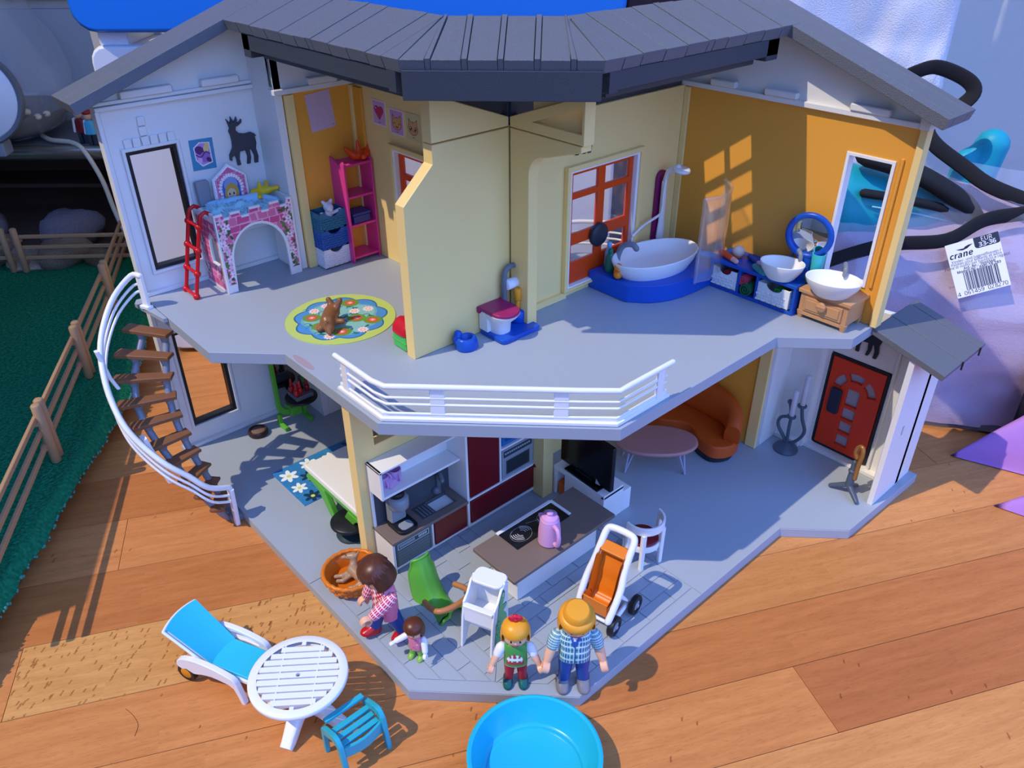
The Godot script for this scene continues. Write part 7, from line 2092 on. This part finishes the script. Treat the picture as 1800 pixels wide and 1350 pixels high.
	part(J, "sand_filling", Mb.new().lathe([W(0, 0.3), W(3.3, 0.3), W(6.2, 1.8), W(7.6, 3.8), W(0, 4.2)], Vector3(), Basis(), 40).noise(0.3, 0.6, 4), grain("7d7a78", 0.9, 20.0, 1.0))
	for q in [[5.0, 4.3, 4.6], [6.0, 3.6, 4.2], [4.0, 3.9, 5.5], [6.6, 3.7, 3.0]]: part(J, "pebble", Mb.new().sph(V(q[0], q[1], q[2]), V(0.5, 0.4, 0.5), Basis(), 6, 8), pl("e8dcc0", 0.3))
	var DI := rthing("white_disc", "round white disc with a grey rim leaning against the jar", "disc", -66.6, fy + 17.0, 102.5, 8)
	DI.position += Vector3.UP * 0.0
	part(DI, "disc", Mb.new().cyl(V(0, 7.2, 0), 5.2, -0.5, 0.5, 48, 0.2, rx(82)), pl("e6eaf0", 0.4))
	part(DI, "rim", Mb.new().lathe([W(5.15, -0.5), W(5.6, -0.6), W(5.75, 0.0), W(5.6, 0.6), W(5.15, 0.5)], V(0, 7.2, 0), rx(82), 48), pl("8a929c", 0.35, {"metallic": 0.5}))
	part(DI, "foot", Mb.new().bx(V(-2, 0, -1.4), V(2, 1.8, 1.2), 0.2), pl("8a929c", 0.4))
	# cable
	solo("cable", "thin cream cable hanging over the shelf edge", "cable", Mb.new().tube(sp([V(-64.5, 17.25, -111), V(-62, 17.35, -108.5), V(-58.5, 17.4, -107), V(-56.3, 16.6, -105.3), V(-54.8, 13.0, -104.8), V(-54.2, 9.0, -104.6), V(-53.3, 6.0, -104.2), V(-51.5, 4.5, -103.9)], 6), 0.32, 8), pl("d8d2bc", 0.45), V(CAM.x, fy, CAM.z), YAW)
	# two tiny figures on the shelf
	for k in 2:
		var o := rthing("tiny_figure", ["tiny toy figure in dark red on the shelf edge", "tiny toy figure in white and turquoise on the shelf edge"][k], "toy figure", -57.6 + k * 1.7, fy + 16.9, 108.6 - k, 0.0)
		part(o, "legs", Mb.new().bx(V(-0.6, 0, -0.4), V(-0.05, 1.6, 0.4), 0.12).bx(V(0.05, 0, -0.4), V(0.6, 1.6, 0.4), 0.12), pl("2c3a44", 0.5))
		part(o, "torso", Mb.new().stack([[1.5, 0.7, 0.5], [3.0, 0.6, 0.45], [3.3, 0.3, 0.3]], Vector3(), Basis(), 14, 3.0), pl(["7c1620", "4fb8d8"][k], 0.45))
		part(o, "head", Mb.new().sph(V(0, 3.8, 0), V(0.5, 0.55, 0.5), Basis(), 8, 12), pl("e0b090", 0.45))
		part(o, "hat", Mb.new().cyl(V(0, 4.05, 0), 0.55, 0.0, 0.5, 14, 0.1), pl(["3fa8d0", "a01c28"][k], 0.45))
		part(o, "cape", Mb.new().box(V(-0.8 + k * 0.2, 2.4, -0.1), V(0.35, 1.9, 0.8), 0.1, rz(-8)), pl("e4e2dc", 0.5))
	# storage chest
	var C := thing("storage_chest", "white storage chest with a blue lid behind the toy house", "storage chest", V(CAM.x, fy, CAM.z), YAW)
	var wp_ := pl("e8ebf2", 0.4)
	part(C, "body", Mb.new().bx(V(-39.4, 0, -119), V(10.2, 33.4, -82.0), 0.8), wp_)
	part(C, "front", Mb.new().ext(rrect(-40.2, 0.4, 10.6, 33.5, 1.6), -82.2, -80.8, Basis(), Vector3(), 0.35), wp_)
	part(C, "hinge", Mb.new().bx(V(-39.2, 33.3, -92), V(-36.4, 34.8, -81.4), 0.2), wp_)
	part(C, "lid", Mb.new().ext(rrect(-40.6, 34.7, 10.7, 62, 2.2), -82.0, -79.9, Basis(), Vector3(), 0.4), pl("1f7ce0", 0.38), "bright blue lid")
	# dark chest seen in the gap to its right
	solo("dark_box", "dark brown box edge right of the blue lid", "box", Mb.new().bx(V(0, 0, -20), V(9.0, 40, 0), 0.3), pl("3b2328", 0.7), room(11.2, fy, 84), YAW)
	# white paper sack behind on the right
	var S_ := thing("paper_sack", "large creased white paper sack leaning behind the toy house", "sack", V(CAM.x, fy, CAM.z), YAW)
	var G: Array = []
	var cz := FastNoiseLite.new()
	cz.frequency = 0.06
	cz.seed = 12
	cz.fractal_octaves = 3
	for i in 41:
		var l: Array = []
		for j in 41:
			var u := i / 40.0
			var v := j / 40.0
			var x := lerpf(20.5, 42.6 + 0.2 * v, u)
			var y := v * 60.0
			var e := minf(minf(i, 40 - i), 3.0) / 3.0
			l.append(V(x, y, -84.0 + 5.0 * e - y * 0.02 + cz.get_noise_2d(x * 1.3, y * 0.7) * 1.6 + (0.6 if absf(y - 33.0 + (x - 20) * 0.12) < 0.9 else 0.0)))
		G.append(l)
	part(S_, "paper", Mb.new().grid(G, false).bx(V(20.5, 0, -87), V(42.6, 60, -84.5), 0.3), grain("e4e2e6", 0.75, 18.0, 0.6))
	# swim fin bag
	build_bag()

func build_bag() -> void:
	var fy := -0.94
	var teal := pl("12a0b4", 0.5)
	var blk := grain("14161c", 0.85, 60.0, 0.8)
	# two fins standing in the bag
	for k in 2:
		var o := thing("swim_fin", ["teal and black swim fin, the front one of the pair", "teal swim fin, the rear one leaning against the wall"][k], "swim fin", room(38.5 + k * 5.0, fy + (18.0 if k == 0 else 17.0), 72.5 + k * 2.5), YAW + (-8 if k == 0 else -20), "swim fins in the bag")
		if k == 0:
			part(o, "foot_pocket", Mb.new().net([[V(-7, 2.2, 0), V(4.2, 1.2, 0), 3.0, 1.7], [V(-7, 4.0, 0), V(3.4, 2.4, 0), 2.2, 1.3]], 0.5, 1.0), teal)
			part(o, "strap_band", Mb.new().tube(sp([V(-6, 7.2, 1.6), V(-2, 6.2, 2.2), V(2.5, 3.9, 2.2), V(4.6, 2.0, 1.6)], 4), 1.25, 12, false, true, 0.7), blk, "black strap band")
			part(o, "piping", Mb.new().tube(sp([V(-6, 4.3, 2.9), V(-2, 3.8, 3.0), V(2, 2.7, 2.4), V(4.8, 0.2, 1.5)], 4), 0.42, 8), blk)
			part(o, "stitching", Mb.new().tube(sp([V(-5, 3.1, 3.05), V(-1, 2.5, 2.7), V(3.0, 1.5, 1.9)], 5), 0.08, 5), pl("8fd8e0", 0.6))
		else:
			part(o, "blade", Mb.new().net([[V(0, 0, 0), V(1.5, 8.5, 0), 2.0, 1.5], [V(0, 0, 0.5), V(-0.5, 7, 0.5), 1.6, 1.0]], 0.5, 1.0), teal)
	# clear bag with a grey card, black carrying straps
	var B := thing("plastic_bag", "clear plastic bag with a lilac grey insert leaning at the right", "bag", V(CAM.x, fy, CAM.z), YAW)
	var nz := FastNoiseLite.new()
	nz.seed = 5
	nz.frequency = 0.05
	var sheetp := func(off: float, amp: float, ymax: float) -> Array:
		var G: Array = []
		for i in 33:
			var l: Array = []
			for j in 27:
				var u := i / 32.0
				var v := j / 26.0
				var x := lerpf(18.0, 62.0, u)
				var y := 0.6 + v * (ymax - 0.10 * (x - 30))
				l.append(V(x, y, -(66.0 - (x - 40) * 0.28 + v * 6.0) + off + 3.0 * sin(v * PI) * sin(u * PI) + nz.get_noise_2d(x * 1.2, y * 1.6) * amp))
			G.append(l)
		return G
	part(B, "insert", Mb.new().grid(sheetp.call(0.0, 1.6, 23.4), false).grid(sheetp.call(-0.5, 1.6, 23.4), false), grain("b3a0b8", 0.55, 14.0, 0.5), "lilac grey insert")
	var film := StandardMaterial3D.new()
	film.albedo_color = Color(0.93, 0.92, 0.97, 0.10)
	film.transparency = BaseMaterial3D.TRANSPARENCY_ALPHA
	film.roughness = 0.12
	part(B, "film", Mb.new().grid(sheetp.call(0.55, 2.2, 25.5), false), film, "clear film")
	part(B, "hem", Mb.new().tube(sp([V(30, 0.5, -69.5), V(42, 0.5, -66.5), V(50, 0.5, -62.8), V(60, 0.5, -60.2)], 5), 0.5, 8), blk, "black bottom hem")
	var strap := func(pts: Array, w: float) -> void:
		part(B, "strap", Mb.new().tube(sp(pts, 6), w, 10, false, true, 0.28, V(0, 0, 1)), blk, "black webbing strap")
	strap.call([V(24, 13.8, -69.5), V(30, 16.4, -69.0), V(34.4, 18.2, -68.2), V(39.0, 19.0, -67.2), V(42.1, 20.8, -67.4), V(45.3, 21.5, -67.2), V(50, 23, -66)], 0.7)
	strap.call([V(35.0, 31.6, -74.0), V(35.7, 32.2, -73.5), V(37.3, 32.6, -73.2), V(39.7, 31.7, -72.4), V(40.3, 30.6, -71.9), V(39.0, 29.0, -72.2), V(37.3, 27.8, -72.2), V(37.8, 26.5, -71.4), V(40.3, 24.8, -70.2), V(42.6, 23.4, -68.8), V(46.5, 22.2, -67.0)], 0.65)
	part(B, "dark_patch", Mb.new().box(V(49.3, 5.8, -61.4), V(3.6, 8.5, 0.5), 0.2, ry(-15)), blk)
	# label with its lettering
	var L := thing("size_label", "white shoe size label with bar code on the plastic bag", "label", Vector3(), 0)
	var tl := room(39.5, 17.7, 67.0)
	var tr_ := room(43.4, 19.4, 66.3)
	var bl := room(40.1, 13.1, 65.2)
	var X := (tr_ - tl).normalized()
	var Yv := (tl - bl)
	var wdt := (tr_ - tl).length()
	var Z := X.cross(Yv).normalized()
	Yv = Z.cross(X)
	var hgt := 4.95
	L.transform = Transform3D(Basis(X, Yv, Z), (bl + tr_) * 0.5 * S)
	var p := rect(-wdt / 2, -hgt / 2, wdt / 2, hgt / 2)
	part(L, "card", Mb.new().ext(p, -0.03, 0.0, Basis(), Vector3(), 0.0), pl("f0f0f6", 0.5))
	part(L, "print", Mb.new().ext(Mb.inset(p, 0.004), 0.0, 0.006, Basis(), Vector3(), 0.0), printed("label"))
	var say := func(txt: String, size_cm: float, x: float, y: float, hex: String, bold := true, slant := 0.0) -> void:
		var tm := TextMesh.new()
		tm.text = txt
		var f := SystemFont.new()
		f.font_names = PackedStringArray(["Droid Sans"])
		f.font_weight = 700 if bold else 400
		tm.font = f
		tm.font_size = 32
		tm.pixel_size = size_cm * S / 32.0
		tm.depth = 0.00008
		var o := MeshInstance3D.new()
		o.name = "lettering"
		o.mesh = tm
		o.material_override = pl(hex, 0.5)
		L.add_child(o, true)
		o.transform = Transform3D(Basis(V(1, 0, 0), V(slant, 1, 0), V(0, 0, 1)), V(x, y, 0.012) * S)
	say.call("EUR", 0.52, wdt * 0.27, hgt * 0.445, "e8e8f0", false)
	say.call("33-36", 0.56, wdt * 0.27, hgt * 0.355, "e8e8f0")
	say.call("crane", 0.72, -wdt * 0.24, hgt * 0.27, "1a1b22", true, 0.25)
	part(L, "bird_emblem", Mb.new().ext(pts2([-1.4, 1.8, -0.75, 1.78, -0.6, 1.9, -0.3, 1.98, 0.05, 1.98, -0.35, 1.78, -0.45, 1.7, -0.85, 1.62, -1.1, 1.68]), 0.0, 0.01, Basis(), V(0, 0.05, 0), 0.0), pl("1a1b22", 0.5))
	say.call("Kinder- und Jugendflossen /", 0.26, 0.05, hgt * 0.165, "2a2c36", false)
	say.call("Palmes pour enfants et ados", 0.26, 0.0, hgt * 0.115, "2a2c36", false)
	say.call("Pinne di nuoto per bambini e ragazzi", 0.24, 0.0, hgt * 0.065, "2a2c36", false)
	say.call("Art.-Nr.: 7055560", 0.25, 0.15, hgt * 0.012, "2a2c36", true)
	say.call("Modell-Nr.: AMS-18-283", 0.25, 0.05, -hgt * 0.035, "2a2c36", true)
	say.call("4  061459  028270", 0.5, -0.05, -hgt * 0.44, "1a1b22", false)
	# purple cloth on the floor
	var PC := thing("purple_cloth", "purple cloth lying on the floor at the right edge", "cloth", V(CAM.x, fy, CAM.z), YAW)
	var cg: Array = []
	for i in 25:
		var l: Array = []
		for j in 17:
			var u := i / 24.0
			var v := j / 16.0
			# an apex at the left, widening to the right
			var q := Vector2(41.6, -60.2).lerp(Vector2(66, -66), u).lerp(Vector2(41.6, -60.2).lerp(Vector2(60, -50), u), v)
			var hh := 4.8 * sin(clampf(v * 1.05, 0, 1) * PI) * minf(u * 3.2, 1.0) + 2.2 * (1.0 - v) * minf(u * 3.0, 1.0)
			l.append(V(q.x, 0.12 + maxf(hh, 0.0) + 0.5 * nz.get_noise_2d(q.x * 2.0, q.y * 2.5) * minf(u * 4.0, 1.0) * sin(v * PI), q.y))
		cg.append(l)
	var pm := pl("b07cc8", 0.7, {"backlight_enabled": true, "backlight": Color(0.2, 0.1, 0.25)})
	part(PC, "cloth", Mb.new().grid(cg, false), pm)
	var PC2 := thing("purple_cloth", "second fold of purple cloth nearer the camera at the right edge", "cloth", V(CAM.x, fy, CAM.z), YAW)
	var c2: Array = []
	for i in 13:
		var l: Array = []
		for j in 9:
			var u := i / 12.0
			var v := j / 8.0
			var q := Vector2(42.0, -53.0).lerp(Vector2(60, -58), u).lerp(Vector2(42.0, -53.0).lerp(Vector2(56, -43), u), v)
			l.append(V(q.x, 0.1 + 3.2 * sin(v * PI) * minf(u * 3.0, 1.0), q.y))
		c2.append(l)
	part(PC2, "cloth", Mb.new().grid(c2, false), pm)
